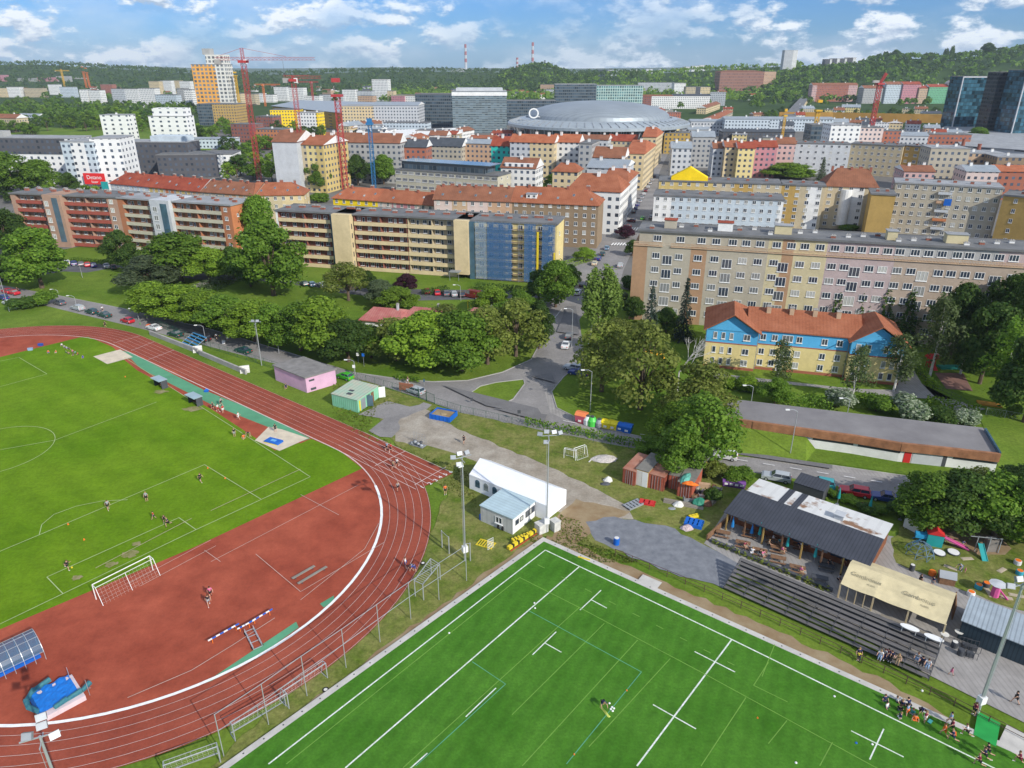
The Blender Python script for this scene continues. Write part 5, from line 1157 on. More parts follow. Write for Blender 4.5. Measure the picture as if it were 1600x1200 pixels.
# town rows right of the avenue
row = [(1046,1076,282,232,'lgrey','tin','grey roofed house at the avenue corner beside the yellow gable'),(1078,1112,262,214,'grey','tin','grey house with tin roof behind the yellow gable'),(1110,1128,276,232,'lgrey','brown','narrow grey house in the row below the red roofs'),(1128,1148,278,230,'cream','terra','cream house in the row below the red roofs'),(1148,1174,280,232,'lemon','red','lemon yellow house of the town row'),(1174,1208,278,230,'rose','red','rose house of the town row, left of the pink one'),(1208,1236,276,225,'pink','brown','light pink house at the end of the town row')]
for a in row: fb(a[0],a[1],a[2],a[3],13,a[4],a[6],a[5],3.5,yaw=-6,chim=2)
q = P(1049,283,17.5); s = Bld('penthouse','bright yellow gabled penthouse on the roof of the yellow block','penthouse',Vector((AT(1049,276,312).x,312,17.9)),R(-14),15,5,1.2); s.wall(0,15,0,5,0,1.2,PL_['bright'])
MB().add([(0,0,1.2),(15,0,1.2),(7.5,0,5.4),(0,5,1.2),(15,5,1.2),(7.5,5,5.4)],[(0,1,2),(5,4,3),(0,2,5,3),(1,4,5,2)]).build('gable',PL_['bright'],s.r)
tenement((1236,224,1330,226,18),14,5,[(1330,'lgrey')],None,0,'pale grey six storey apartment row with small square windows',chim=6,wsz=(1.4,1.6),step=4.2)
tenement((1330,225,1412,229,18),14,5,[(1412,'sand')],None,0,'ochre and cream apartment row right of the pale grey one',chim=4,wsz=(1.4,1.6),step=3.6)
tenement((1412,228,1440,230,18),14,5,[(1440,'ochre')],None,0,'narrow ochre end house of the apartment row',chim=1,wsz=(2.0,1.6),step=5)
for a in [(1440,1500,300,232,'beige','pale','large stone grey block with slanted pale roof'),(1500,1560,292,240,'tan','pale','long tan workshop building with pale sawtooth roof edge'),(1545,1640,300,246,'brown','pale','tan workshop wing at the right picture edge'),(1548,1640,312,268,'brick','orange','house with bright orange red roof at the right picture edge'),(1500,1550,312,268,'lpink','tin','pink house with grey sheet roof left of the orange red roof'),(1405,1452,308,268,'pink','brown','pink walled house with many white chimneys behind the tall beige block'),(1440,1512,238,210,'brick','flat','low brick building with grey roof before the glass towers'),(1395,1445,240,212,'lgrey','tin','house with pointed pale roof beside the low brick building')]:
 fb(a[0],a[1],a[2],a[3],16,a[4],a[6],a[5],2.5,yaw=-10,chim=2)
for (u,vb,vt,lb) in ((1522,262,226,'tall brick chimney of the workshop with a round top'),(1500,246,218,'shorter brick chimney left of the tall one')):
 p = P(u,vb); h = HT(u,vb,vt); tag(MB().disc((0,0),1.6,0,h,10,0,1.1).disc((0,0),1.3,h,h + .5,10).build('factory_chimney',BRICK,None,p),lb,'chimney')
# the roofs between the long office and the depot
for a in [(560,612,222,203,'white','pale','white industrial block left of the angled canopy'),(600,668,216,192,'blueg','flat','white office hall with roof machinery behind the angled canopy'),(650,700,222,204,'lpink','flat','pinkish flat roofed house at the angled canopy'),(560,606,214,196,'lgrey','pale','grey low hall behind the thickest crane'),(690,740,240,222,'lgrey','tin','grey shed under the angled canopy'),(735,775,236,216,'peach','terra','old house with terracotta roof before the large office'),(775,800,232,208,'rose','red','house with long red roof before the large office'),(1005,1036,236,218,'dgrey','slate','low dark house at the foot of the golden office')]:
 fb(a[0],a[1],a[2],a[3],16,a[4],a[6],a[5],2,yaw=-8,chim=2)
prect('canopy_building','long low building with slanted bright white roof edge','building',[(560,238),(722,226),(722,216),(560,222)],9,PL_['white'],PL_['white'])
ri = random.Random(21)
for i in range(70):   # the dense town between the named houses
 if i % 3: u = ri.uniform(1000,1480); vb = ri.uniform(176,236); g_ = 'dense town houses right of the arena'
 else: u = ri.uniform(520,800); vb = ri.uniform(200,244); g_ = 'dense town houses left of the arena'
 if 1225 < u < 1420 and vb > 210: vb = 205
 fb(u,u + ri.uniform(14,34),vb,vb - ri.uniform(11,17) * (.6 + (vb - 170) / 110),ri.uniform(10,16),wc_ := ri.choice(['lgrey','white','cream','beige','sand','pink','peach','grey','lemon','brick']),f"{wc_.replace('lgrey', 'pale grey')} walled house with {(rc_ := ri.choice(['brown', 'red', 'terra', 'slate', 'tin', 'flat', 'pale'])).replace('terra', 'terracotta')} roof in the {g_.replace('houses ', '')}",rc_,ri.uniform(2,4),yaw=ri.choice([-17,-12,-20,68,5]),group=g_,chim=2)
# distant white blocks
far = [(0,14,140,117,'rose'),(12,30,138,120,'grey'),(30,60,140,122,'grey'),(62,92,140,121,'rose'),(92,112,140,119,'grey'),(112,136,139,121,'grey'),(0,12,152,138,'cream'),(14,34,152,136,'white'),(40,70,152,138,'sand'),(78,94,148,132,'white'),(96,118,152,136,'blueg'),
  (128,140,162,140,'white'),(142,160,162,141,'white'),(178,198,163,139,'lgrey'),(200,220,166,139,'white'),(222,246,168,138,'white'),(246,278,170,148,'blueg'),(236,252,150,127,'cream'),(254,270,148,126,'white'),(270,284,146,126,'cream'),(284,300,152,127,'white'),(280,292,164,138,'grey'),(292,304,172,140,'white'),(160,178,150,132,'brick'),
  (362,378,166,146,'cream'),(378,400,164,147,'sand'),(400,412,160,146,'white'),(412,428,160,148,'white'),(430,450,158,136,'white'),(453,476,160,137,'white'),(476,500,162,150,'white'),(500,536,160,148,'lgrey'),(536,556,160,140,'white'),(556,582,160,142,'lgrey'),(583,608,158,124,'white'),(606,616,160,142,'cream'),(620,648,160,148,'cream'),(612,632,166,150,'rose'),(632,650,166,150,'white'),
  (560,584,166,150,'peach'),(850,868,152,140,'lgrey'),(844,866,148,132,'peach'),(1110,1122,140,124,'grey')]
for i,(a,b,vb,vt,w_) in enumerate(far):
 nm = {'rose': 'reddish','grey': 'grey','cream': 'cream','white': 'white','sand': 'sandy','blueg': 'blue grey','lgrey': 'pale grey','brick': 'brick red','peach': 'peach'}[w_]
 wh = 'on the far left' if b < 125 else 'behind the park, left of the orange tower' if b < 306 else 'between the orange tower and the depot hall' if b < 560 else 'around the slim white tower beyond the depot' if b < 660 else 'beside the arena offices'
 fb(a,b,vb,vt,14,w_,f'{nm} distant apartment block {wh}','flat',yaw=-6 if a < 130 else -14,name='apartment_block',cat='apartment block',group=f'distant {nm} blocks {wh}',chim=0)
rr2 = random.Random(3)
for i in range(85):   # a scatter of small far houses between the trees
 u = rr2.choice([rr2.uniform(640,870),rr2.uniform(1000,1290),rr2.uniform(380,620),rr2.uniform(-40,300)]); vb = rr2.uniform(142,158) if u > 600 else rr2.uniform(138,150)
 w_ = rr2.choice(['white','cream','sand','lgrey','peach']); fb(u,u + rr2.uniform(7,15),vb,vb - rr2.uniform(5,8),12,w_,'small far ' + w_.replace('lgrey','grey') + ' house with ' + (rq := rr2.choice(['brown','red','terra','slate'])).replace('terra','orange') + ' roof between the distant trees',rq,3,yaw=rr2.uniform(-30,20),group='small far houses among the trees',chim=0)
for (u,v,w2,h2,Y) in [(1068,106,8,6,4200),(1080,105,10,7,4300),(1092,104,8,7,4300),(1010,109,8,4,4600),(1030,109,6,4,4600),(985,110,10,4,4600),(1120,107,8,4,4200),(1150,106,7,4,4100)]:
 a = AT(u,v + h2,Y); m_ = Y / 1026
 s = Bld('distant_block','white panel block on the horizon left of the huge brick building','apartment block',a,0,w2 * m_,30,h2 * m_,'white panel blocks on the horizon'); s.wall(0,s.W,0,30,-60,s.h,GW['white']); s.flat(RF['pale'])
for (u,v,w2,h2,Y,w_,lb) in [(1223,85,17,20,2100,'lgrey','tall white panel tower on the ridge left of the stadium stand'),(1288,95,10,8,2200,'dgrey','dark panel block on the ridge, left end'),(1299,94,10,8,2200,'dgrey','dark panel block on the ridge, second'),(1311,94,10,8,2200,'dgrey','dark panel block on the ridge, third'),(1322,93,12,9,2200,'dgrey','dark panel block on the ridge, right end')]:
 a = AT(u,v + h2,Y); m_ = Y / 1026
 s = Bld('panel_tower',lb,'tower',a,0,w2 * m_,20,h2 * m_); s.wall(0,s.W * .65,0,20,-40,s.h,GW[w_]); s.wall(s.W * .65,s.W,0,20,-40,s.h,GW['white']); s.flat(RF['pale'])
# ---- arena
AY = 640.0; az = AT(937,200,AY - 66).z
ac = Vector((tz(938) * AY,AY,0)); Rr = (tz(1082) - tz(792)) * AY / 2
ar = thing('arena','huge round arena with shallow silver grey dome roof and glazed base','arena',ac)
b = MB(); n = 72; prof = [(1.0,az - 2),(1.0,az),(.94,az + 2.0),(.86,az + 3.4),(.80,az + 4.0)]
vs = [(Rr * r * math.cos(2 * math.pi * k / n),Rr * r * math.sin(2 * math.pi * k / n),z) for r,z in prof for k in range(n)]
b.add(vs,[(i * n + k,i * n + (k + 1) % n,(i + 1) * n + (k + 1) % n,(i + 1) * n + k) for i in range(len(prof) - 1) for k in range(n)] + [tuple(range(n))[::-1]])
SILV = mat('silver_roof',(.4,.45,.48),.45,.08,.08,metal=.35,strip=(1,2.2,.9))
b.build('roof_brim',SILV,ar)
dz = AT(937,158,AY).z - az; b = MB(); prof = [(.80,az + 3.4)] + [(.78 * math.cos(t),az + 3.6 + (dz - 3.2) * math.sin(t) ** .9) for t in np.linspace(.02,math.pi / 2 - .03,10)]
vs = [(Rr * r * math.cos(2 * math.pi * k / n),Rr * r * math.sin(2 * math.pi * k / n),z) for r,z in prof for k in range(n)]
b.add(vs,[(i * n + k,i * n + (k + 1) % n,(i + 1) * n + (k + 1) % n,(i + 1) * n + k) for i in range(len(prof) - 1) for k in range(n)] + [tuple(range((len(prof) - 1) * n,len(prof) * n))])
o = b.build('dome',mat('dome_grey',(.31,.35,.38),.5,.1,.05,metal=.35,strip=(1,3,.88)),ar)
MB().disc((0,0),Rr * .86,0,az - 2.01,64).build('glass_wall',gridwall('arena',(.3,.33,.35),(.04,.07,.08),2.5,11,.8,.85,.5),ar)
cl = MB()
for k in range(60):
 t = 2 * math.pi * k / 60; cl.bar((Rr * .9 * math.cos(t),Rr * .9 * math.sin(t),0),(Rr * .97 * math.cos(t + .03),Rr * .97 * math.sin(t + .03),az - 2),.35,0,4)
o = cl.build('column',PL_['lgrey'],ar); o['kind'] = 'stuff'
cl = MB()
for k in range(72):
 t = 2 * math.pi * k / 72; cl.bar((Rr * .87 * math.cos(t),Rr * .87 * math.sin(t),az + 3.6),(Rr * .985 * math.cos(t + .025),Rr * .985 * math.sin(t + .025),az + 1.0),.3,0,4)
cl.build('roof_truss',M['grey'],ar)
sg = AT(834,179,AY - 30); o = text('sign','O',(sg.x - ac.x,sg.y - ac.y,sg.z + .5),0,11,M['white'],.3,ar,math.pi / 2)
text('sign','2',(sg.x - ac.x + 4.2,sg.y - ac.y,sg.z - 3.2),0,5,M['white'],.2,ar,math.pi / 2); text('sign','arena',(sg.x - ac.x + 12,sg.y - ac.y,sg.z - 2.6),0,4.6,M['white'],.2,ar,math.pi / 2)
# billboard
p = P(152,300); s = thing('billboard','big red billboard with white lettering before the hospital','billboard',(p.x,p.y,0),R(-8)); k = MPP(p)
hb = HT(152,300,288); wb = 30 * k; hh = 14 * k
MB().box(-wb / 2,wb / 2,0,.4,hb,hb + hh).build('panel',mat('billboard_red',(.7,.03,.03),.6,.05),s)
text('lettering','Detano',(0,-.03,hb + hh * .62),0,hh * .5,M['white'],.01,s,math.pi / 2); text('lettering','bazar',(0,-.03,hb + hh * .22),0,hh * .32,M['white'],.01,s,math.pi / 2)
for x in (-wb * .4,0,wb * .4): MB().bar((x,.2,0),(x,.2,hb),.25).build('post',M['dgrey'],s)
p = P(172,302); s = thing('billboard','small white and mint billboard right of the red one','billboard',(p.x,p.y,0),R(-5)); MB().box(-4,0,0,.3,2,6).build('panel',M['teal'],s); MB().box(.02,4,0,.3,2,6).build('panel',M['white'],s); MB().bar((-2,.15,0),(-2,.15,2),.15).bar((2,.15,0),(2,.15,2),.15).build('post',M['dgrey'],s)
# ---- cranes
CR = dict(r=mat('crane_red',(.42,.05,.05),.5,.1),y=mat('crane_yellow',(.65,.38,.02),.5,.1),b=mat('crane_blue',(.03,.16,.35),.5,.1),o=mat('crane_orange',(.6,.16,.03),.5,.1))
def lattice(b,p0,p1,w,n,r):
 d = (p1 - p0); L_ = d.length; d.normalize(); up = Vector((0,0,1)) if abs(d.z) < .9 else Vector((0,1,0)); x = d.cross(up).normalized() * w / 2; y = d.cross(x).normalized() * w / 2
 cs = [x + y,x - y,-x - y,-x + y]
 for c in cs: b.bar(p0 + c,p1 + c,r)
 for i in range(n):
  a = p0 + d * L_ * i / n; e2 = p0 + d * L_ * (i + 1) / n
  for k in range(4): b.bar(a + cs[k],e2 + cs[(k + 1) % 4],r * .7); b.bar(a + cs[k],a + cs[(k + 1) % 4],r * .6)
def crane(u,vb,vt,vj,col,w,jl,jr,label,r=.22,jyaw=0,luff=None):
 p = P(u,vb); H_ = HT(u,vb,vt); hj = HT(u,vb,vj); k = MPP(p); m = CR[col]
 c = thing('tower_crane',label,'crane',(p.x,p.y,0),R(jyaw)); b = MB(); lattice(b,Vector((0,0,0)),Vector((0,0,hj)),w,int(hj / (w * 1.2)),r); b.build('mast',m,c)
 MB().box(-w,w,-w,w,hj - 1,hj + .2).build('slewing_ring',m,c)
 if luff:
  b = MB(); lattice(b,Vector((0,0,hj)),Vector((luff[0] * k,0,hj + luff[1] * k)),w * .6,10,r * .7); b.build('jib',m,c); MB().box(-w * 2.2,-w * .4,-1,1,hj + .3,hj + 2).build('counterweight',M['concrete'],c); return
 if jl or jr:
  b = MB(); lattice(b,Vector((0,0,hj)),Vector((0,0,H_)),w * .6,4,r * .7); b.build('apex',m,c)
  b = MB(); lattice(b,Vector((.5,0,hj + 1)),Vector((jr * k,0,hj + 1)),w * .62,int(jr * k / 2.2),r * .6); b.build('jib',m,c)
  b = MB(); lattice(b,Vector((-.5,0,hj + 1)),Vector((-jl * k,0,hj + 1)),w * .62,max(2,int(jl * k / 2.4)),r * .6); b.build('counter_jib',m,c)
  MB().box(-jl * k,-jl * k + 3,-1.1,1.1,hj - 1.6,hj + .6).build('counterweight',M['concrete'],c)
  MB().bar((0,0,H_),(jr * k * .6,0,hj + 2),.09).bar((0,0,H_),(-jl * k * .9,0,hj + 2),.09).build('tie_bar',m,c); MB().box(.6,2.2,-1.6,-.2,hj - 1.6,hj + .6).build('cab',M['white'],c)
  MB().bar((jr * k * .55,0,hj),(jr * k * .55,0,hj - 6),.06).box(jr * k * .55 - .3,jr * k * .55 + .3,-.3,.3,hj - 7,hj - 6).build('hook',M['dgrey'],c)
 else: MB().box(-w * .7,w * .7,-w * .7,w * .7,H_ - 2,H_).build('cab',m,c)
crane(407,292,75,95,'r',2.2,38,96,'tall red tower crane with long jib near the orange tower',.13)
crane(478,298,118,124,'r',2.0,14,38,'thinner red tower crane with short jib right of the tall one',.11)
crane(540,296,122,148,'r',2.7,0,0,'thickest red crane mast without a visible jib',.19)
crane(585,294,185,192,'b',1.8,0,0,'blue crane mast right of the thickest red one',.15)
crane(1354,240,110,130,'r',2.6,6,0,'red crane with orange luffing jib beside the glass towers',.25,0,(6,12))
crane(1269,232,156,172,'y',2.6,0,0,'yellow crane mast over the unfinished building',.26)
crane(1219,236,170,180,'y',1.4,0,0,'thin yellow crane mast left of the thicker one',.14)
crane(376,178,112,118,'y',2.6,0,0,'distant yellow crane mast beside the orange tower',.3)
crane(415,166,131,133,'o',2.4,12,24,'small distant orange crane left of the red ones',.3)
crane(490,164,127,129,'r',2.6,20,10,'small distant red crane between the two tall ones',.3)
crane(103,142,108,111,'y',3.2,8,10,'far yellow crane at the left above the grey blocks',.45)
crane(137,144,104,112,'o',3.2,0,0,'far orange crane mast, left one of a pair',.45); crane(142,144,106,113,'o',3.2,0,0,'far orange crane mast, right one of a pair',.45)
# ---- far chimneys
for (u,vt,wd,st,lb) in [(728,69,3.2,1,'tall striped power station chimney left of the pair'),(832,66,3.2,1,'tallest striped chimney on the horizon'),(808,90,3.2,1,'short striped chimney on the horizon'),(851,94,2.2,0,'short dark chimney on the wooded hump')]:
 Y = 6500; b0 = AT(u,108,Y); H_ = AT(u,vt,Y).z; r = wd * Y / 1026 / 2; zb = 0; b = MB(); nseg = 9
 for k in range(nseg): z0 = zb + (H_ - zb) * k / nseg; z1 = zb + (H_ - zb) * (k + 1) / nseg; b.disc((0,0),r * (1.15 - .25 * k / nseg),z0,z1,10,(k + 1) % 2 if st and k > 3 else (0 if st else 2),r * (1.15 - .25 * (k + 1) / nseg))
 tag(b.build('chimney',[PL_['lgrey'],mat('chimney_red',(.35,.06,.05),.8,.1),M['dgrey']],None,(b0.x,b0.y,0)),lb,'chimney')
p_ = AT(718,111,6400); s = Bld('power_station','low grey power station buildings at the foot of the striped chimney','power station',Vector((p_.x - 70,6400,0)),0,160,60,p_.z + 6); s.wall(0,160,0,60,0,s.h,PL_['grey']); s.wall(60,110,5,50,s.h,s.h + 16,PL_['lgrey'],'boiler_house')
# ------------------------------------------------------------ things near the sports ground
def yawof(a,b): d = Vector(b) - Vector(a); return math.atan2(d.y,d.x)
def local(rt,p): return rt.matrix_world.inverted() @ Vector(p)
CM = lambda n,c,**k: mat(n,c,k.pop('r',.6),k.pop('v',.1),k.pop('s',.6),**k)
RIB = dict(rust=CM('container_rust',(.36,.075,.04),r=.8,v=.3,strip=(0,.5,.55),col2=(.42,.13,.08)),mint=CM('container_mint',(.2,.5,.32),r=.8,strip=(0,.5,.7),col2=(.28,.58,.4)),dark=CM('container_dark',(.03,.05,.065),r=.7,strip=(0,.4,.7)))
# floodlight masts
def mast(p,h,heads,label,r=.12,yaw=0,cab=True):
 t = thing('floodlight_mast',label,'floodlight',(p.x,p.y,0),yaw); MB().bar((0,0,0),(0,0,h),r,0,8,r * .55).build('pole',M['steel'],t)
 if cab: MB().box(-.35,.35,-.3,.3,1.6,2.5).build('switch_box',M['white'],t)
 MB().bar((-1.3,0,h - .1),(1.3,0,h - .1),.06).bar((0,-.8,h - .5),(0,.8,h - .5),.05).build('cross_arm',M['steel'],t)
 for (x,y,z) in heads:
  o = MB().box(-.34,.34,-.16,.16,-.26,.26,0).box(-.3,.3,-.18,-.16,-.22,.22,1).build('floodlight',[M['grey'],M['grey']],t,(x,y,h + z)); o.rotation_euler = (R(-35),0,R(20 * x))
 MB().bar((-.25,-.1,2.6),(-.25,-.1,h - 1),.02).bar((.0,-.22,2.6),(.0,-.22,h - 1),.02).build('ladder',M['steel'],t); return t
H5 = [(-1.2,0,.2),(-.3,.1,.45),(.7,.1,.35),(1.5,0,.25),(-.4,-.3,-.9)]
mast(P(727,877),16.2,H5[:3] + [(-.6,-.3,-.8),(-.2,.1,-1.3)],'floodlight mast between the running bend and the white marquee tent',yaw=.5)
mast(P(854,832),15.8,H5,'floodlight mast at the corner of the artificial pitch beside the office cabin',yaw=.1)
mast(P(1526,1116),16.8,[(-1.6,0,.1),(-.5,.2,.5),(.8,.2,.1),(.2,-.3,.3)],'leaning looking floodlight mast by the terrace, in front of the dark container',r=.19,yaw=.3)
q = P(62,1150,17); mast(Vector((q.x,q.y,0)),17,[(-.7,0,.3),(.3,.1,.8),(.4,.2,1.5),(.9,-.1,-.2)],'floodlight mast whose lamp heads stand over the bend beside the blue jump mat',r=.16,yaw=.4)
mast(P(409,571),10.4,[(-.5,0,.1),(.5,0,.1)],'short white floodlight mast beside the pink hut',r=.1,cab=False)
# street lamps
def lamp(u,vb,vt,label,arm=1.4,yaw=math.pi,r=.09):
 p = P(u,vb); h = HT(u,vb,vt); t = thing('street_lamp',label,'street lamp',(p.x,p.y,0),yaw)
 MB().bar((0,0,0),(0,0,h - .4),r,0,7,r * .6).bar((0,0,h - .4),(arm * .5,0,h),r * .6,0,6).bar((arm * .5,0,h),(arm,0,h),r * .5,0,6).build('pole',M['steel'],t)
 MB().box(arm,arm + .7,-.16,.16,h - .08,h + .06).build('lamp_head',M['white'],t)
for a in [(922,643,578,'street lamp beside the red recycling container'),(893,543,482,'tall street lamp at the white car on the avenue'),(1234,713,640,'street lamp on the grass bank before the parking deck'),(15,487,428,'street lamp at the corner with the red parked cars'),(129,434,414,'lamp on the lawn before the gallery block'),(322,536,508,'lamp standing beside the blue bleachers'),(217,500,482,'small lamp behind the red parked car'),(92,463,452,'small lamp between lawn and street, leftmost of the short ones'),(120,480,462,'small lamp on the verge right of the leftmost short one'),(436,552,534,'small lamp on the verge above the pink hut'),(1322,655,622,'thin lamp behind the right part of the parking deck'),(555,585,562,'lamp by the mesh fence beside the green car'),(720,470,445,'lamp in the car park before the stair tower'),(1172,640,602,'pale thin post beside the dark hedge of the school')]:
 lamp(*a)
def signpost(u,v,h,m,label,w=.6):
 p = P(u,v); t = thing('road_sign',label,'road sign',(p.x,p.y,0)); MB().bar((0,0,0),(0,0,h),.04).build('post',M['grey'],t); MB().box(-w / 2,w / 2,-.07,-.03,h - .7,h).build('sign_plate',m,t)
signpost(569,573,3.2,M['blue'],'blue and red parking sign on the verge above the green hut'); signpost(560,568,2.6,M['white'],'white sign left of the blue one on the verge'); signpost(554,586,2.4,M['white'],'white notice on the mesh fence beside the green car'); signpost(663,603,1.6,M['glassb'],'small bluish sign near the silver car at the gate',.35)
signpost(811,660,2.6,M['dgrey'],'dark framed sign at the bend of the side road'); signpost(737,630,1.2,M['dgrey'],'small dark sign on the road edge by the traffic island',.5)
# goals
def goal(a,b,h,dp,label,m=None,side=1,r=.06,name='football_goal',bars=True):
 a = Vector(a); b = Vector(b); w = (b - a).length; t = thing(name,label,'goal',(a.x,a.y,a.z),yawof(a,b)); s = side; m = m or M['white']
 MB().bar((0,0,0),(0,0,h),r,0,6).bar((w,0,0),(w,0,h),r,0,6).bar((0,0,h),(w,0,h),r,0,6).build('goal_frame',m,t)
 g = MB()
 for x in (0,w): g.bar((x,0,h),(x,s * dp * .45,h * .98),r * .7).bar((x,s * dp * .45,h * .98),(x,s * dp,.05),r * .7).bar((x,0,.05),(x,s * dp,.05),r * .7)
 g.bar((0,s * dp,.05),(w,s * dp,.05),r).bar((0,s * dp * .45,h * .98),(w,s * dp * .45,h * .98),r * .6)
 if bars: g.bar((w / 2,s * dp * .45,h * .98),(w / 2,s * dp,.05),r * .6)
 g.build('net_frame',m,t)
 nb = MB(); n1 = int(w / .45);
 for i in range(n1 + 1): x = w * i / n1; nb.bar((x,s * dp * .45,h * .98),(x,s * dp,.05),.007,0,3)
 for k in range(6): f = k / 6; nb.bar((0,s * dp * (.45 + .55 * f),h * .98 * (1 - f)),(w,s * dp * (.45 + .55 * f),h * .98 * (1 - f)),.007,0,3)
 nb.build('net',M['offwhite'],t); return t
ga = P(147,936); gb = P(237,893)
e1 = P(162,948); e2 = P(251,901); dd = (e2 - e1).normalized(); nn = Vector((dd.y,-dd.x,0)); f1 = e1 - nn * 1.9; f2 = e2 - nn * 1.9
goal(f1,f2,2.44,1.9,'large white football goal on the grass edge of the near penalty area',side=-1)
goal(P(368,1158),P(452,1108),2.2,1.2,'silver spare goal standing between the track and the fence, left of its twin',M['steel'],1,.06)
goal(P(447,1104),P(512,1060),2.2,1.2,'silver spare goal beside the fence, right of its twin',M['steel'],1,.06)
goal(P(262,1222),P(345,1192),2.2,1.2,'silver spare goal cut by the bottom picture edge',M['steel'],1,.06)
goal(P(881,716),P(899,720),1.9,1.0,'small white goal of a back to back pair, left one',side=1,r=.05,bars=False); goal(P(896,716),P(913,710),1.9,1.0,'small white goal of a back to back pair, right one',side=-1,r=.05,bars=False)
# dugouts
for (u,v,lb) in ((250,606,'grey team shelter at the touchline, the upper one'),(304,633,'grey team shelter at the touchline, the lower one')):
 p = P(u,v); t = thing('team_shelter',lb,'shelter',p,R(-38.4)); MB().box(-1.6,1.6,.9,1.0,0,2).box(-1.6,-1.52,-.3,.9,0,1.9).box(1.52,1.6,-.3,.9,0,1.9).build('wall',M['dgrey'],t)
 MB().box(-1.75,1.75,-.8,1.1,2.0,2.1).build('roof',mat('shelter_roof',(.32,.42,.46),.4,.1),t); MB().box(-1.4,1.4,.4,.8,.4,.46).box(-1.3,-1.2,.4,.8,0,.4).box(1.2,1.3,.4,.8,0,.4).build('bench',M['wood'],t)
# covered shelter at the left edge
a = P(72,1030,0); b = P(-40,1085,0); t = thing('arched_shelter','arched shelter of blue tinted clear panels on a steel frame','shelter',b,yawof(b,a)); Ws = (a - b).length; n = 8; Dp = 3.4
def arcp(k): th = math.pi * (.06 + .62 * k / n); return (Dp * .55 - math.cos(th) * Dp * .62,.9 + 1.9 * math.sin(th))
pan = bpy.data.materials.new('clear_blue_panel'); pan.use_nodes = True; nn_ = pan.node_tree; bb = nn_.nodes['Principled BSDF']; bb.inputs['Base Color'].default_value = (.1,.22,.36,1); bb.inputs['Roughness'].default_value = .15
tt = nn_.nodes.new('ShaderNodeBsdfTransparent'); tt.inputs[0].default_value = (.55,.7,.85,1); xx = nn_.nodes.new('ShaderNodeMixShader'); xx.inputs[0].default_value = .45; nn_.links.new(tt.outputs[0],xx.inputs[1]); nn_.links.new(bb.outputs[0],xx.inputs[2]); nn_.links.new(xx.outputs[0],nn_.nodes['Material Output'].inputs[0])
pb = MB(); vs = []
for x in (0,Ws):
 for k in range(n + 1): y,z = arcp(k); vs.append((x,y,z))
pb.add(vs,[(i,i + 1,i + n + 2,i + n + 1) for i in range(n)]); pb.build('panel',pan,t)
g = MB(); nx = 7
for i in range(nx + 1):
 x = Ws * i / nx
 for k in range(n): g.bar((x,arcp(k)[0],arcp(k)[1] + .02),(x,arcp(k + 1)[0],arcp(k + 1)[1] + .02),.035)
 g.bar((x,arcp(0)[0],0),(x,arcp(0)[0],arcp(0)[1]),.04).bar((x,arcp(n)[0],0),(x,arcp(n)[0],arcp(n)[1]),.04)
for k in (0,2,4,6,8): g.bar((0,arcp(k)[0],arcp(k)[1] + .02),(Ws,arcp(k)[0],arcp(k)[1] + .02),.03)
g.build('shelter_frame',M['steel'],t); MB().box(.3,Ws - .3,.5,1.0,.4,.5).box(.3,Ws - .3,.5,.56,0,.4).build('bench',M['blue'],t)
# high jump mat and standards
a = P(75,1128); b = P(136,1095); c = P(105,1050)
t = thing('jump_mat','high jump landing mat covered with a bright blue tarpaulin','mat',a,yawof(a,b)); Wm = (b - a).length
TARP = mat('tarp_blue',(.01,.16,.55),.5,.12,1.2,.6)
MB().box(0,Wm,0,4.2,0,.75).build('foam',CM('foam_pale',(.6,.5,.52)),t)
tb = MB(); gn = 14; vs = []; rv = random.Random(4)
for i in range(gn + 1):
 for j in range(gn + 1):
  x = -.5 + (Wm + .2) * i / gn; y = .7 + 4.0 * j / gn; edge = (i < 1 or j > gn - 1); z = .82 + rv.uniform(-.03,.05) + (.12 * math.sin(i * 1.3) * (j > gn - 4))
  if i == 0 or j == gn: z = .2 + rv.uniform(0,.15)
  vs.append((x,y,z))
tb.add(vs,[(i * (gn + 1) + j,(i + 1) * (gn + 1) + j,(i + 1) * (gn + 1) + j + 1,i * (gn + 1) + j + 1) for i in range(gn) for j in range(gn)])
o = tb.build('tarpaulin',TARP,t)
FOL = mat('tarp_folds',(.02,.13,.2),.7,.3,3,.5,col2=(.06,.2,.2))
for pts in ([(-.4,1.2),(-.9,2.4),(-.8,3.6),(.2,4.6),(1.8,4.9)],[(.9,.5),(2.2,.7),(3.6,.8),(4.6,1.3)]):
 fbm = MB()
 for p0,p1 in zip(pts,pts[1:]): fbm.bar((p0[0],p0[1],.85),(p1[0],p1[1],.95),.24,0,7,.3)
 fbm.build('rolled_edge',FOL,t)
for (u,v,lb) in ((112,1068,'thin high jump standard behind the blue mat'),(141,1088,'thin high jump standard beside the mat corner')):
 p = P(u,v); tag(MB().bar((0,0,0),(0,0,2.3),.03).box(-.25,.25,-.2,.2,0,.06).bar((.1,0,1.2),(.35,0,1.2),.02).build('jump_standard',M['steel'],None,p),lb,'standard')
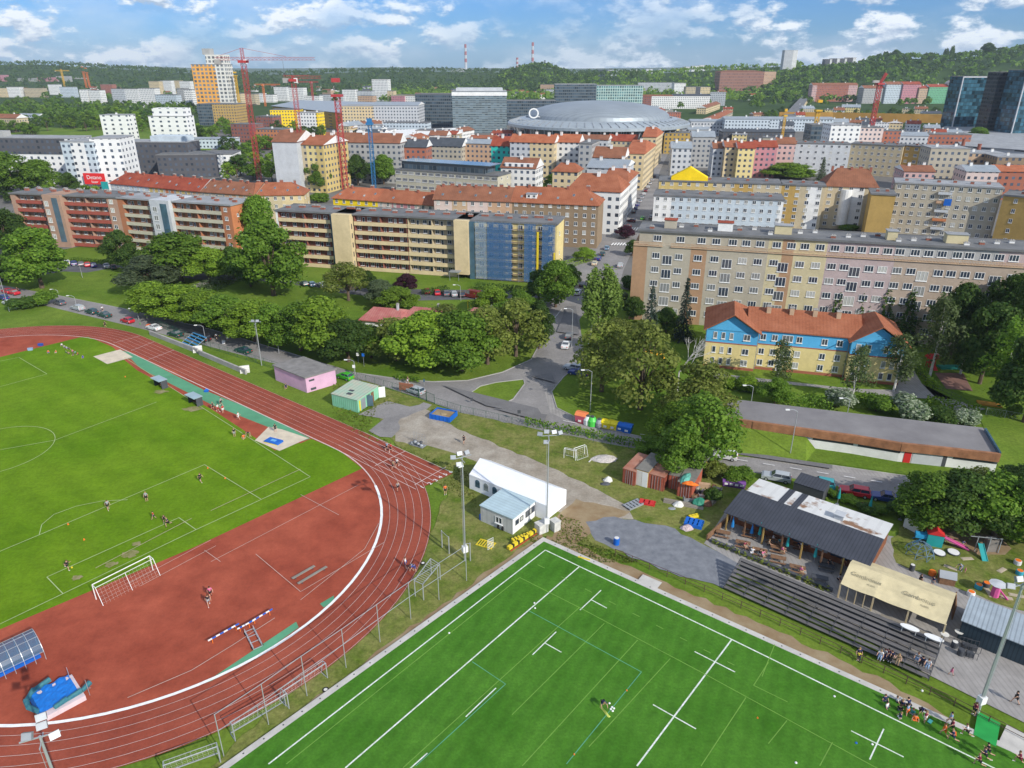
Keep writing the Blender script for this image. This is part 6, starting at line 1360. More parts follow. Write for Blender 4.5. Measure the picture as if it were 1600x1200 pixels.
# steeplechase barriers
def barrier(a,b,label,h=.91):
 a = P(*a); b = P(*b); w = (b - a).length; t = thing('steeplechase_barrier',label,'barrier',a,yawof(a,b)); bb_ = MB()
 for k in range(8): bb_.box(w * k / 8,w * (k + 1) / 8 - .001,-.06,.06,h - .13,h,k % 2)
 bb_.build('beam',[M['white'],M['blue']],t)
 for x in (w * .12,w * .88): MB().bar((x,0,0),(x,0,h - .13),.05).bar((x,-.5,.04),(x,.5,.04),.05).build('stand',M['orange'],t)
barrier((327,1010),(375,983),'blue and white striped steeplechase barrier, nearest to the mats'); barrier((385,985),(427,960),'blue and white steeplechase barrier beside the wheeled steel cart'); barrier((372,990),(402,974),'short blue and white steeplechase barrier between the two long ones',.76)
p = P(398,1010); t = thing('equipment_cart','open steel frame cart standing by the striped barriers','cart',P(383,990),R(-55)); g = MB()
for y in (0,1.0): g.bar((0,y,.25),(3.4,y,.25),.05).bar((0,y,.7),(3.4,y,.7),.04)
for x in (0,1.1,2.2,3.4): g.bar((x,0,.25),(x,1,.25),.05).bar((x,0,.25),(x,0,.7),.04).bar((x,1,.25),(x,1,.7),.04)
g.build('cart_frame',M['steel'],t)
for x,y in ((.3,-.1),(3.1,-.1),(.3,1.1),(3.1,1.1)): MB().bar((x,y - .05,.2),(x,y + .05,.2),.2,0,10).build('wheel',M['tyre'],t)
def bench(a,b,label,w=.4,h=.45):
 a = P(*a); b = P(*b); L_ = (b - a).length; t = thing('bench',label,'bench',a,yawof(a,b)); MB().box(0,L_,-w / 2,w / 2,h - .06,h).build('seat',CM('old_wood',(.27,.24,.2),r=.9,strip=(1,.14,.75)),t)
 for x in (L_ * .12,L_ * .88): MB().box(x - .04,x + .04,-w / 2,w / 2,0,h - .06).build('leg',M['dgrey'],t)
bench((457,908),(492,888),'weathered wooden bench on the red tartan, the upper one'); bench((466,916),(511,889),'weathered wooden bench on the red tartan, the lower longer one')
# exercise frames
a,b,c,d = P(649,932),P(662,938),P(688,906),P(674,897)
t = thing('monkey_bars','galvanised steel monkey bar frame on the grass inside the fence','exercise frame',(0,0,0)); g = MB()
for q in (a,b,c,d): g.bar(q,q + Vector((0,0,2.5)),.07,0,6)
g.build('post',M['steel'],t); g = MB(); Z = Vector((0,0,2.5)); g.bar(a + Z,d + Z,.06).bar(b + Z,c + Z,.06).bar(a + Z,b + Z,.05).bar(c + Z,d + Z,.05)
for k in range(1,12): g.bar(a + (d - a) * k / 12 + Z,b + (c - b) * k / 12 + Z,.025)
g.build('bar',M['steel'],t);
def pullup(pts,h,label):
 t = thing('pull_up_bar',label,'exercise frame',(0,0,0)); w_ = [P(*p) for p in pts]
 for q in w_: MB().bar(q,q + Vector((0,0,h)),.08,0,6).build('post',M['steel'],t)
 g = MB()
 for p0,p1 in zip(w_,w_[1:]): g.bar(p0 + Vector((0,0,h - .1)),p1 + Vector((0,0,h - .1)),.035)
 g.build('bar',M['steel'],t)
pullup([(691,856),(702,866)],2.9,'pull up bar left of the floodlight mast'); pullup([(726,877),(735,877)],3.0,'pull up bar right beside the floodlight mast')
# yellow frame, tackle sled, pallets
p = P(743,852); t = thing('training_frame','yellow slatted training mat lying on the grass by the cabin','frame',p,R(-25)); g = MB()
for k in range(7): g.box(.38 * k,.38 * k + .16,0,1.5,.05,.13)
g.box(0,2.5,0,.12,0,.17).box(0,2.5,1.38,1.5,0,.17).build('slat',M['yellow'],t)
p = P(762,860); t = thing('wire_screen','white wire grid panel standing next to the yellow mat','panel',p,R(40)); g = MB()
for k in range(6): g.bar((.2 * k,0,.1),(.2 * k,0,1.7),.025)
for k in range(5): g.bar((0,0,.1 + .4 * k),(1.0,0,.1 + .4 * k),.025)
g.build('grid',M['white'],t)
for i,(a,b,lb) in enumerate([((794,861),(842,829),'long yellow and black beam of the rugby sled lying by the kerb'),((800,849),(828,838),'short yellow beam of the rugby sled behind the long one')]):
 a = P(*a); b = P(*b); L_ = (b - a).length; t = thing('tackle_sled',lb,'sled',a,yawof(a,b)); g = MB()
 for k in range(6): g.box(L_ * k / 6,L_ * (k + .62) / 6,-.25,.25,.25,.7,0).box(L_ * (k + .62) / 6,L_ * (k + 1) / 6,-.15,.15,.3,.6,1)
 g.build('beam',[M['yellow'],M['black']],t); MB().box(.1,L_ - .1,.3,.4,0,.12).box(.1,L_ - .1,-.4,-.3,0,.12).build('runner',M['red'] if i == 0 else M['dgrey'],t)
# marquee tent
a = P(742,770); b = P(846,812); c = P(873,775)
dx_ = (b - a); Wt = dx_.length; yw = yawof(a,b); Dt = 7.0
a = P(760,775); b = P(848,812); Wt = (b - a).length + 4.0; yw = yawof(a,b); a = a - (b - a).normalized() * 3.4
t = thing('marquee_tent','large white party marquee with arched plastic windows beside the cabin','tent',a,yw); TENT = mat('tent_white',(.85,.86,.88),.5,.03); hh = 2.7; rh_ = 1.7; Dt = 5.4
g = MB(); g.add([(0,0,hh),(Wt,0,hh),(Wt,Dt,hh),(0,Dt,hh),(0,Dt / 2,hh + rh_),(Wt,Dt / 2,hh + rh_)],[(0,1,5,4),(2,3,4,5),(1,2,5)]).add([(0,0,hh - .25),(Wt,0,hh - .25),(Wt,0,hh),(0,0,hh)],[(0,1,2,3)]); g.build('roof',TENT,t)
MB().box(.02,Wt,.02,.06,0,hh - .26).box(Wt - .05,Wt,.06,Dt,0,hh).box(.02,Wt,Dt - .05,Dt,0,hh).build('side_wall',TENT,t)
for k in range(4):
 x = 1.2 + k * 1.7; g = MB(); g.box(x,x + .9,-.02,.02,.9,1.8); g.bar((x + .45,-.02,1.8),(x + .45,.02,1.8),.45,0,14); g.build('window',M['glassb'],t)
g = MB()
for y in (0,Dt / 2,Dt): g.bar((0,y,0),(0,y,hh + (rh_ if y == Dt / 2 else 0)),.05)
g.build('pole',M['steel'],t)
# office cabin in front of the tent
a = P(801,836); b = P(835,808); c = P(755,812); t = thing('office_cabin','white and grey portable office cabin with pale ribbed roof','cabin',a,yawof(a,b)); Wc = (b - a).length; Dc = (c - a).length
CABW = CM('cabin_panel',(.5,.5,.48),r=.7,strip=(1,.9,.9))
MB().box(0,Wc,0,Dc,0,2.7).build('wall',CABW,t); MB().box(-.02,Wc + .02,-.03,0,0,2.7).build('end_wall',M['white'],t)
MB().box(-.12,Wc + .12,-.12,Dc + .12,2.7,2.85).build('roof',mat('cabin_roof',(.42,.54,.58),.5,.08,.5,strip=(0,.6,.88)),t)
for x in (1.0,2.1): link('window',win_mesh(.8,.8,'dark'),t,(x,-.035,1.3))
for x in (3.5,4.4,5.3): link('window',win_mesh(.75,1.0,'dark'),t,(min(x,Wc - .5),-.035,1.2))
link('window',win_mesh(1.2,1.1,'white'),t,(-.004,Dc * .42,1.0),-math.pi / 2)
def wheelstack(u,v,label):
 p = P(u,v); t = tag(MB().bar((0,0,.4),(0,.28,.4),.4,0,16).bar((0,-.012,.4),(0,.0,.4),.18,1,12).build('tyre',[M['tyre'],M['grey']],None,p,R(60)),label,'tyre')
wheelstack(781,826,'black tyre leaning on the cabin wall, left one'); wheelstack(788,829,'black tyre leaning on the cabin wall, right one')
for (u,v,lb) in ((509,1079,'wheel rim lying on the grass beside the spare goals'),(661,881,'wheel rim lying at the outer edge of the track')):
 tag(MB().disc((0,0),.35,0,.16,14,0).disc((0,0),.2,.16,.17,12,1).build('tyre',[M['tyre'],M['offwhite']],None,P(u,v)),lb,'tyre')
def barrel(u,v,m,label,r=.3,h=.9,name='barrel',rim=None):
 p = P(u,v); tag(MB().disc((0,0),r * .92,0,h * .1,14,0,r).disc((0,0),r,h * .1,h * .9,14,0).disc((0,0),r,h * .9,h,14,0,r * .92).disc((0,0),r * 1.05,h * .35,h * .4,14).disc((0,0),r * 1.05,h * .62,h * .67,14).disc((0,0),r * .8,h,h + .02,12,1).build(name,[m,rim or m],None,p),label,name)
barrel(752,812,M['blue'],'blue plastic barrel at the left corner of the office cabin'); barrel(758,815,M['blue'],'second blue barrel beside the office cabin corner'); barrel(879,785,M['blue'],'blue barrel behind the right end of the white tent',.35,.9); barrel(963,851,M['blue'],'blue barrel standing alone at the gravel edge',.42,1.15,rim=M['offwhite'])
for (u,v,w,h,lb) in ((846,831,1.6,1.5,'weathered concrete block left of the floodlight mast foot'),(867,828,1.1,1.6,'narrow concrete block right of the floodlight mast foot')):
 p = P(u,v); tag(MB().box(-w / 2,w / 2,-.6,.6,0,h).box(-w / 2 - .06,w / 2 + .06,-.66,.66,h,h + .1).build('concrete_block',mat('white_concrete',(.55,.54,.5),.9,.2,1.5),None,p,R(35)),lb,'block')
p = P(910,878); t = thing('warning_triangle','orange red triangular frame lying at the pitch corner','triangle',p,R(-25)); g = MB()
tri = [(-1.1,.45,.1),(1.1,.45,.1),(0,-.8,.1)]
for k in range(3): g.bar(tri[k],tri[(k + 1) % 3],.1,0,4)
g.build('triangle_frame',M['orange'],t); MB().box(-.8,.9,.35,.6,.2,.32).build('yellow_bar',M['yellow'],t)
# pole vault mat, boxes, cones
p = P(428,692); t = thing('landing_mat','small blue and yellow landing mat inside the sand pit','mat',p,R(-25)); MB().box(-1.5,1.5,-.8,.8,0,.5,0).box(-1.5,1.5,-.85,-.8,0,.3,1).build('cushion',[M['blue'],M['yellow']],t); MB().box(-.5,.5,-.3,.3,.5,.56).build('patch',mat('pale_blue',(.15,.4,.7),.6,.1),t)
p = P(323,613); tag(MB().box(-.4,.4,-.3,.3,0,.5).add([(-.4,-.3,.5),(.4,-.3,.5),(.4,.3,.5),(-.4,.3,.5),(0,0,.9)],[(0,1,4),(1,2,4),(2,3,4),(3,0,4)]).build('covered_box',M['blue'],None,p),'blue covered starting block box on the green strip','box')
for (u,v,lb) in ((325,733,'orange marker cone on the penalty box corner'),(352,749,'orange marker cone on the penalty box side line'),(107,821,'orange marker cone near the penalty arc'),(132,845,'orange marker cone right of the one by the penalty arc'),(979,1082,'flat orange marker on the artificial pitch, upper one'),(897,1182,'flat orange marker on the artificial pitch, lower one'),(246 - 50,610 - 20,'small cone beside the runway'),(1183,1125,'pale marker on the artificial pitch')):
 p = P(u,v); tag(MB().disc((0,0),.24,0,.04,10,0).disc((0,0),.17,.04,.42,10,0,.04).build('marker_cone',M['orange'],None,p),lb,'cone')
def ballat(u,v,label,m=None,r=.13,z=0,cat='ball'):
 p = P(u,v); tag(MB().ball((0,0,r),r,10).build('ball',m or M['white'],None,(p.x,p.y,.13 + z)),label,cat)
for (u,v,lb) in ((702,992,'white ball lying on the yellow pitch line'),(835,945,'white ball on the white line near the upper pitch end'),(836,953,'second white ball just below the one on the white line'),(952,1102,'white ball left of the goalkeeper pile'),(956,1108,'white ball on top of the small pile by the kneeling player'),(954,1111,'white ball at the left of the small pile'),(959,1110,'white ball at the right of the small pile'),(957,1114,'lowest white ball of the small pile'),(1303,1091,'white ball near the side line by the waiting children'),(1362,1166,'white ball beside the cross shaped mark'),(1243,1195,'white ball at the bottom picture edge'),(1440,1082,'white ball on the brown soil strip'),(113,889,'yellowish ball at the feet of the boy near the penalty spot'),(1337,1164,'bluish ball left of the cross shaped mark')):
 ballat(u,v,lb,M['yellow'] if 'yellowish' in lb else M['blue'] if 'bluish' in lb else None)
# pink hut
a = P(480,614); b = P(526,600); c = P(431,594); t = thing('pink_hut','flat roofed hut with pink rendered walls beside the track','hut',a,yawof(a,b)); Wc = (b - a).length; v_ = c - a; th = yawof(a,b)
cl = Vector((v_.x * math.cos(-th) - v_.y * math.sin(-th),v_.x * math.sin(-th) + v_.y * math.cos(-th)))
PK = mat('pink_render',(.62,.38,.52),.9,.1,.4)
def para(mb,W,cx,cy,z0,z1,g=0,mi=0,top=None): return mb.prism([(-g,-g),(W + g,-g),(W + cx + g,cy + g),(cx - g,cy + g)],z0,z1,mi,top)
para(MB(),Wc,cl.x,cl.y,0,3.3).build('wall',PK,t); para(MB(),Wc,cl.x,cl.y,3.3,3.55,.25).build('roof',mat('hut_roof',(.22,.21,.2),.9,.2,.6),t)
MB().box(.7,1.9,-.04,.02,2.3,2.7).build('vent',M['dgrey'],t); MB().box(.9,2.1,-.04,.02,.3,.8).build('vent',M['dgrey'],t)
# mint container hut
a = P(560,645); b = P(592,622); c = P(520,634); t = thing('container_hut','mint green corrugated container hut with rusty streaked roof and open doors','container',a,yawof(a,b)); th = yawof(a,b); Wc = (b - a).length; v_ = c - a
cl = Vector((v_.x * math.cos(-th) - v_.y * math.sin(-th),v_.x * math.sin(-th) + v_.y * math.cos(-th)))
MINTS = mat('mint_side',(.2,.5,.32),.8,.15,.6,strip=(1,.5,.7),col2=(.27,.58,.4))
para(MB(),Wc,cl.x,cl.y,0,2.6).build('wall',MINTS,t); para(MB(),Wc,cl.x,cl.y,2.6,2.72,.1).build('roof',mat('mint_roof',(.33,.5,.38),.8,.2,.5,col2=(.5,.46,.36),strip=(1,.8,.85)),t)
for (x0,x1,m) in ((.5,.9,M['yellow']),(1.2,2.6,M['grey']),(3.2,4.2,M['dgrey']),(4.6,5.6,M['wood'])):
 if x1 < Wc: MB().box(x0,x1,-.06,.02,.1,2.3).build('door',m,t)
o = MB().box(0,1.3,-.04,.04,.1,2.4).build('door',M['white'],t,(Wc,-.05,0)); o.rotation_euler = (0,0,R(-50)); o = MB().box(0,1.2,-.04,.04,.1,2.4).build('door',M['glassb'],t,(3.1,-.06,0)); o.rotation_euler = (0,0,R(-70))
MB().box(1.5,2.3,2.5,3.6,2.73,2.8).box(3,3.6,3,4,2.73,2.8).build('roof_hatch',M['dgrey'],t)
# blue skip
a = P(703,661); b = P(715,650); c = P(677,651); t = thing('skip','open blue steel skip filled with brown soil beside the yard gate','skip',a,yawof(a,b)); th = yawof(a,b); Wc = (b - a).length; v_ = c - a
Lk = v_.length; g = MB(); g.box(0,Wc,0,.1,0,1.1).box(0,Wc,Lk - .1,Lk,0,1.1).box(0,.1,.1,Lk - .1,0,1.1).box(Wc - .1,Wc,.1,Lk - .1,0,1.1).box(0.1,Wc - .1,.1,Lk - .1,0,.1)
for k in range(5): g.box(-.08,0,.3 + k * Lk / 5.4,.45 + k * Lk / 5.4,0,1.1).box(Wc,Wc + .08,.3 + k * Lk / 5.4,.45 + k * Lk / 5.4,0,1.1)
g.build('skip_body',M['blue'],t); MB().box(.1,Wc - .1,.1,Lk - .1,.1,.8).ball((Wc / 2,Lk * .5,.7),.8,8,0,.4).build('load',SOIL,t)
# wire trolley with bags
p = P(640,696); t = thing('wire_trolley','wire mesh trolley loaded with grey bags beside the gravel way','trolley',p,R(-30)); g = MB()
for k in range(9): g.bar((.35 * k,1.2,.2),(.35 * k,1.2,2.2),.02)
for k in range(5): g.bar((0,1.2,.2 + .5 * k),(2.8,1.2,.2 + .5 * k),.02)
g.box(0,2.8,0,1.2,.15,.22).build('mesh',M['grey'],t)
for i in range(7): MB().ball((.4 + .33 * i,.3 + .35 * (i % 2),.5 + .2 * (i % 3)),.34,8,0,.8).build('bag',M['dgrey'] if i % 2 else M['grey'],t)
# blue bleachers by the street
a = P(284,537); b = P(304,546); t = thing('blue_bleachers','small four step blue bleachers on the bank beside the street','bleachers',a,yawof(a,b)); Wc = (b - a).length
for k in range(5): MB().box(0,Wc,.75 * k,.75 * k + .5,.3 + .42 * k,.38 + .42 * k).build('step',mat('bleacher_blue',(.05,.22,.42),.6,.1),t)
g = MB()
for x in (0,Wc / 2,Wc): g.bar((x,0,.3),(x,3.4,2.0),.06).bar((x,3.4,0),(x,3.4,2.0),.05).bar((x,0,0),(x,0,.3),.05)
g.build('support',M['steel'],t)
for (u,v,lb) in ((309,551,'white concrete step block between the two retaining walls'),(383,583,'white concrete step block at the lower end of the retaining wall')):
 p = P(u,v); g = MB()
 for k in range(4): g.box(-1.0,1.0,.4 * k,.4 * k + .4,0,.3 + .3 * k)
 tag(g.build('step_block',M['offwhite'],None,p,R(20)),lb,'steps')
# recycling containers
def bin_(u,v,kind,m,label,s=1.0,yw=-28,top=None):
 p = P(u,v); t = thing('recycling_container',label,'recycling container',p,R(yw)); s_ = s
 if kind == 'bell': MB().disc((0,0),.75 * s_,.1,1.0 * s_,12,0,.8 * s_).disc((0,0),.8 * s_,1.0 * s_,1.55 * s_,12,0,.45 * s_).build('body',m,t); MB().disc((0,0),.3 * s_,1.55 * s_,1.75 * s_,10).build('cap',top or M['dgrey'],t)
 else:
  MB().add([(-.6 * s_,-.45 * s_,.12),(.6 * s_,-.45 * s_,.12),(.6 * s_,.45 * s_,.12),(-.6 * s_,.45 * s_,.12),(-.72 * s_,-.55 * s_,1.15 * s_),(.72 * s_,-.55 * s_,1.15 * s_),(.72 * s_,.55 * s_,1.15 * s_),(-.72 * s_,.55 * s_,1.15 * s_)],[(0,3,2,1),(0,1,5,4),(1,2,6,5),(2,3,7,6),(3,0,4,7),(4,5,6,7)]).build('body',m,t)
  MB().add([(-.75 * s_,-.58 * s_,1.15 * s_),(.75 * s_,-.58 * s_,1.15 * s_),(.75 * s_,.58 * s_,1.15 * s_),(-.75 * s_,.58 * s_,1.15 * s_),(-.75 * s_,-.1,1.5 * s_),(.75 * s_,-.1,1.5 * s_),(.75 * s_,.58 * s_,1.4 * s_),(-.75 * s_,.58 * s_,1.4 * s_)],[(0,1,5,4),(4,5,6,7),(1,2,6,5),(3,0,4,7),(2,3,7,6)]).build('lid',top or m,t)
  MB().box(-.3,.3,-.6 * s_,-.54 * s_,.5,.85).build('notice',M['white'],t)
  for x in (-.5,.5): MB().bar((x,-.03,.1),(x,.03,.1),.1,0,8).build('wheel',M['tyre'],t)
PAL = {n: mat('bin_' + n,c,.45,.05) for n,c in dict(rd=(.6,.06,.05),or_=(.75,.22,.08),gr=(.08,.55,.08),gy=(.3,.3,.33),ye=(.85,.68,.02),bl=(.01,.13,.5),wh=(.7,.75,.72),pu=(.16,.06,.25),pk=(.55,.1,.15)).items()}
bin_(908,660,'box',PAL['pk'],'tall orange lidded red textile container, leftmost of the row',1.45,top=PAL['or_']); bin_(918,663,'bell',PAL['wh'],'white glass bell container in the recycling row',1.1); bin_(925,665,'bell',PAL['gr'],'bright green glass bell container in the recycling row',1.15)
bin_(936,667,'bell',PAL['gy'],'grey rounded container between the green bell and the yellow ones',1.0); bin_(947,669,'box',PAL['ye'],'yellow plastics container, left one of two',1.15,top=PAL['ye']); bin_(958,671,'box',PAL['ye'],'yellow plastics container, right one of two',1.15)
bin_(969,673,'box',PAL['bl'],'blue paper container next to the yellow ones',1.1); bin_(980,676,'box',PAL['bl'],'blue paper container at the right end of the row',1.2)
for k in range(4): bin_(1134 + 8 * k,759 + 1.2 * k,'box',PAL['pu'],['purple bin at the left end of the purple row by the fence','purple bin, second from the left by the fence','purple bin, third from the left by the fence','purple bin at the right end of the purple row'][k],.8,-10)
# rusty containers and sheds
def box_unit(pa,pb,dpx,h,wm,rm,label,name='shipping_container',D=6,doors=None):
 a = P(*pa); b = P(*pb); W = (b - a).length; t = thing(name,label,'container' if 'container' in name else 'shed',a,yawof(a,b)); MB().box(0,W,0,D,0,h).build('wall',wm,t)
 MB().box(-.05,W + .05,-.05,D + .05,h,h + .12).build('roof',rm,t)
 if doors is not None:
  for (x0,x1,m) in doors: MB().box(W * x0,W * x1,-.07,.0,.1,h - .15).build('door',m,t)
 else:
  for x in (.28,.45,.62,.8): MB().bar((W * x,-.06,.1),(W * x,-.06,h - .1),.035).build('lock_rod',M['grey'],t)
 return t
RR = mat('rust_roof',(.33,.13,.08),.85,.25,.5,col2=(.42,.22,.16)); GRF = mat('felt_roof',(.2,.19,.17),.9,.2,.7)
box_unit((972,754),(991,760),0,2.6,RIB['rust'],RR,'rusty red shipping container at the left end of the row',D=6)
box_unit((992,757),(1011,763),0,2.9,PL_['ochre'],GRF,'wooden shed with grey roof and white doors between two rusty containers','shed',6,[(.05,.5,M['offwhite']),(.53,.98,M['white'])])
box_unit((1011,762),(1036,769),0,2.6,RIB['rust'],RR,'rusty red shipping container right of the white doored shed',D=6)
box_unit((1043,763),(1066,768),0,2.5,RIB['rust'],GRF,'grey roofed red container set back behind the tarpaulin',D=5)
box_unit((1057,775),(1080,781),0,2.6,RIB['rust'],GRF,'red container with a green tarpaulin and orange bag on its roof',D=6)
def lump(u,v,z,sx,sy,sz,m,label,name='tarpaulin',cat='tarpaulin',rz=0):
 p = P(u,v,z); b = MB(); b.ball((0,0,0),1,10); rn_ = random.Random(int(u)); b.v = [(x * sx * rn_.uniform(.85,1.15),y * sy * rn_.uniform(.85,1.15),max(0,z_) * sz * rn_.uniform(.8,1.2)) for x,y,z_ in b.v]; tag(b.build(name,m,None,p,rz),label,cat)
lump(1071,748,2.63,.7,1.9,.5,mat('tarp_green',(.1,.35,.28),.7,.3,2),'pale green and white tarpaulin on the grey container roof',rz=R(-30)); lump(1078,757,2.73,1.3,.5,.5,M['orange'],'orange red bag on the container roof','bag','bag',rz=R(-20))
# junk on the grass
def pallet(u,v,w,d,h,m,label,rz=0,name='pallet',n=6):
 p = P(u,v); g = MB()
 for k in range(n): g.box(w * k / n,w * (k + .7) / n,0,d,h - .03,h)
 for y in (0,d / 2 - .05,d - .1): g.box(0,w,y,y + .1,0,h - .03)
 tag(g.build(name,m,None,p,rz),label,name.replace('_',' '))
pallet(984,799,3.2,1.6,.35,M['grey'],'grey steel rack lying on the grass by the gravel',R(35),'steel_rack',5); pallet(998,788,2.4,1.2,.4,M['red'],'red metal frame lying above the grey rack',R(-20),'metal_frame',3)
pallet(1068,822,2.6,1.8,.6,M['blue'],'blue crate with white and red slats on the grass',R(-25),'slatted_crate',4); pallet(1078,812,1.6,.5,.5,M['yellow'],'yellow machine part behind the blue crate',R(20),'machine_part',3)
lump(1073,826,.1,1.0,.7,.5,mat('striped',(.5,.4,.4),.8,.4,6),'pale striped mattress pieces beside the blue crate','mattress','mattress'); lump(950,752,0,.8,.6,.8,M['offwhite'],'white barrow tub standing at the left of the containers','barrow','barrow'); lump(946,757,0,.9,.5,.4,M['dgrey'],'dark scrap beside the white barrow','scrap','scrap')
lump(1060,790,0,.9,.8,.7,M['offwhite'],'round white tub on the grass before the junk heap','tub','tub'); lump(1050,795,0,.7,.5,.15,M['grey'],'flat grey sheet lying near the white tub','sheet_metal','sheet'); lump(1092,788,0,1.3,.8,1.1,mat('tank_green',(.03,.2,.13),.6,.2),'dark green tank in the junk heap','tank','tank'); lump(1105,790,0,.8,.6,1.0,mat('rust',(.25,.12,.07),.9,.3,2),'rusty drum in the junk heap','drum','drum')
rj = random.Random(9)
for i in range(16):
 u = rj.uniform(1078,1122); v = rj.uniform(762,790); c = rj.choice([M['wood'],M['grey'],M['offwhite'],PL_['tan'],M['dgrey'],PL_['ochre'],PL_['beige']]); p = P(u,v); w = rj.uniform(.5,2.2)
 tag(MB().box(-w / 2,w / 2,-.3,.3,0,rj.uniform(.2,1.0)).box(-w / 2 - .05,-w / 2 + .05,-.35,.35,0,.9).box(w / 2 - .06,w / 2 + .04,-.35,.35,0,.7).build('junk_piece',c,None,p,rj.uniform(0,3)),'scrap timber or metal piece in the junk heap right of the containers','junk','junk heap behind the containers')
p = P(1036,786); t = thing('timber_stack','low stack of grey boards before the front container','timber',p,R(-20));
for k in range(3): MB().box(0,6 - k,.2 * k,.9,.15 * k,.15 * k + .12).build('board',CM('old_wood',(.27,.24,.2)),t)
lump(944,718,0,2.3,1.5,.55,mat('rubble_pale',(.5,.46,.42),.9,.3,4),'pale rubble heap on the grass beside the small goals','rubble_heap','rubble'); tag(MB().box(0,1.6,0,.2,0,.15).build('board',M['offwhite'],None,P(921,723),R(60)),'white board lying left of the rubble heap','board')
for (u,v,lb) in ((1110,742,'long leaning pale plank behind the junk heap'),): tag(MB().bar((0,0,0),(-1.5,0,4),.09).build('plank',PL_['ochre'],None,P(u,v)),lb,'plank')
# pub
h = 3.0; a = P(1136,800,h); b = P(1356,883,h); a.z = b.z = 0; t = thing('pub','long low pub with dark ribbed front roof and rust stained white rear roof','pub',a,yawof(a,b)); Wp = (b - a).length; yw = yawof(a,b)
def loc2(u,v,z): q = P(u,v,z) - a; return q.x * math.cos(-yw) - q.y * math.sin(-yw),q.x * math.sin(-yw) + q.y * math.cos(-yw)
d1 = loc2(1167,766,3.8)[1]; d2 = loc2(1187,746,3.5)[1]
DRF = mat('dark_ribbed_roof',(.055,.06,.075),.6,.15,.5,strip=(0,.45,.7)); WRF = mat('rusty_white_roof',(.62,.62,.6),.7,.1,.35,col2=(.66,.66,.64),strip=(0,1.6,.93))
nd = WRF.node_tree; b_ = nd.nodes['Principled BSDF']; src = b_.inputs['Base Color'].links[0].from_socket; no = nd.nodes.new('ShaderNodeTexNoise'); no.inputs['Scale'].default_value = .5; no.inputs['Detail'].default_value = 6; tcx = nd.nodes.new('ShaderNodeTexCoord'); nd.links.new(tcx.outputs['Object'],no.inputs[0]); mr = nd.nodes.new('ShaderNodeMapRange'); mr.inputs[1].default_value = .56; mr.inputs[2].default_value = .66; nd.links.new(no.outputs[0],mr.inputs[0]); mxx = nd.nodes.new('ShaderNodeMix'); mxx.data_type = 'RGBA'; nd.links.new(mr.outputs[0],mxx.inputs[0]); nd.links.new(src,mxx.inputs[6]); mxx.inputs[7].default_value = (.25,.14,.08,1); nd.links.new(mxx.outputs[2],b_.inputs['Base Color'])
MB().add([(-.4,-.3,3.0),(Wp + .3,-.3,3.0),(Wp + .3,d1,3.75),(-.4,d1,3.75),(-.4,-.3,2.9),(Wp + .3,-.3,2.9),(Wp + .3,d1,3.6),(-.4,d1,3.6)],[(0,1,2,3),(7,6,5,4),(0,4,5,1),(1,5,6,2),(3,7,4,0)]).build('front_roof',DRF,t)
rr3 = MB().add([(.2,d1 + .02,3.7),(Wp + .3,d1 + .02,3.7),(Wp + .3,d2,3.3),(.2,d2,3.3)],[(0,1,2,3)]).add([(.2,d1 + .02,3.6),(Wp + .3,d1 + .02,3.6),(Wp + .3,d2,3.2),(.2,d2,3.2)],[(3,2,1,0)]).build('rear_roof',WRF,t)
for x,w in ((.26,.9),(.36,.9)): MB().add([(Wp * x,d1,3.74),(Wp * x + w,d1,3.74),(Wp * x + w,d2 - .1,3.36),(Wp * x,d2 - .1,3.36)],[(0,1,2,3)]).build('dark_strip',DRF,rr3)
MB().box(Wp * .66,Wp * .66 + 1.2,d1 + .9,d1 + 2.1,3.3,4.3).box(Wp * .66 - .1,Wp * .66 + 1.3,d1 + .8,d1 + 2.2,4.3,4.4).build('vent_box',PL_['lgrey'],rr3)
BW = mat('pub_wood',(.2,.075,.035),.8,.25,1.5); MB().box(0,Wp,2.2,d1,0,3.0).box(.2,Wp,d1,d2 - .2,0,3.15).build('wall',BW,t)
for i in range(8): x = .2 + (Wp - .4) * i / 7; MB().box(x - .1,x + .1,-.2,0,0,2.9).build('post',M['wood'] if i % 2 else PL_['ochre'],t)
for i in range(7): MB().box(1 + i * Wp / 7.3,1 + i * Wp / 7.3 + 2.2,2.14,2.2,1.0,2.2).build('window',M['glass'],t)
for i in range(4): MB().bar((2 + .9 * i * 2,2.1,1.6),(2 + .9 * i * 2,2.14,1.6),.4,0,14).build('round_sign',[M['offwhite'],M['blue'],M['orange'],M['offwhite']][i],t)
PUB = (a,yw,Wp,d2)
box_unit((1237,774),(1283,789),0,2.3,M['dgrey'],DRF,'low black roofed shed between the pub and the parked cars','shed',3.6,[])
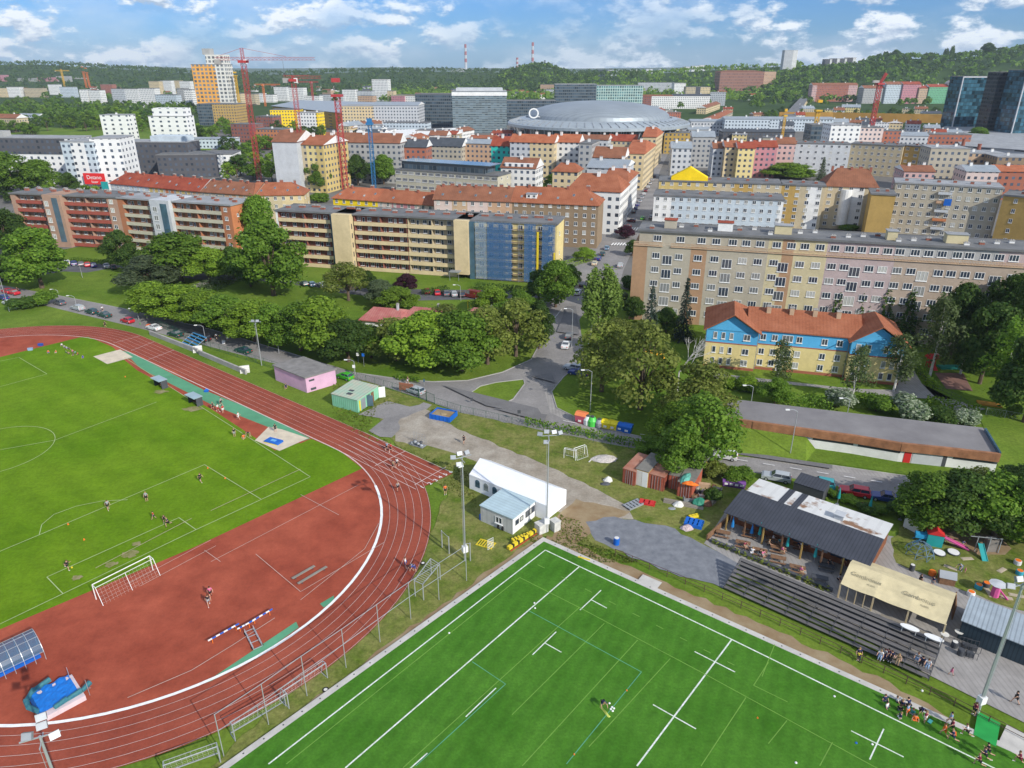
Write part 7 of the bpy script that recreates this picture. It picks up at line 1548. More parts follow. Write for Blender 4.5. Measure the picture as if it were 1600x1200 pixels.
# terrace furniture
def picnic(u,v,label,yw_=-22,m=None,L_=2.0):
 p = P(u,v); t = thing('picnic_table',label,'table',p,R(yw_)); m = m or M['wood']; MB().box(-L_ / 2,L_ / 2,-.38,.38,.7,.76).build('tabletop',m,t)
 for y in (-.75,.75): MB().box(-L_ / 2,L_ / 2,y - .14,y + .14,.42,.46).build('bench_seat',m,t)
 for x in (-L_ * .36,L_ * .36): MB().bar((x,-.75,.0),(x,-.15,.7),.05).bar((x,.75,0),(x,.15,.7),.05).bar((x,-.75,.42),(x,.75,.42),.04).build('leg',m,t)
for a_ in [(1129,838,'picnic table at the left end of the terrace edge'),(1160,854,'picnic table with a seated guest near the left planter'),(1186,866,'picnic table with guests in white, middle of the terrace edge'),(1215,878,'empty picnic table right of the guests in white'),(1245,893,'picnic table with a guest in pink beside it'),(1280,909,'dark picnic table at the terrace corner by the marquee'),(1215,862,'picnic table under the closed green parasol'),(1207,848,'table of the group around the man in white'),(1250,858,'table before the pub posts with two guests'),(1170,838,'table beside the closed blue parasol'),(1290,890,'black table set on the dark paving')]:
 picnic(a_[0],a_[1],a_[2],m=M['dgrey'] if 'black' in a_[2] or 'dark picnic' in a_[2] else None)
def parasol(u,v,h,m,label):
 p = P(u,v); t = thing('parasol',label,'parasol',p); MB().bar((0,0,0),(0,0,h),.03).disc((0,0),.28,0,.08,12).build('pole',M['grey'],t); MB().disc((0,0),.26,h * .38,h * .6,8,0,.2).disc((0,0),.2,h * .6,h,8,0,.04).build('folded_canopy',m,t)
parasol(1143,832,2.7,mat('parasol_blue',(.02,.2,.5),.6,.1),'closed blue parasol at the left end of the pub terrace'); parasol(1173,841,2.4,mat('parasol_blue',(.02,.2,.5)),'closed blue parasol, second from the left'); parasol(1185,846,3.2,M['teal'],'closed dark green parasol beside the second blue one'); parasol(1228,864,3.2,M['teal'],'closed dark green parasol in the middle of the terrace'); parasol(1271,881,3.2,M['teal'],'closed dark green parasol near the marquee end of the pub')
parasol(1308,788,3,M['teal'],'closed green parasol behind the white roof'); parasol(1357,802,3,M['teal'],'closed green parasol in the garden behind the pub'); parasol(1406,812,3.2,M['teal'],'closed green parasol by the tilted white board')
tag(MB().box(0,2.2,0,.1,.3,3.0).bar((.3,.05,0),(.3,.05,.3),.05).bar((1.9,.05,0),(1.9,.05,.3),.05).build('notice_board',[M['white']],None,P(1410,825),R(-60)),'tilted white board at the edge of the play garden','board')
wallrun('planter',[P(1110,846),P(1180,876),P(1300,925)],.5,.5,M['dgrey'],'dark planter edge between the terrace and the grandstand','planter')
hedge((1112,848),(1295,925),.5,.45,'olive','thin strip of plants in the dark planter of the terrace')
wallrun('railing_wall',[P(1104,845),P(1140,812)],1.0,.2,M['wood'],'low wooden wall at the left side of the pub terrace','wall')
# grandstand
a = P(1130,922); b = P(1450,1066); yw = yawof(a,b); Wg = (b - a).length; t = thing('grandstand','weathered dark wooden grandstand with seven steps facing the artificial pitch','grandstand',a,yw)
GW_ = mat('grandstand_boards',(.1,.095,.09),.9,.3,.5,col2=(.16,.15,.15),det=7); nrow = 7; dpt = .62
for k in range(nrow):
 n = 9
 for i in range(n):
  x0 = Wg * i / n; x1 = Wg * (i + 1) / n - .05
  MB().box(x0,x1,dpt * k + .04,dpt * k + dpt - .03,.38 + .26 * k,.44 + .26 * k).build('seat_board',GW_,t)
MB().box(0,Wg,dpt * nrow,dpt * nrow + .55,.3 + .26 * nrow,.36 + .26 * nrow).build('walkway',GW_,t)
g = MB()
for i in range(10):
 x = Wg * i / 9 - .03; g.bar((x,.1,.4),(x,dpt * nrow + .5,.36 + .26 * nrow),.04)
 for k in range(nrow + 1): g.bar((x,dpt * k + .2,0),(x,dpt * k + .2,.36 + .26 * k),.04)
g.bar((Wg,0,.4),(Wg,0,1.2),.03).bar((Wg,0,1.2),(Wg,dpt * nrow,3.0),.03).bar((Wg,dpt * nrow,2.1),(Wg,dpt * nrow,3.0),.03).build('support',M['dgrey'],t)
MB().box(0,Wg,dpt * nrow + .56,dpt * nrow + .6,0,2.0).build('back_wall',M['dgrey'],t)
GS = (a,yw,Wg)
def gst(x,k,dz=0): c_,s_ = math.cos(GS[1]),math.sin(GS[1]); y = dpt * k + .3; return Vector((GS[0].x + x * c_ - y * s_,GS[0].y + x * s_ + y * c_,.44 + .26 * k + dz))
for x,k,lb in ((Wg * .86,6.0,'white oval plastic table on the top of the grandstand, left one'),(Wg * .965,6.0,'white oval plastic table on the top of the grandstand, right one')):
 p = gst(x,6.2,.02); t = thing('oval_table',lb,'table',p,GS[1] + R(5)); g = MB(); g.v = []; pts = [(1.0 * math.cos(th_) ,.45 * math.sin(th_)) for th_ in np.linspace(0,2 * math.pi,20)[:-1]]; g.prism(pts,.68,.74).build('tabletop',M['white'],t)
 for xx_ in (-.7,.7):
  for yy_ in (-.22,.22): MB().bar((xx_,yy_,0),(xx_,yy_,.68),.035).build('leg',M['white'],t)
# beer marquee
hh = 2.35; a = P(1314,911,hh); b = P(1478,975,hh); a.z = b.z = 0; yw = yawof(a,b); Wk = (b - a).length; t = thing('beer_marquee','cream canvas beer marquee with lettering behind the grandstand','marquee',a,yw)
q = P(1328,878,3.5) - a; dk_ = -q.x * math.sin(yw) + q.y * math.cos(yw)
CANV = mat('canvas_cream',(.62,.53,.32),.85,.12,.8,.2)
g = MB(); nx = 18; ny = 5; vs = []
for i in range(nx + 1):
 for j in range(ny + 1):
  x = Wk * i / nx; y = -.15 + (dk_ + .15) * j / ny; sag = -.1 * abs(math.sin(math.pi * (i % 6) / 6)) * math.sin(math.pi * j / ny); vs.append((x,y,hh + 1.15 * j / ny + sag - (.12 * math.sin(math.pi * (i % 6) / 6) if j == 0 else 0)))
g.add(vs,[(i * (ny + 1) + j,(i + 1) * (ny + 1) + j,(i + 1) * (ny + 1) + j + 1,i * (ny + 1) + j + 1) for i in range(nx) for j in range(ny)])
g.add([(0,dk_,hh + 1.15),(Wk,dk_,hh + 1.15),(Wk,dk_ * 2,hh),(0,dk_ * 2,hh)],[(0,1,2,3)]); g.add([(Wk + .01,-.15,hh),(Wk + .01,dk_ * 2,hh),(Wk + .01,dk_,hh + 1.15)],[(0,1,2)]); g.build('canopy',CANV,t)
for i in range(4):
 for y in (0,dk_ * 2 - .1): MB().box(Wk * i / 3 - .09,Wk * i / 3 + .09,y - .09,y + .09,0,hh - .02).build('post',PL_['cream'],t)
for i in range(1,4): MB().box(Wk * i / 12 - .05,Wk * i / 12 + .05,-.05,.05,0,hh - .15).build('post',PL_['cream'],t)
sl = math.atan2(1.15,dk_); INK = CM('canvas_ink',(.28,.25,.17),r=.9)
for fx in (.17,.68):
 y = dk_ * .56; o = text('lettering','Gambrinus',(Wk * fx + .4,y,hh + 1.15 * .56 + .06),0,.8,INK,.003,t,sl); o = text('lettering','PLZEŇ',(Wk * fx + 1.2,y - .75,hh + 1.15 * .56 - .3 + .06),0,.32,INK,.003,t,sl)
bench((1420,985),(1462,1000),'brown wooden bench in the open right bay of the beer marquee',0.5); bench((1375,965),(1410,978),'brown wooden bench in the middle bay of the beer marquee',.5)
MBK = thing('brick_oven','red brown lattice screen at the right end of the beer marquee','screen',P(1488,970),R(60)); MB().box(0,3,0,.12,0,2.2).build('panel',M['wood'],MBK)
# dark container at the right edge
hh = 2.7; a = P(1504,970,hh); b = P(1640,1024,hh); a.z = b.z = 0; yw = yawof(a,b); q = P(1519,932,hh) - a; dq = -q.x * math.sin(yw) + q.y * math.cos(yw)
t = thing('dark_container','long dark blue container building with pale ribbed metal roof at the picture edge','container',a,yw); MB().box(0,(b - a).length,0,dq,0,hh).build('wall',RIB['dark'],t); MB().box(-.15,(b - a).length,-.15,dq + .1,hh,hh + .1).build('roof',mat('pale_ribbed',(.4,.46,.5),.5,.12,.5,metal=.2,strip=(0,.45,.72)),t)
def roundtable(u,v,label):
 t = thing('standing_table',label,'table',P(u,v)); MB().disc((0,0),.45,1.05,1.1,16).build('tabletop',M['offwhite'],t); MB().bar((0,0,0),(0,0,1.05),.04).disc((0,0),.28,0,.04,12).build('leg',M['dgrey'],t)
roundtable(1473,1002,'round white standing table at the marquee corner post'); roundtable(1495,998,'round white standing table left of the dark container')
barrel(1490,1012,M['dgrey'],'dark waste bin under the round table',.35,.9,'waste_bin',M['offwhite']); barrel(1500,1024,M['dgrey'],'black waste bin beside the bottle crates',.35,.9,'waste_bin'); barrel(1424,892,M['dgrey'],'dark waste bin with pale lid on the garden path',.32,1.0,'waste_bin',M['offwhite'])
for i,(u,v,lb) in enumerate([(1508,1012,'black wire crate of scrap at the container wall, left'),(1520,1016,'black wire crate of scrap at the container wall, right'),(1515,1026,'black wire crate of scrap in the front')]):
 p = P(u,v); g = MB().box(-.6,.6,-.5,.5,0,.1)
 for x in (-.6,-.2,.2,.6): g.bar((x,-.5,0),(x,-.5,1),.03).bar((x,.5,0),(x,.5,1),.03)
 g.bar((-.6,-.5,1),(.6,-.5,1),.03).bar((-.6,.5,1),(.6,.5,1),.03).box(-.4,.3,-.3,.3,.1,.6); tag(g.build('wire_crate',M['dgrey'],None,p,R(-20)),lb,'crate')
# play garden
p = P(1430,858); t = thing('climbing_dome','grey and blue rope climbing dome in the play garden','climbing dome',P(1436,866)); g = MB(); nD = 8
for k in range(nD):
 a0 = 2 * math.pi * k / nD; a1 = 2 * math.pi * (k + 1) / nD; pr = [(1.9 * math.cos(f) ,1.9 * math.sin(f)) for f in (0,.45,.9,1.35)]
 for (r0,z0),(r1,z1) in zip(pr,pr[1:]): g.bar((r0 * math.cos(a0),r0 * math.sin(a0),z0),(r1 * math.cos(a0),r1 * math.sin(a0),z1),.045).bar((r0 * math.cos(a0),r0 * math.sin(a0),z0),(r0 * math.cos(a1),r0 * math.sin(a1),z0),.04).bar((r0 * math.cos(a0),r0 * math.sin(a0),z0),(r1 * math.cos(a1),r1 * math.sin(a1),z1),.035)
g.build('dome_frame',mat('dome_blue_grey',(.12,.2,.28),.6,.2),t)
t = thing('play_tower','colourful play tower with teal panels and long pink slide','play tower',P(1457,850),R(-20)); MB().box(-1,1,-.8,.8,0,1.9).build('panel',M['teal'],t); MB().add([(-1.1,-.9,2.0),(1.1,-.9,2.0),(1.1,.9,2.0),(-1.1,.9,2.0),(0,-.9,2.8),(0,.9,2.8)],[(0,1,4),(1,2,5,4),(2,3,5),(3,0,4,5),(3,2,1,0)]).build('roof',M['red'],t)
MB().add([(1,-.3,1.5),(1,.3,1.5),(4.4,-.3,.2),(4.4,.3,.2),(1,-.3,1.4),(1,.3,1.4),(4.4,-.3,.1),(4.4,.3,.1)],[(0,2,3,1),(4,5,7,6),(0,4,6,2),(1,3,7,5)]).bar((1,-.32,1.6),(4.4,-.32,.3),.06).bar((1,.32,1.6),(4.4,.32,.3),.06).build('slide',M['pink'],t)
MB().bar((-1,-.5,1.6),(-2.6,-.8,0),.06).bar((-1,.5,1.6),(-2.6,.3,0),.06).box(-2.4,-1.0,-.6,.3,.9,1.5).build('climbing_ramp',mat('ramp_blue',(.03,.3,.55),.6,.1),t)
for (u,v,lb) in ((1467,866,'white round trampoline in the play garden, left one'),(1489,865,'white round trampoline in the play garden, right one')):
 t = thing('trampoline',lb,'trampoline',P(u,v)); MB().disc((0,0),.72,.3,.36,18).build('jump_mat',M['white'],t); g = MB().disc((0,0),.84,.24,.3,18)
 for k in range(5): g.bar((.75 * math.cos(k * 1.257),.75 * math.sin(k * 1.257),0),(.75 * math.cos(k * 1.257),.75 * math.sin(k * 1.257),.24),.03)
 g.build('rim',M['dgrey'],t)
t = thing('swing_frame','grey wooden swing frame with a teal slide on the sand','swing',P(1522,862),R(-8)); MB().bar((0,0,0),(0,0,2.6),.07).bar((1.6,0,0),(1.6,0,2.6),.07).bar((3.0,0,0),(3.0,0,2.4),.07).bar((-1,0,2.5),(3.1,0,2.4),.07).build('beam',M['grey'],t); MB().box(1.4,2.9,.1,1.1,0,2.0).build('hut',mat('grey_boards',(.22,.2,.18),.9,.2,1),t)
MB().add([(0.1,-.1,1.5),(.8,-.1,1.5),(.1,-2.2,.1),(.8,-2.2,.1)],[(0,2,3,1)]).bar((.1,-.1,1.55),(.1,-2.2,.15),.05).bar((.8,-.1,1.55),(.8,-2.2,.15),.05).build('slide',M['teal'],t)
t = thing('pink_tower','pink red spiral play tower with a pale parasol roof','play tower',P(1553,932)); MB().disc((0,0),.5,0,2.0,8,0,.42).build('column',M['pink'],t); MB().disc((0,0),1.0,2.0,2.15,10,0,.15).build('roof',PL_['lgrey'],t); MB().bar((.3,0,1.2),(1.2,-.8,.1),.12).build('slide',M['pink'],t)
for (u,v,m,lb) in ((1528,920,mat('pot_blue',(.05,.35,.45),.6,.1),'blue flower tub with orange rim near the pink tower'),(1540,917,M['dgrey'],'grey blue tub right of the blue flower tub'),(1589,882,mat('pot_white',(.6,.6,.6),.6,.1),'white barrel seat with orange lid at the garden edge'),(1592,898,mat('pot_blue',(.05,.35,.45)),'turquoise barrel seat at the picture edge'),(1516,931,M['white'],'white can beside the dark container corner'),(1456,899,M['orange'],'orange toy car body by the garden path')):
 barrel(u,v,m,lb,.45,.7,'tub',M['orange'])
for (u,v,lb) in ((1477,910,'small wooden play house with grey roof'),): t = thing('play_house',lb,'play house',P(u,v),R(-20)); MB().box(-.9,.9,-.7,.7,0,1.1).build('wall',M['wood'],t); MB().add([(-1,-.8,1.1),(1,-.8,1.1),(1,.8,1.1),(-1,.8,1.1),(-1,0,1.8),(1,0,1.8)],[(0,1,5,4),(2,3,4,5),(1,2,5),(3,0,4),(3,2,1,0)]).build('roof',M['grey'],t)
for i,(u,v,w,r_) in enumerate([(1511,874,1.6,5),(1565,892,1.5,30),(1545,927,1.8,80),(1572,935,1.4,-20),(1590,932,2.0,-20),(1485,888,1.6,-40)]): tag(MB().box(-w / 2,w / 2,-.3,.3,0,.14).box(-w / 2 + .1,w / 2 - .1,-.2,.2,.14,.17).build('wooden_board',CM('old_wood2',(.45,.38,.28),r=.9),None,P(u,v),R(r_)),['board lying near the right trampoline','board lying behind the pink tower','square board under the pink tower','board between the lamp heads and the container','long board at the picture edge above the container','timber seat by the crossing branches'][i],'board')
# school playground
t = thing('play_tower','red play tower with slide behind the school','play tower',P(1453,573)); MB().bar((-.7,-.5,0),(-.7,-.5,2.2),.08).bar((.7,-.5,0),(.7,-.5,2.2),.08).bar((-.7,.5,0),(-.7,.5,2.2),.08).bar((.7,.5,0),(.7,.5,2.2),.08).box(-.8,.8,-.6,.6,1.0,1.15).build('frame',M['red'],t)
MB().add([(-1.2,-1,2.2),(1.2,-1,2.2),(1.2,1,2.2),(-1.2,1,2.2),(-1.2,0,3.2),(1.2,0,3.2)],[(0,1,5,4),(2,3,4,5),(1,2,5),(3,0,4),(3,2,1,0)]).build('roof',M['red'],t); MB().add([(-.4,-.6,1.1),(.4,-.6,1.1),(.4,-2.6,.1),(-.4,-2.6,.1)],[(0,3,2,1)]).box(-.5,-.4,-2.6,-.6,.1,.5).build('slide',M['red'],t)
tag(MB().box(-3,3,-1,1,0,.4).box(-2.8,2.8,-.8,.8,.4,.46).build('sandpit_cover',mat('teal_cover',(.03,.26,.2),.7,.1),None,P(1488,575)),'dark teal sandpit cover right of the red play tower','cover')
tag(MB().box(-2,2,-1,1,0,.25).box(-2.1,2.1,-1.1,-1,0,.35).build('play_platform',mat('ochre_board',(.45,.22,.03),.8,.2),None,P(1545,632),R(-20)),'ochre play platform beside the wood','platform')
t = thing('awning','small orange yellow awning behind the junction sycamores','awning',P(1022,572),R(-15)); MB().add([(-2.2,-1,2.4),(2.2,-1,2.4),(2.2,1.2,3.2),(-2.2,1.2,3.2),(-2.2,-1,2.3),(2.2,-1,2.3),(2.2,1.2,3.1),(-2.2,1.2,3.1)],[(0,1,2,3),(7,6,5,4),(0,4,5,1),(1,5,6,2),(3,7,4,0)]).build('canopy',mat('awning_orange',(.75,.38,.02),.7,.1),t); MB().bar((-2,-.9,0),(-2,-.9,2.3),.06).bar((2,-.9,0),(2,-.9,2.3),.06).bar((2,1,0),(2,1,3.1),.06).bar((-2,1,0),(-2,1,3.1),.06).build('post',M['grey'],t)
t = thing('climbing_bars','yellow steel climbing frame beside the nursery pavilion','play frame',P(731,484),R(-10)); MB().bar((0,0,0),(0,0,2.6),.12).bar((3.4,0,0),(3.4,0,2.6),.12).bar((0,0,2.5),(3.4,0,2.5),.1).bar((0,1.2,0),(0,0,2.4),.1).bar((.9,0,.0),(0.9,0,2.5),.1).build('frame',M['yellow'],t)
# fences
def fence(pts,h,step,label,m,rails=(1.0,),mesh=False,name='fence',r=.035,z0=0.0):
 w_ = [P(*p) for p in pts]; t = thing(name,label,'fence',(0,0,0)); pb_ = []; rb = MB(); ms = MB()
 for p0,p1 in zip(w_,w_[1:]):
  d = p1 - p0; n = max(1,round(d.length / step));
  for i in range(n + (p1 is w_[-1])): pb_.append(p0 + d * i / n)
  for f in rails: rb.bar(p0 + Vector((0,0,h * f - .03)),p1 + Vector((0,0,h * f - .03)),r * .7)
  if mesh:
   k = int(d.length / .6)
   for i in range(k): q0 = p0 + d * i / k; q1 = p0 + d * (i + 1) / k; ms.bar(q0 + Vector((0,0,.05)),q1 + Vector((0,0,h - .05)),.009,0,3); ms.bar(q1 + Vector((0,0,.05)),q0 + Vector((0,0,h - .05)),.009,0,3)
 po = MB().bar((0,0,0),(0,0,h),r,0,5).data('post',[m])
 for q in pb_[:100]: link('post',po,t,q)
 rb.build('rail',m,t)
 if mesh: ms.build('mesh',m,t)
 return t
GF = mat('fence_green',(.02,.09,.05),.6,.1)
fence([(236,505),(330,545),(400,567),(440,580)],1.8,3,'green mesh fence between the parked cars and the grass bank',GF,(1,.03),True,'mesh_fence')
fence([(545,590),(600,606),(655,622)],1.8,2.6,'green mesh fence from the pink hut to the yard gate',GF,(1,.03),True,'mesh_fence')
fence([(679,632),(720,645),(800,663),(900,688),(1010,706)],1.6,3,'green mesh fence along the pavement behind the small goals',GF,(1,.03),True,'mesh_fence')
t = thing('gate','dark green tubular double gate at the yard entrance','gate',P(654,622),yawof(P(654,622),P(679,632))); wg = (P(654,622) - P(679,632)).length
for x0,x1 in ((0,wg / 2 - .05),(wg / 2 + .05,wg)):
 g = MB().bar((x0,0,0),(x0,0,2.4),.06).bar((x1,0,0.1),(x1,0,2.2),.05).bar((x0,0,2.1),(x1,0,2.1),.04).bar((x0,0,.3),(x1,0,.3),.04)
 for k in range(1,8): g.bar((x0 + (x1 - x0) * k / 8,0,.3),(x0 + (x1 - x0) * k / 8,0,2.1),.015)
 g.build('gate_leaf',GF,t)
fence([(961,868),(1100,925),(1250,992),(1380,1052),(1490,1103),(1600,1160)],1.1,2.6,'low dark brown rail fence on the grass strip before the grandstand',mat('rail_brown',(.1,.06,.045),.8,.2),(1.0,.5),False,'rail_fence',.05)
RUST = mat('rusty_post',(.3,.2,.14),.8,.2)
t = fence([(350,1182),(420,1133),(480,1088),(541,1044),(594,1004),(642,968),(686,938),(729,908)],5.6,60,'high ball stop fence of thin posts and cables between track and pitch',M['steel'],(1.0,.62),False,'ball_stop_fence',.05)
fence([(1540,648),(1600,658),(1680,670)],1.5,2.5,'pale mesh fence at the edge of the right hand lawn',M['steel'],(1,.05),True,'mesh_fence')
fence([(1430,575),(1445,600),(1500,628),(1530,650)],1.2,2.5,'thin dark fence curving around the school court',M['dgrey'],(1,.5),False)
fence([(14,486),(60,478)],1.0,2.0,'short pale railing beside the red parked cars',M['steel'],(1,.5),False,'railing')
tag(MB().box(0,3.2,0,.1,.5,2.1).bar((.2,.05,0),(.2,.05,.5),.05).bar((3,.05,0),(3,.05,.5),.05).build('banner',mat('rust_banner',(.3,.12,.07),.8,.2),None,P(624,612),R(-18)),'brown red sheet panel on the mesh fence beside the silver car','panel')
# ------------------------------------------------------------ cars
PAINT = {n: mat('paint_' + n,c,.28,.03,spec=.6) for n,c in dict(white=(.72,.73,.73),silver=(.4,.43,.45),black=(.02,.02,.025),grey=(.12,.13,.14),blue=(.015,.04,.2),red=(.5,.015,.03),dred=(.18,.02,.02),dgreen=(.015,.07,.06),green=(.06,.4,.03),teal=(.03,.3,.33),cream=(.6,.55,.4),lblue=(.16,.28,.38)).items()}
def make_car(kind):
 L_,W,H_,hood,cab0,cab1,boot = {'hatch': (4.0,1.72,1.48,.95,-.75,1.85,.98),'saloon': (4.5,1.76,1.44,.92,-.85,1.35,1.0),'estate': (4.6,1.78,1.5,.95,-.8,2.15,.98),'van': (5.4,1.95,2.3,1.15,-1.75,2.6,1.3)}[kind]
 x0,x1 = -L_ / 2,L_ / 2; w = W / 2; g = MB(); bz = hood - .02
 prof = [(x0 + .05,.28),(x0,.5),(x0 + .08,hood - .2),(x0 + .35,hood - .08),(cab0,hood),(cab1,boot),(x1 - .1,boot - .04),(x1,.7),(x1 - .05,.3)]
 n = len(prof); rings = [(-w,.93,.03),(-w * .9,1.0,0),(w * .9,1.0,0),(w,.93,.03)]
 vs = [(x * (1 if abs(y) < w else .985),y,z * k + s_) for (y,k,s_) in rings for (x,z) in prof]
 g.add(vs,[(i * n + j,i * n + (j + 1) % n,(i + 1) * n + (j + 1) % n,(i + 1) * n + j) for i in range(3) for j in range(n)] + [tuple(range(n))[::-1],tuple(range(3 * n,4 * n))])
 rake = .55 if kind != 'van' else .4; rr = .25 if kind in ('estate','van') else (.5 if kind == 'hatch' else .65)
 a0,a1 = cab0 + rake,cab1 - rr; tw = w * .76; g.add([(a0,-tw,H_ - .04),(a1,-tw,H_ - .04),(a1,tw,H_ - .04),(a0,tw,H_ - .04),(a0 + .1,-tw * .85,H_),(a1 - .1,-tw * .85,H_),(a1 - .1,tw * .85,H_),(a0 + .1,tw * .85,H_)],[(0,1,5,4),(1,2,6,5),(2,3,7,6),(3,0,4,7),(4,5,6,7)])
 for y in (-1,1):
  for (xa,xb) in ((cab0 + .02,a0),((cab0 + cab1) / 2,(a0 + a1) / 2),(cab1 - .02,a1)): g.bar((xa,y * w * .885,hood),(xb,y * tw * 1.01,H_ - .03),.035)
 g.box(cab0 + .25,cab0 + .4,-w - .14,-w + .02,hood - .02,hood + .12).box(cab0 + .25,cab0 + .4,w - .02,w + .14,hood - .02,hood + .12)
 if kind == 'van': g.box(-.3,cab1 - .1,-w * .9,w * .9,hood,H_ - .05)
 body = g.data('body',[PAINT['white']]); gw = w * .87
 gl = MB().add([(cab0,-gw,bz),(cab1,-gw,bz),(cab1,gw,bz),(cab0,gw,bz),(a0,-tw,H_ - .05),(a1,-tw,H_ - .05),(a1,tw,H_ - .05),(a0,tw,H_ - .05)],[(0,1,5,4),(1,2,6,5),(2,3,7,6),(3,0,4,7)]).data('window',[M['glass']])
 wh = MB().bar((0,-.11,0),(0,.11,0),.31,0,14).bar((0,-.115,0),(0,.115,0),.19,1,10).data('wheel',[M['tyre'],M['steel']])
 hl = MB().box(-.03,.03,-.18,.18,-.07,.07).data('headlight',[M['white']]); tl = MB().box(-.03,.03,-.14,.14,-.09,.09).data('tail_light',[M['red']])
 t = bpy.data.objects.new('parked_car' if kind != 'van' else 'van',None); COL.objects.link(t); link('body',body,t); link('window',gl,t)
 for sx in (x0 + .8,x1 - .8):
  for y in (-w + .08,w - .08): link('wheel',wh,t,(sx,y,.31))
 for y in (-w * .66,w * .66): link('headlight',hl,t,(x0 + .03,y,.62)); link('tail_light',tl,t,(x1 - .01,y,.72))
 return t
CARP = {}
def heading(c):
 A = {'S': ((100,478),(400,562)),'A': ((960,380),(895,540)),'B': ((1140,715),(1420,765)),'C': ((90,400),(94,420)),'U': ((1020,280),(985,340)),'J': ((880,575),(920,583)),'K': ((660,452),(668,470)),'X': ((540,585),(562,592))}[c]
 return yawof(P(*A[0]),P(*A[1]))
def car(u,v,hd,kind,col,label,z=0.03,flip=0):
 if kind not in CARP: CARP[kind] = c = make_car(kind)
 else: c = copy_tree(CARP[kind])
 c.location = P(u,v) + Vector((0,0,.05)); c.rotation_euler = (0,0,heading(hd) + (math.pi if flip else 0)); c.name = 'van' if kind == 'van' else 'parked_car'
 tag(c,label,'van' if kind == 'van' else 'car',None)
 for ch in c.children:
  if ch.name.startswith('body'): slot(ch,0,PAINT[col])
 return c
bpy.context.view_layer.update()
h_,s_,e_ = 'hatch','saloon','estate'
CARS = [(12,458,'S',h_,'red','red hatchback at the street corner, rear one of two'),(22,460,'S',s_,'red','red car at the street corner, in front of the other red one'),(6,468,'S',h_,'blue','blue car parked below the red ones at the corner'),(14,476,'S',h_,'white','white car nearest the pale corner railing'),
 (94,476,'S',h_,'grey','dark grey car first in the line above the track bend'),(122,484,'S',e_,'silver','silver estate in the line above the track bend'),(144,490,'S',h_,'dgreen','dark green car right behind the silver estate'),(164,495,'S',s_,'dgreen','dark green saloon, fourth in the line above the bend'),(200,504,'S',h_,'red','bright red car parked alone beside the track street'),(241,515,'S',s_,'white','white car by the orange pile on the track street'),(275,525,'S',s_,'dgreen','dark green car left of the blue bleachers'),(315,532,'S','van','black','black van standing behind the blue bleachers'),(381,551,'S',s_,'dgreen','dark green car between the short white mast and the bleachers'),(540,592,'X',h_,'green','bright green car beside the pink hut'),(648,614,'X',e_,'silver','silver green estate waiting at the yard gate'),
 (105,413,'C',h_,'white','white car, first in the park before the red banded block'),(116,414,'C',h_,'blue','blue car, second in the park before the red banded block'),(127,415,'C',h_,'grey','dark car between the blue and the red one'),(137,416,'C',h_,'red','red car in the row before the red banded block'),(147,417,'C',h_,'blue','navy car right of the red one in the row'),(167,418,'C',s_,'silver','light silver car at the end of the lawn row'),(178,420,'C',h_,'grey','grey car half hidden by the narrow dark tree'),(204,424,'C',h_,'dred','dark red car under the lawn trees'),(17,386,'C',h_,'silver','silver car at the far west end of the gallery block'),(330,430,'C',s_,'grey','grey car at the corner of the orange block'),
 (476,446,'C',h_,'dgreen','dark car before the left part of the yellow block'),(487,447,'C',h_,'lblue','blue grey car before the left part of the yellow block'),(503,448,'C',s_,'silver','silver car near the first stair tower of the yellow block'),(667,458,'K',h_,'dred','dark red car by the purple tree'),(683,460,'K',h_,'red','red car in the park before the second stair tower'),(697,461,'K',h_,'grey','grey car right of the red one before the stair tower'),(709,462,'K',h_,'silver','silver grey car before the stair tower canopy'),(721,463,'K',h_,'black','black car before the stair tower canopy'),(751,466,'K',h_,'dgreen','dark car right of the brown van'),(761,467,'K',h_,'blue','blue car at the end of the scaffold car park'),
 (738,465,'S','van','dred','brown van in the scaffold car park'),(902,459,'A',e_,'white','white estate on the avenue beside the poplar'),(910,447,'A',h_,'grey','dark car behind the white estate on the avenue'),(929,414,'A',h_,'cream','cream car, lowest of the avenue kerb row'),(935,406,'A',s_,'blue','dark blue car, second of the avenue kerb row'),(941,399,'A',h_,'dgreen','dark green car, third of the avenue kerb row'),(948,390,'A',h_,'lblue','light blue car nearest the lower zebra crossing'),(969,417,'A',s_,'silver','silver car on the right side of the avenue'),(889,528,'A',h_,'grey','dark car just ahead of the white one by the tall lamp'),(884,542,'A',s_,'white','white car by the tall street lamp'),(896,578,'J',e_,'silver','silver green car turning at the junction, the rear one'),(904,586,'J',e_,'blue','dark blue car turning at the junction, in front'),
 (954,362,'B','van','white','white delivery van at the corner house'),(979,356,'B',h_,'red','red car at the upper zebra crossing'),(940,361,'B',h_,'dred','dark red car left of the white van'),(986,347,'B',h_,'dred','wine red car above the upper crossing'),(1004,343,'U',h_,'green','light green car on the avenue beyond the crossing'),(1017,341,'U',h_,'silver','silver car beside the white house edge on the avenue'),
 (1133,716,'B',h_,'white','white car emerging from under the dark drooping tree'),(1212,750,'B',e_,'silver','silver estate parked behind the white panelled roof'),(1280,760,'B',e_,'teal','turquoise vehicle behind the black roofed shed'),(1334,773,'B',e_,'red','red estate parked behind the pub garden'),(1383,782,'B',s_,'blue','blue car parked at the thicket end')]
for c in CARS: car(*c)
rc = random.Random(2)
for k in range(11): car(990 + 3.2 * k,333 - 5.6 * k,'U',rc.choice([h_,s_]),rc.choice(['black','grey','blue','dred','silver']),'car parked in the dense line under the avenue houses',0)['group'] = 'cars parked along the upper avenue'
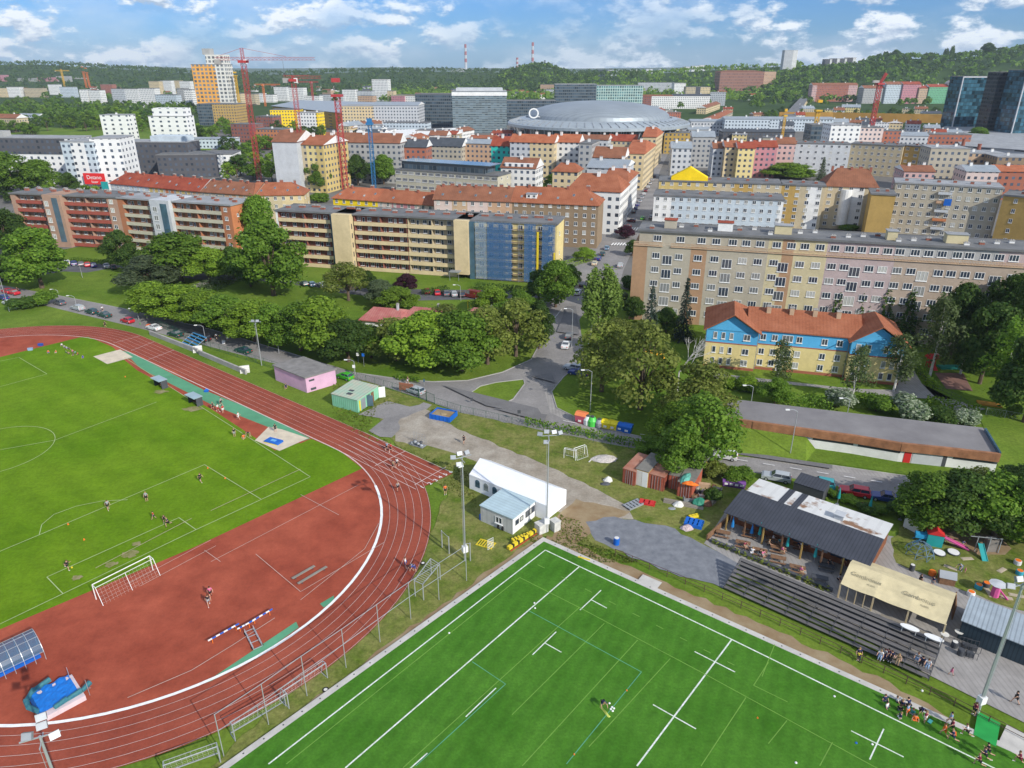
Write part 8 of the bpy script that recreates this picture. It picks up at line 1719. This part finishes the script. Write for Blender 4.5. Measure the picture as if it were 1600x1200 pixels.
# ------------------------------------------------------------ people
def skinmesh(name,verts,edges,rad,root=0):
 me = bpy.data.meshes.new(name); me.from_pydata(verts,edges,[]); o = bpy.data.objects.new(name,me); COL.objects.link(o)
 sk = o.modifiers.new('s','SKIN'); sk.use_smooth_shade = True
 lay = me.skin_vertices[0].data
 for i,r in enumerate(rad): lay[i].radius = (r,r)
 lay[root].use_root = True; ss = o.modifiers.new('u','SUBSURF'); ss.levels = 1
 m2 = bpy.data.meshes.new_from_object(o.evaluated_get(bpy.context.evaluated_depsgraph_get())); bpy.data.objects.remove(o); m2.name = name; return m2
def pose(hp,lean,tl,tr,kl,kr,al,ar,el,er,abd=.12):
 """joint angles in degrees, forward positive; faces -y"""
 D = lambda a: Vector((0,-math.sin(R(a)),-math.cos(R(a)))); U = Vector((0,-math.sin(R(lean)),math.cos(R(lean)))); J = {}
 J['p'] = Vector((0,0,hp)); J['s'] = J['p'] + U * .28; J['c'] = J['p'] + U * .44; J['n'] = J['p'] + U * .54; J['h'] = J['p'] + U * .66 + Vector((0,-.02,0)); J['t'] = J['p'] + U * .76 + Vector((0,-.01,0))
 for s,t,k,a,e in ((-1,tl,kl,al,el),(1,tr,kr,ar,er)):
  q = 'L' if s < 0 else 'R'; J['hip' + q] = J['p'] + Vector((s * .1,0,-.04)); J['kn' + q] = J['hip' + q] + D(t) * .43 + Vector((s * .02,0,0)); J['an' + q] = J['kn' + q] + D(t - k) * .42; J['to' + q] = J['an' + q] + Vector((0,-.17,-.05))
  J['sh' + q] = J['c'] + Vector((s * .18,0,.02)); J['el' + q] = J['sh' + q] + D(a) * .28 + Vector((s * abd,0,0)); J['wr' + q] = J['el' + q] + D(a + e) * .25; J['ha' + q] = J['wr' + q] + D(a + e) * .08
 return J
RAD = dict(p=.13,s=.115,c=.14,n=.055,h=.1,t=.075,hip=.09,kn=.06,an=.042,to=.035,sh=.06,el=.045,wr=.032,ha=.035)
ED = [('p','s'),('s','c'),('c','n'),('n','h'),('h','t')] + [e for q in 'LR' for e in (('p','hip' + q),('hip' + q,'kn' + q),('kn' + q,'an' + q),('an' + q,'to' + q),('c','sh' + q),('sh' + q,'el' + q),('el' + q,'wr' + q),('wr' + q,'ha' + q))]
def sub(J,ks,es,f,name,cut=None):
 P_ = dict(J)
 if cut:
  for k,(a,t) in cut.items(): P_[k] = J[a] + (J[k] - J[a]) * t
 idx = {k: i for i,k in enumerate(ks)}; return skinmesh(name,[tuple(P_[k]) for k in ks],[(idx[a],idx[b]) for a,b in es],[RAD[k.rstrip('LR')] * f + (.012 if f > 1 else 0) for k in ks])
def make_pose(*a):
 J = pose(*a); ks = list(J); body = sub(J,ks,ED,1,'body'); b = bmesh.new(); b.from_mesh(body); mb = MB()
 for q,s in (('L',-1),('R',1)):
  d = (J['ha' + q] - J['wr' + q]).normalized(); sd_ = Vector((0,1,0)).cross(d) if abs(d.y) < .9 else Vector((1,0,0)); sd_ = Vector((0,1,0)) if abs(d.y) < .8 else Vector((1,0,0))
  for k in range(4): r0 = J['ha' + q] + sd_ * (.013 * (k - 1.5)); m_ = r0 + d * (.05 + .006 * (k in (1,2))); mb.bar(r0,m_,.008,0,5).bar(m_,m_ + (d + Vector((-s * .5,0,0))).normalized() * .03,.007,0,5)
  mb.bar(J['wr' + q] + d * .02,J['wr' + q] + d * .06 + sd_ * .045,.009,0,5)
 h = J['h']; mb.bar(h + Vector((0,-.1,.0)),h + Vector((0,-.125,-.03)),.014,0,5).box(-.03,.03,h.y - .105,h.y - .098,h.z - .06,h.z - .05)
 for s in (-1,1): mb.ball(tuple(h + Vector((s * .035,-.098,.025))),.012,6).box(s * .1 - .012,s * .1 + .012,h.y - .02,h.y + .02,h.z - .03,h.z + .03)
 me = mb.data('x',[]); b.from_mesh(me); b.to_mesh(body); b.free(); bpy.data.meshes.remove(me)
 sh = sub(J,['p','s','c','shL','shR','elL','elR'],[('p','s'),('s','c'),('c','shL'),('c','shR'),('shL','elL'),('shR','elR')],1.1,'shirt',{'elL': ('shL',.7),'elR': ('shR',.7)})
 st = sub(J,['p','hipL','hipR','knL','knR'],[('p','hipL'),('p','hipR'),('hipL','knL'),('hipR','knR')],1.14,'shorts',{'knL': ('hipL',.8),'knR': ('hipR',.8)})
 tr = sub(J,['p','hipL','hipR','knL','knR','anL','anR'],[('p','hipL'),('p','hipR'),('hipL','knL'),('hipR','knR'),('knL','anL'),('knR','anR')],1.14,'trousers')
 ha = MB().ball(tuple(h + Vector((0,.02,.035))),.112,10,0,1.05); ha.f = [f for f in ha.f if not all(ha.v[i][1] < h.y - .05 and ha.v[i][2] < h.z + .06 for i in f)]; hm = ha.data('hair',[M['black']])
 so = MB()
 for q in 'LR': so.bar(J['an' + q] + Vector((0,.04,-.03)),J['to' + q] + Vector((0,-.03,.0)),.05,0,6,.045)
 sm = so.data('shoes',[M['white']])
 for m_ in (body,sh,st,tr): m_.materials.clear(); m_.materials.append(M['skin'])
 return dict(body=body,shirt=sh,shorts=st,trousers=tr,hair=hm,shoes=sm)
PS = dict(stand=make_pose(.93,0,4,-4,2,2,6,-4,15,12),walk=make_pose(.91,4,26,-20,8,14,-24,26,20,25),run=make_pose(.93,14,52,-28,60,50,-42,44,80,85,.08),sit=make_pose(.14,12,82,78,84,80,40,42,40,35),bend=make_pose(.88,62,10,-8,12,8,30,40,10,12),crouch=make_pose(.5,30,95,70,120,118,45,50,20,30),ground=make_pose(.14,-6,84,70,20,42,20,15,20,20))
CLO = {n: mat('cloth_' + n,c,.9,.1,4) for n,c in dict(white=(.7,.7,.7),grey=(.3,.32,.34),black=(.02,.02,.025),red=(.5,.03,.03),blue=(.03,.08,.35),orange=(.75,.15,.03),pink=(.6,.15,.3),green=(.1,.3,.08),yellow=(.7,.6,.05),navy=(.02,.03,.09),maroon=(.2,.02,.05),tan=(.35,.25,.15),teal=(.05,.3,.3),lblue=(.25,.35,.5)).items()}
HAIR = [mat('hair_' + str(i),c,.8,.2) for i,c in enumerate([(.02,.015,.01),(.08,.045,.02),(.3,.2,.09),(.12,.06,.03)])]
ip = [0]
def person(u,v,ps,top,leg,label,yaw=0,s=1.0,z=0.0,long=False,group=None):
 p = P(u,v,z) if z > .2 else P(u,v); t = thing('person',label,'person',(p.x,p.y,z if z > .2 else .12),R(yaw),group); t.scale = (s,s,s); ip[0] += 1; d = PS[ps]
 link('body',d['body'],t); o = link('shirt',d['shirt'],t); slot(o,0,CLO[top]); o = link('trousers' if long else 'shorts',d['trousers' if long else 'shorts'],t); slot(o,0,CLO[leg]); o = link('hair',d['hair'],t); slot(o,0,HAIR[ip[0] % 4]); o = link('shoes',d['shoes'],t); slot(o,0,CLO['white' if ip[0] % 2 else 'black'])
 return t
st,wk,rn,si,be,cr,gr = 'stand','walk','run','sit','bend','crouch','ground'
PPL = [(170,797,wk,'grey','black','player in grey at the penalty arc, leftmost in the middle of the pitch',40),(230,784,st,'grey','black','adult in grey shirt and black shorts on the box line',0),(314,754,wk,'black','black','player in black near the orange corner cones',60),(241,812,wk,'red','navy','child in red near the goal area',-30),(258,817,rn,'black','black','player in black behind the red shirted child',20),(264,824,rn,'navy','black','second player in black, nearest the goal area corner',-20),(107,892,rn,'black','black','boy in black with the yellowish ball',70),
 (330,934,wk,'pink','black','runner in pink top on the red tartan',30),(327,947,wk,'black','grey','runner in black beside the one in pink',30),(605,705,wk,'lblue','black','walker in light blue on the sprint lanes',150),(611,707,wk,'red','black','walker in red on the sprint lanes',150),(615,734,wk,'tan','black','walker in brown top on the track crossing lines',-20),(621,730,wk,'white','black','walker in white top on the track crossing lines',-20),(622,768,rn,'grey','black','runner in grey on the track bend',20),(696,773,st,'orange','black','person in orange on the grass before the tent',10),(725,694,wk,'black','black','walker in black on the gravel way',200),
 (431,676,st,'black','black','person in black behind the sand pit with the blue mat',0),(367,683,st,'black','grey','person in black top and pale trousers at the touchline',10),(391,684,be,'black','tan','person bending at the sand pit edge',-60),(381,686,gr,'orange','tan','person in orange sitting at the touchline',30),(255,608,st,'white','black','person in white at the upper team shelter',0),(333,641,wk,'black','black','person in black in the touchline group, leftmost',100),(341,644,wk,'white','red','person in white in the touchline group',90),(349,646,st,'red','white','person in red in the touchline group',40),(346,634,wk,'grey','black','person in grey behind the touchline group',90),(373,657,wk,'white','white','person all in white on the runway',90),
 (634,888,st,'white','blue','person in white and blue at the outer lanes, left of three',90),(641,893,be,'white','navy','bent person in white between the two blue clad ones',60),(648,894,be,'blue','blue','person in blue with red cap at the track edge',-60),(447,606,gr,'navy','navy','person sitting against the pink hut wall',10),(339,531,wk,'white','black','person in white walking on the street by the bleachers',60),(356,534,st,'white','white','person in white beside the pale table on the street',20),(161,488,st,'white','black','person with a white bag behind the dark green cars',20),(28,458,wk,'black','black','person in dark clothes on the street corner',100),(637,600,wk,'black','white','person walking on the side road near the gate',90),(165,512,wk,'black','black','person in black above the track bend',90),
 (76,552,gr,'orange','blue','child in orange sitting apart at the left of the resting team',20),(88,552,gr,'orange','grey','child in orange sitting nearer the resting team',-20),(130,560,gr,'blue','blue','child in blue at the right end of the resting team',0)]
for i,(u,v,c) in enumerate([(97,541,'white'),(101,544,'grey'),(105,546,'lblue'),(109,547,'navy'),(104,552,'green'),(108,554,'tan'),(114,551,'pink'),(118,553,'teal'),(122,555,'red'),(115,556,'black')]): PPL.append((u,v,gr,c,'navy',f'child with {c} shirt sitting in the resting team on the grass',36 * i))
PPL += [(941,1106,be,'navy','black','groundsman bending over a yellow net on the artificial pitch',10)]
for i,(u,v,ps,c,l,lb) in enumerate([(1382,1097,gr,'navy','navy','waiting player in navy, first at the kerb'),(1385,1108,gr,'white','navy','waiting player in white, first on the side line'),(1401,1099,gr,'white','navy','waiting player in white at the kerb'),(1409,1104,gr,'navy','black','waiting player in navy beside the white one at the kerb'),(1405,1112,gr,'black','navy','waiting player in black in the middle of the group'),(1419,1108,cr,'navy','black','crouching player in navy at the kerb'),(1415,1120,st,'lblue','orange','player in light blue with orange shorts'),(1405,1124,gr,'navy','white','player in navy lying across the side line'),(1424,1118,gr,'teal','grey','player in teal sitting in the group'),(1429,1128,gr,'orange','orange','player in orange curled up on the line'),(1436,1118,be,'navy','black','player in navy bending forward behind the maroon one'),(1443,1131,st,'maroon','white','player in maroon standing at the end of the group'),(1473,1151,wk,'orange','orange','player in bright orange walking by the line'),(1483,1133,wk,'lblue','grey','player in pale blue on the concrete kerb'),(1485,1144,wk,'maroon','black','player in maroon beside the bright orange one'),(1486,1160,rn,'navy','navy','player in navy running over the side line'),(1508,1152,rn,'white','black','runner in white on the concrete kerb'),(1541,1182,rn,'black','black','runner in black, first behind the green mat'),(1536,1189,rn,'navy','black','runner in navy, second behind the green mat'),(1527,1199,rn,'maroon','black','runner in maroon nearest the bottom edge'),(1590,1195,rn,'maroon','maroon','runner in maroon at the picture corner'),(1585,1100,wk,'black','black','man in black walking on the paving by the dark container'),(1520,1118,st,'maroon','black','person standing behind the floodlight mast')]):
 PPL.append((u,v,ps,c,l,lb,-110 if ps in (rn,wk) else 37 * i))
for a in PPL: person(*a[:7],s=.8 if 'child' in a[5] else 1)
for u,v,c,l,lb in [(1376,1024,'white','lblue','spectator in white on the grandstand, left of the group'),(1382,1022,'grey','navy','spectator in grey next to the one in white'),(1388,1022,'maroon','navy','spectator in maroon on the grandstand'),(1393,1025,'navy','black','spectator in navy right of the maroon one'),(1404,1030,'tan','tan','spectator in tan sitting alone on the grandstand'),(1434,1028,'grey','lblue','spectator in grey at the right end of the grandstand'),(1441,1034,'navy','black','spectator in navy at the right end of the grandstand'),(1450,1038,'white','lblue','spectator in white, last on the grandstand')]: person(u,v,si,c,l,lb,yawof(P(1130,922),P(1450,1066)) * 57.3,z=.95,long=True)
person(1342,1022,gr,'navy','navy','spectator in navy on the lowest grandstand step',-20,z=.5,long=True); person(1340,1033,st,'yellow','black','child in yellow standing before the grandstand',150,.75); person(1485,1056,wk,'pink','pink','small child in pink beside the grandstand end',90,.65)
for u,v,c,l,lb in [(1207,843,'white','grey','guest in white shirt at the big terrace table'),(1200,851,'tan','black','guest in tan left of the man in white shirt'),(1218,848,'teal','black','guest in teal right of the man in white shirt'),(1221,861,'pink','tan','guest in pinkish top beside the green parasol'),(1163,853,'maroon','tan','guest bending at the left picnic table'),(1175,864,'white','white','guest in white at the end of the middle picnic table'),(1186,866,'black','grey','dark haired guest at the middle picnic table'),(1191,867,'pink','grey','guest in pink at the middle picnic table'),(1247,853,'navy','black','guest in navy before the pub posts'),(1252,855,'white','navy','guest in pale top before the pub posts'),(1295,880,'black','black','guest in black at the black table'),(1316,878,'tan','black','guest in tan under the pub roof end'),(1322,880,'black','black','guest in black under the pub roof end'),(1250,893,'pink','tan','guest in pink at the terrace edge table'),(1345,792,'pink','black','guest in the garden behind the pub'),(1310,905,'grey','black','guest at the left post of the beer marquee')]: person(u,v,si,c,l,lb,25 * (u % 7),z=.45)
person(1500,893,be,'grey','lblue','adult bending in the middle of the play garden',-60,long=True); person(1507,896,st,'pink','pink','toddler in pink beside the bending adult',60,.5); person(1436,915,st,'black','black','person in black behind the beer marquee',90); person(1455,918,st,'navy','grey','person in navy by the dark hedge of the garden',90); person(1474,846,cr,'grey','black','child crouching on the sand beside the pink slide',30,.7); person(1503,852,cr,'blue','grey','child in blue in the middle of the sand',0,.7); person(1525,865,gr,'tan','tan','toddler at the foot of the teal slide',0,.6)
# the groundsman's yellow net and small field clutter
p = P(944,1109); tag(MB().add([(-.5,0,0),(.1,-.3,0),(.7,-1.1,0),(.2,-1.4,0),(-.2,-.3,.5),(.1,-.6,.35),(.4,-1.1,.25),(-.45,.1,.9)],[(0,1,4),(1,2,6,5),(2,3,6),(3,0,5),(0,4,5),(1,5,4),(0,7,4),(3,5,6)]).build('ball_net',mat('net_yellow',(.55,.6,.12),.8,.2,3),None,(p.x,p.y,.13)),'yellow green net bag held by the groundsman','net')
for i,(u,v,c,lb) in enumerate([(64,541,'blue','blue box on the red bend above the resting team'),(48,548,'lblue','pale box on the red bend left of the blue one'),(1452,1131,'teal','teal bag on the side line of the artificial pitch'),(1490,1150,'orange','orange bag between the walking players'),(232,511,'orange','orange pile beside the white car on the street'),(350,537,'white','pale folding table on the street verge'),(219,507,'green','green bag behind the red parked car')]):
 q = P(u,v); tag(MB().box(-.5,.5,-.3,.3,.0,.5).box(-.55,.55,-.35,.35,.5,.58).build('bag' if 'bag' in lb else 'box',CLO[c],None,(q.x,q.y,.1),R(20 * i)),lb,'bag' if 'bag' in lb else 'box').scale = (.5,.5,.5) if 'bag' in lb else (1,1,1)
# ------------------------------------------------------------ air
hz = MB().box(-16000,16000,-400,13500,-2,340).data('haze',[]); o = link('haze',hz); o['kind'] = 'stuff'; m = bpy.data.materials.new('haze'); m.use_nodes = True; n = m.node_tree.nodes
for x in list(n):
 if x.type == 'BSDF_PRINCIPLED': n.remove(x)
v_ = n.new('ShaderNodeVolumePrincipled'); v_.inputs['Color'].default_value = (.72,.86,1,1); v_.inputs['Density'].default_value = 6e-5; m.node_tree.links.new(v_.outputs[0],n['Material Output'].inputs['Volume']); hz.materials.append(m)
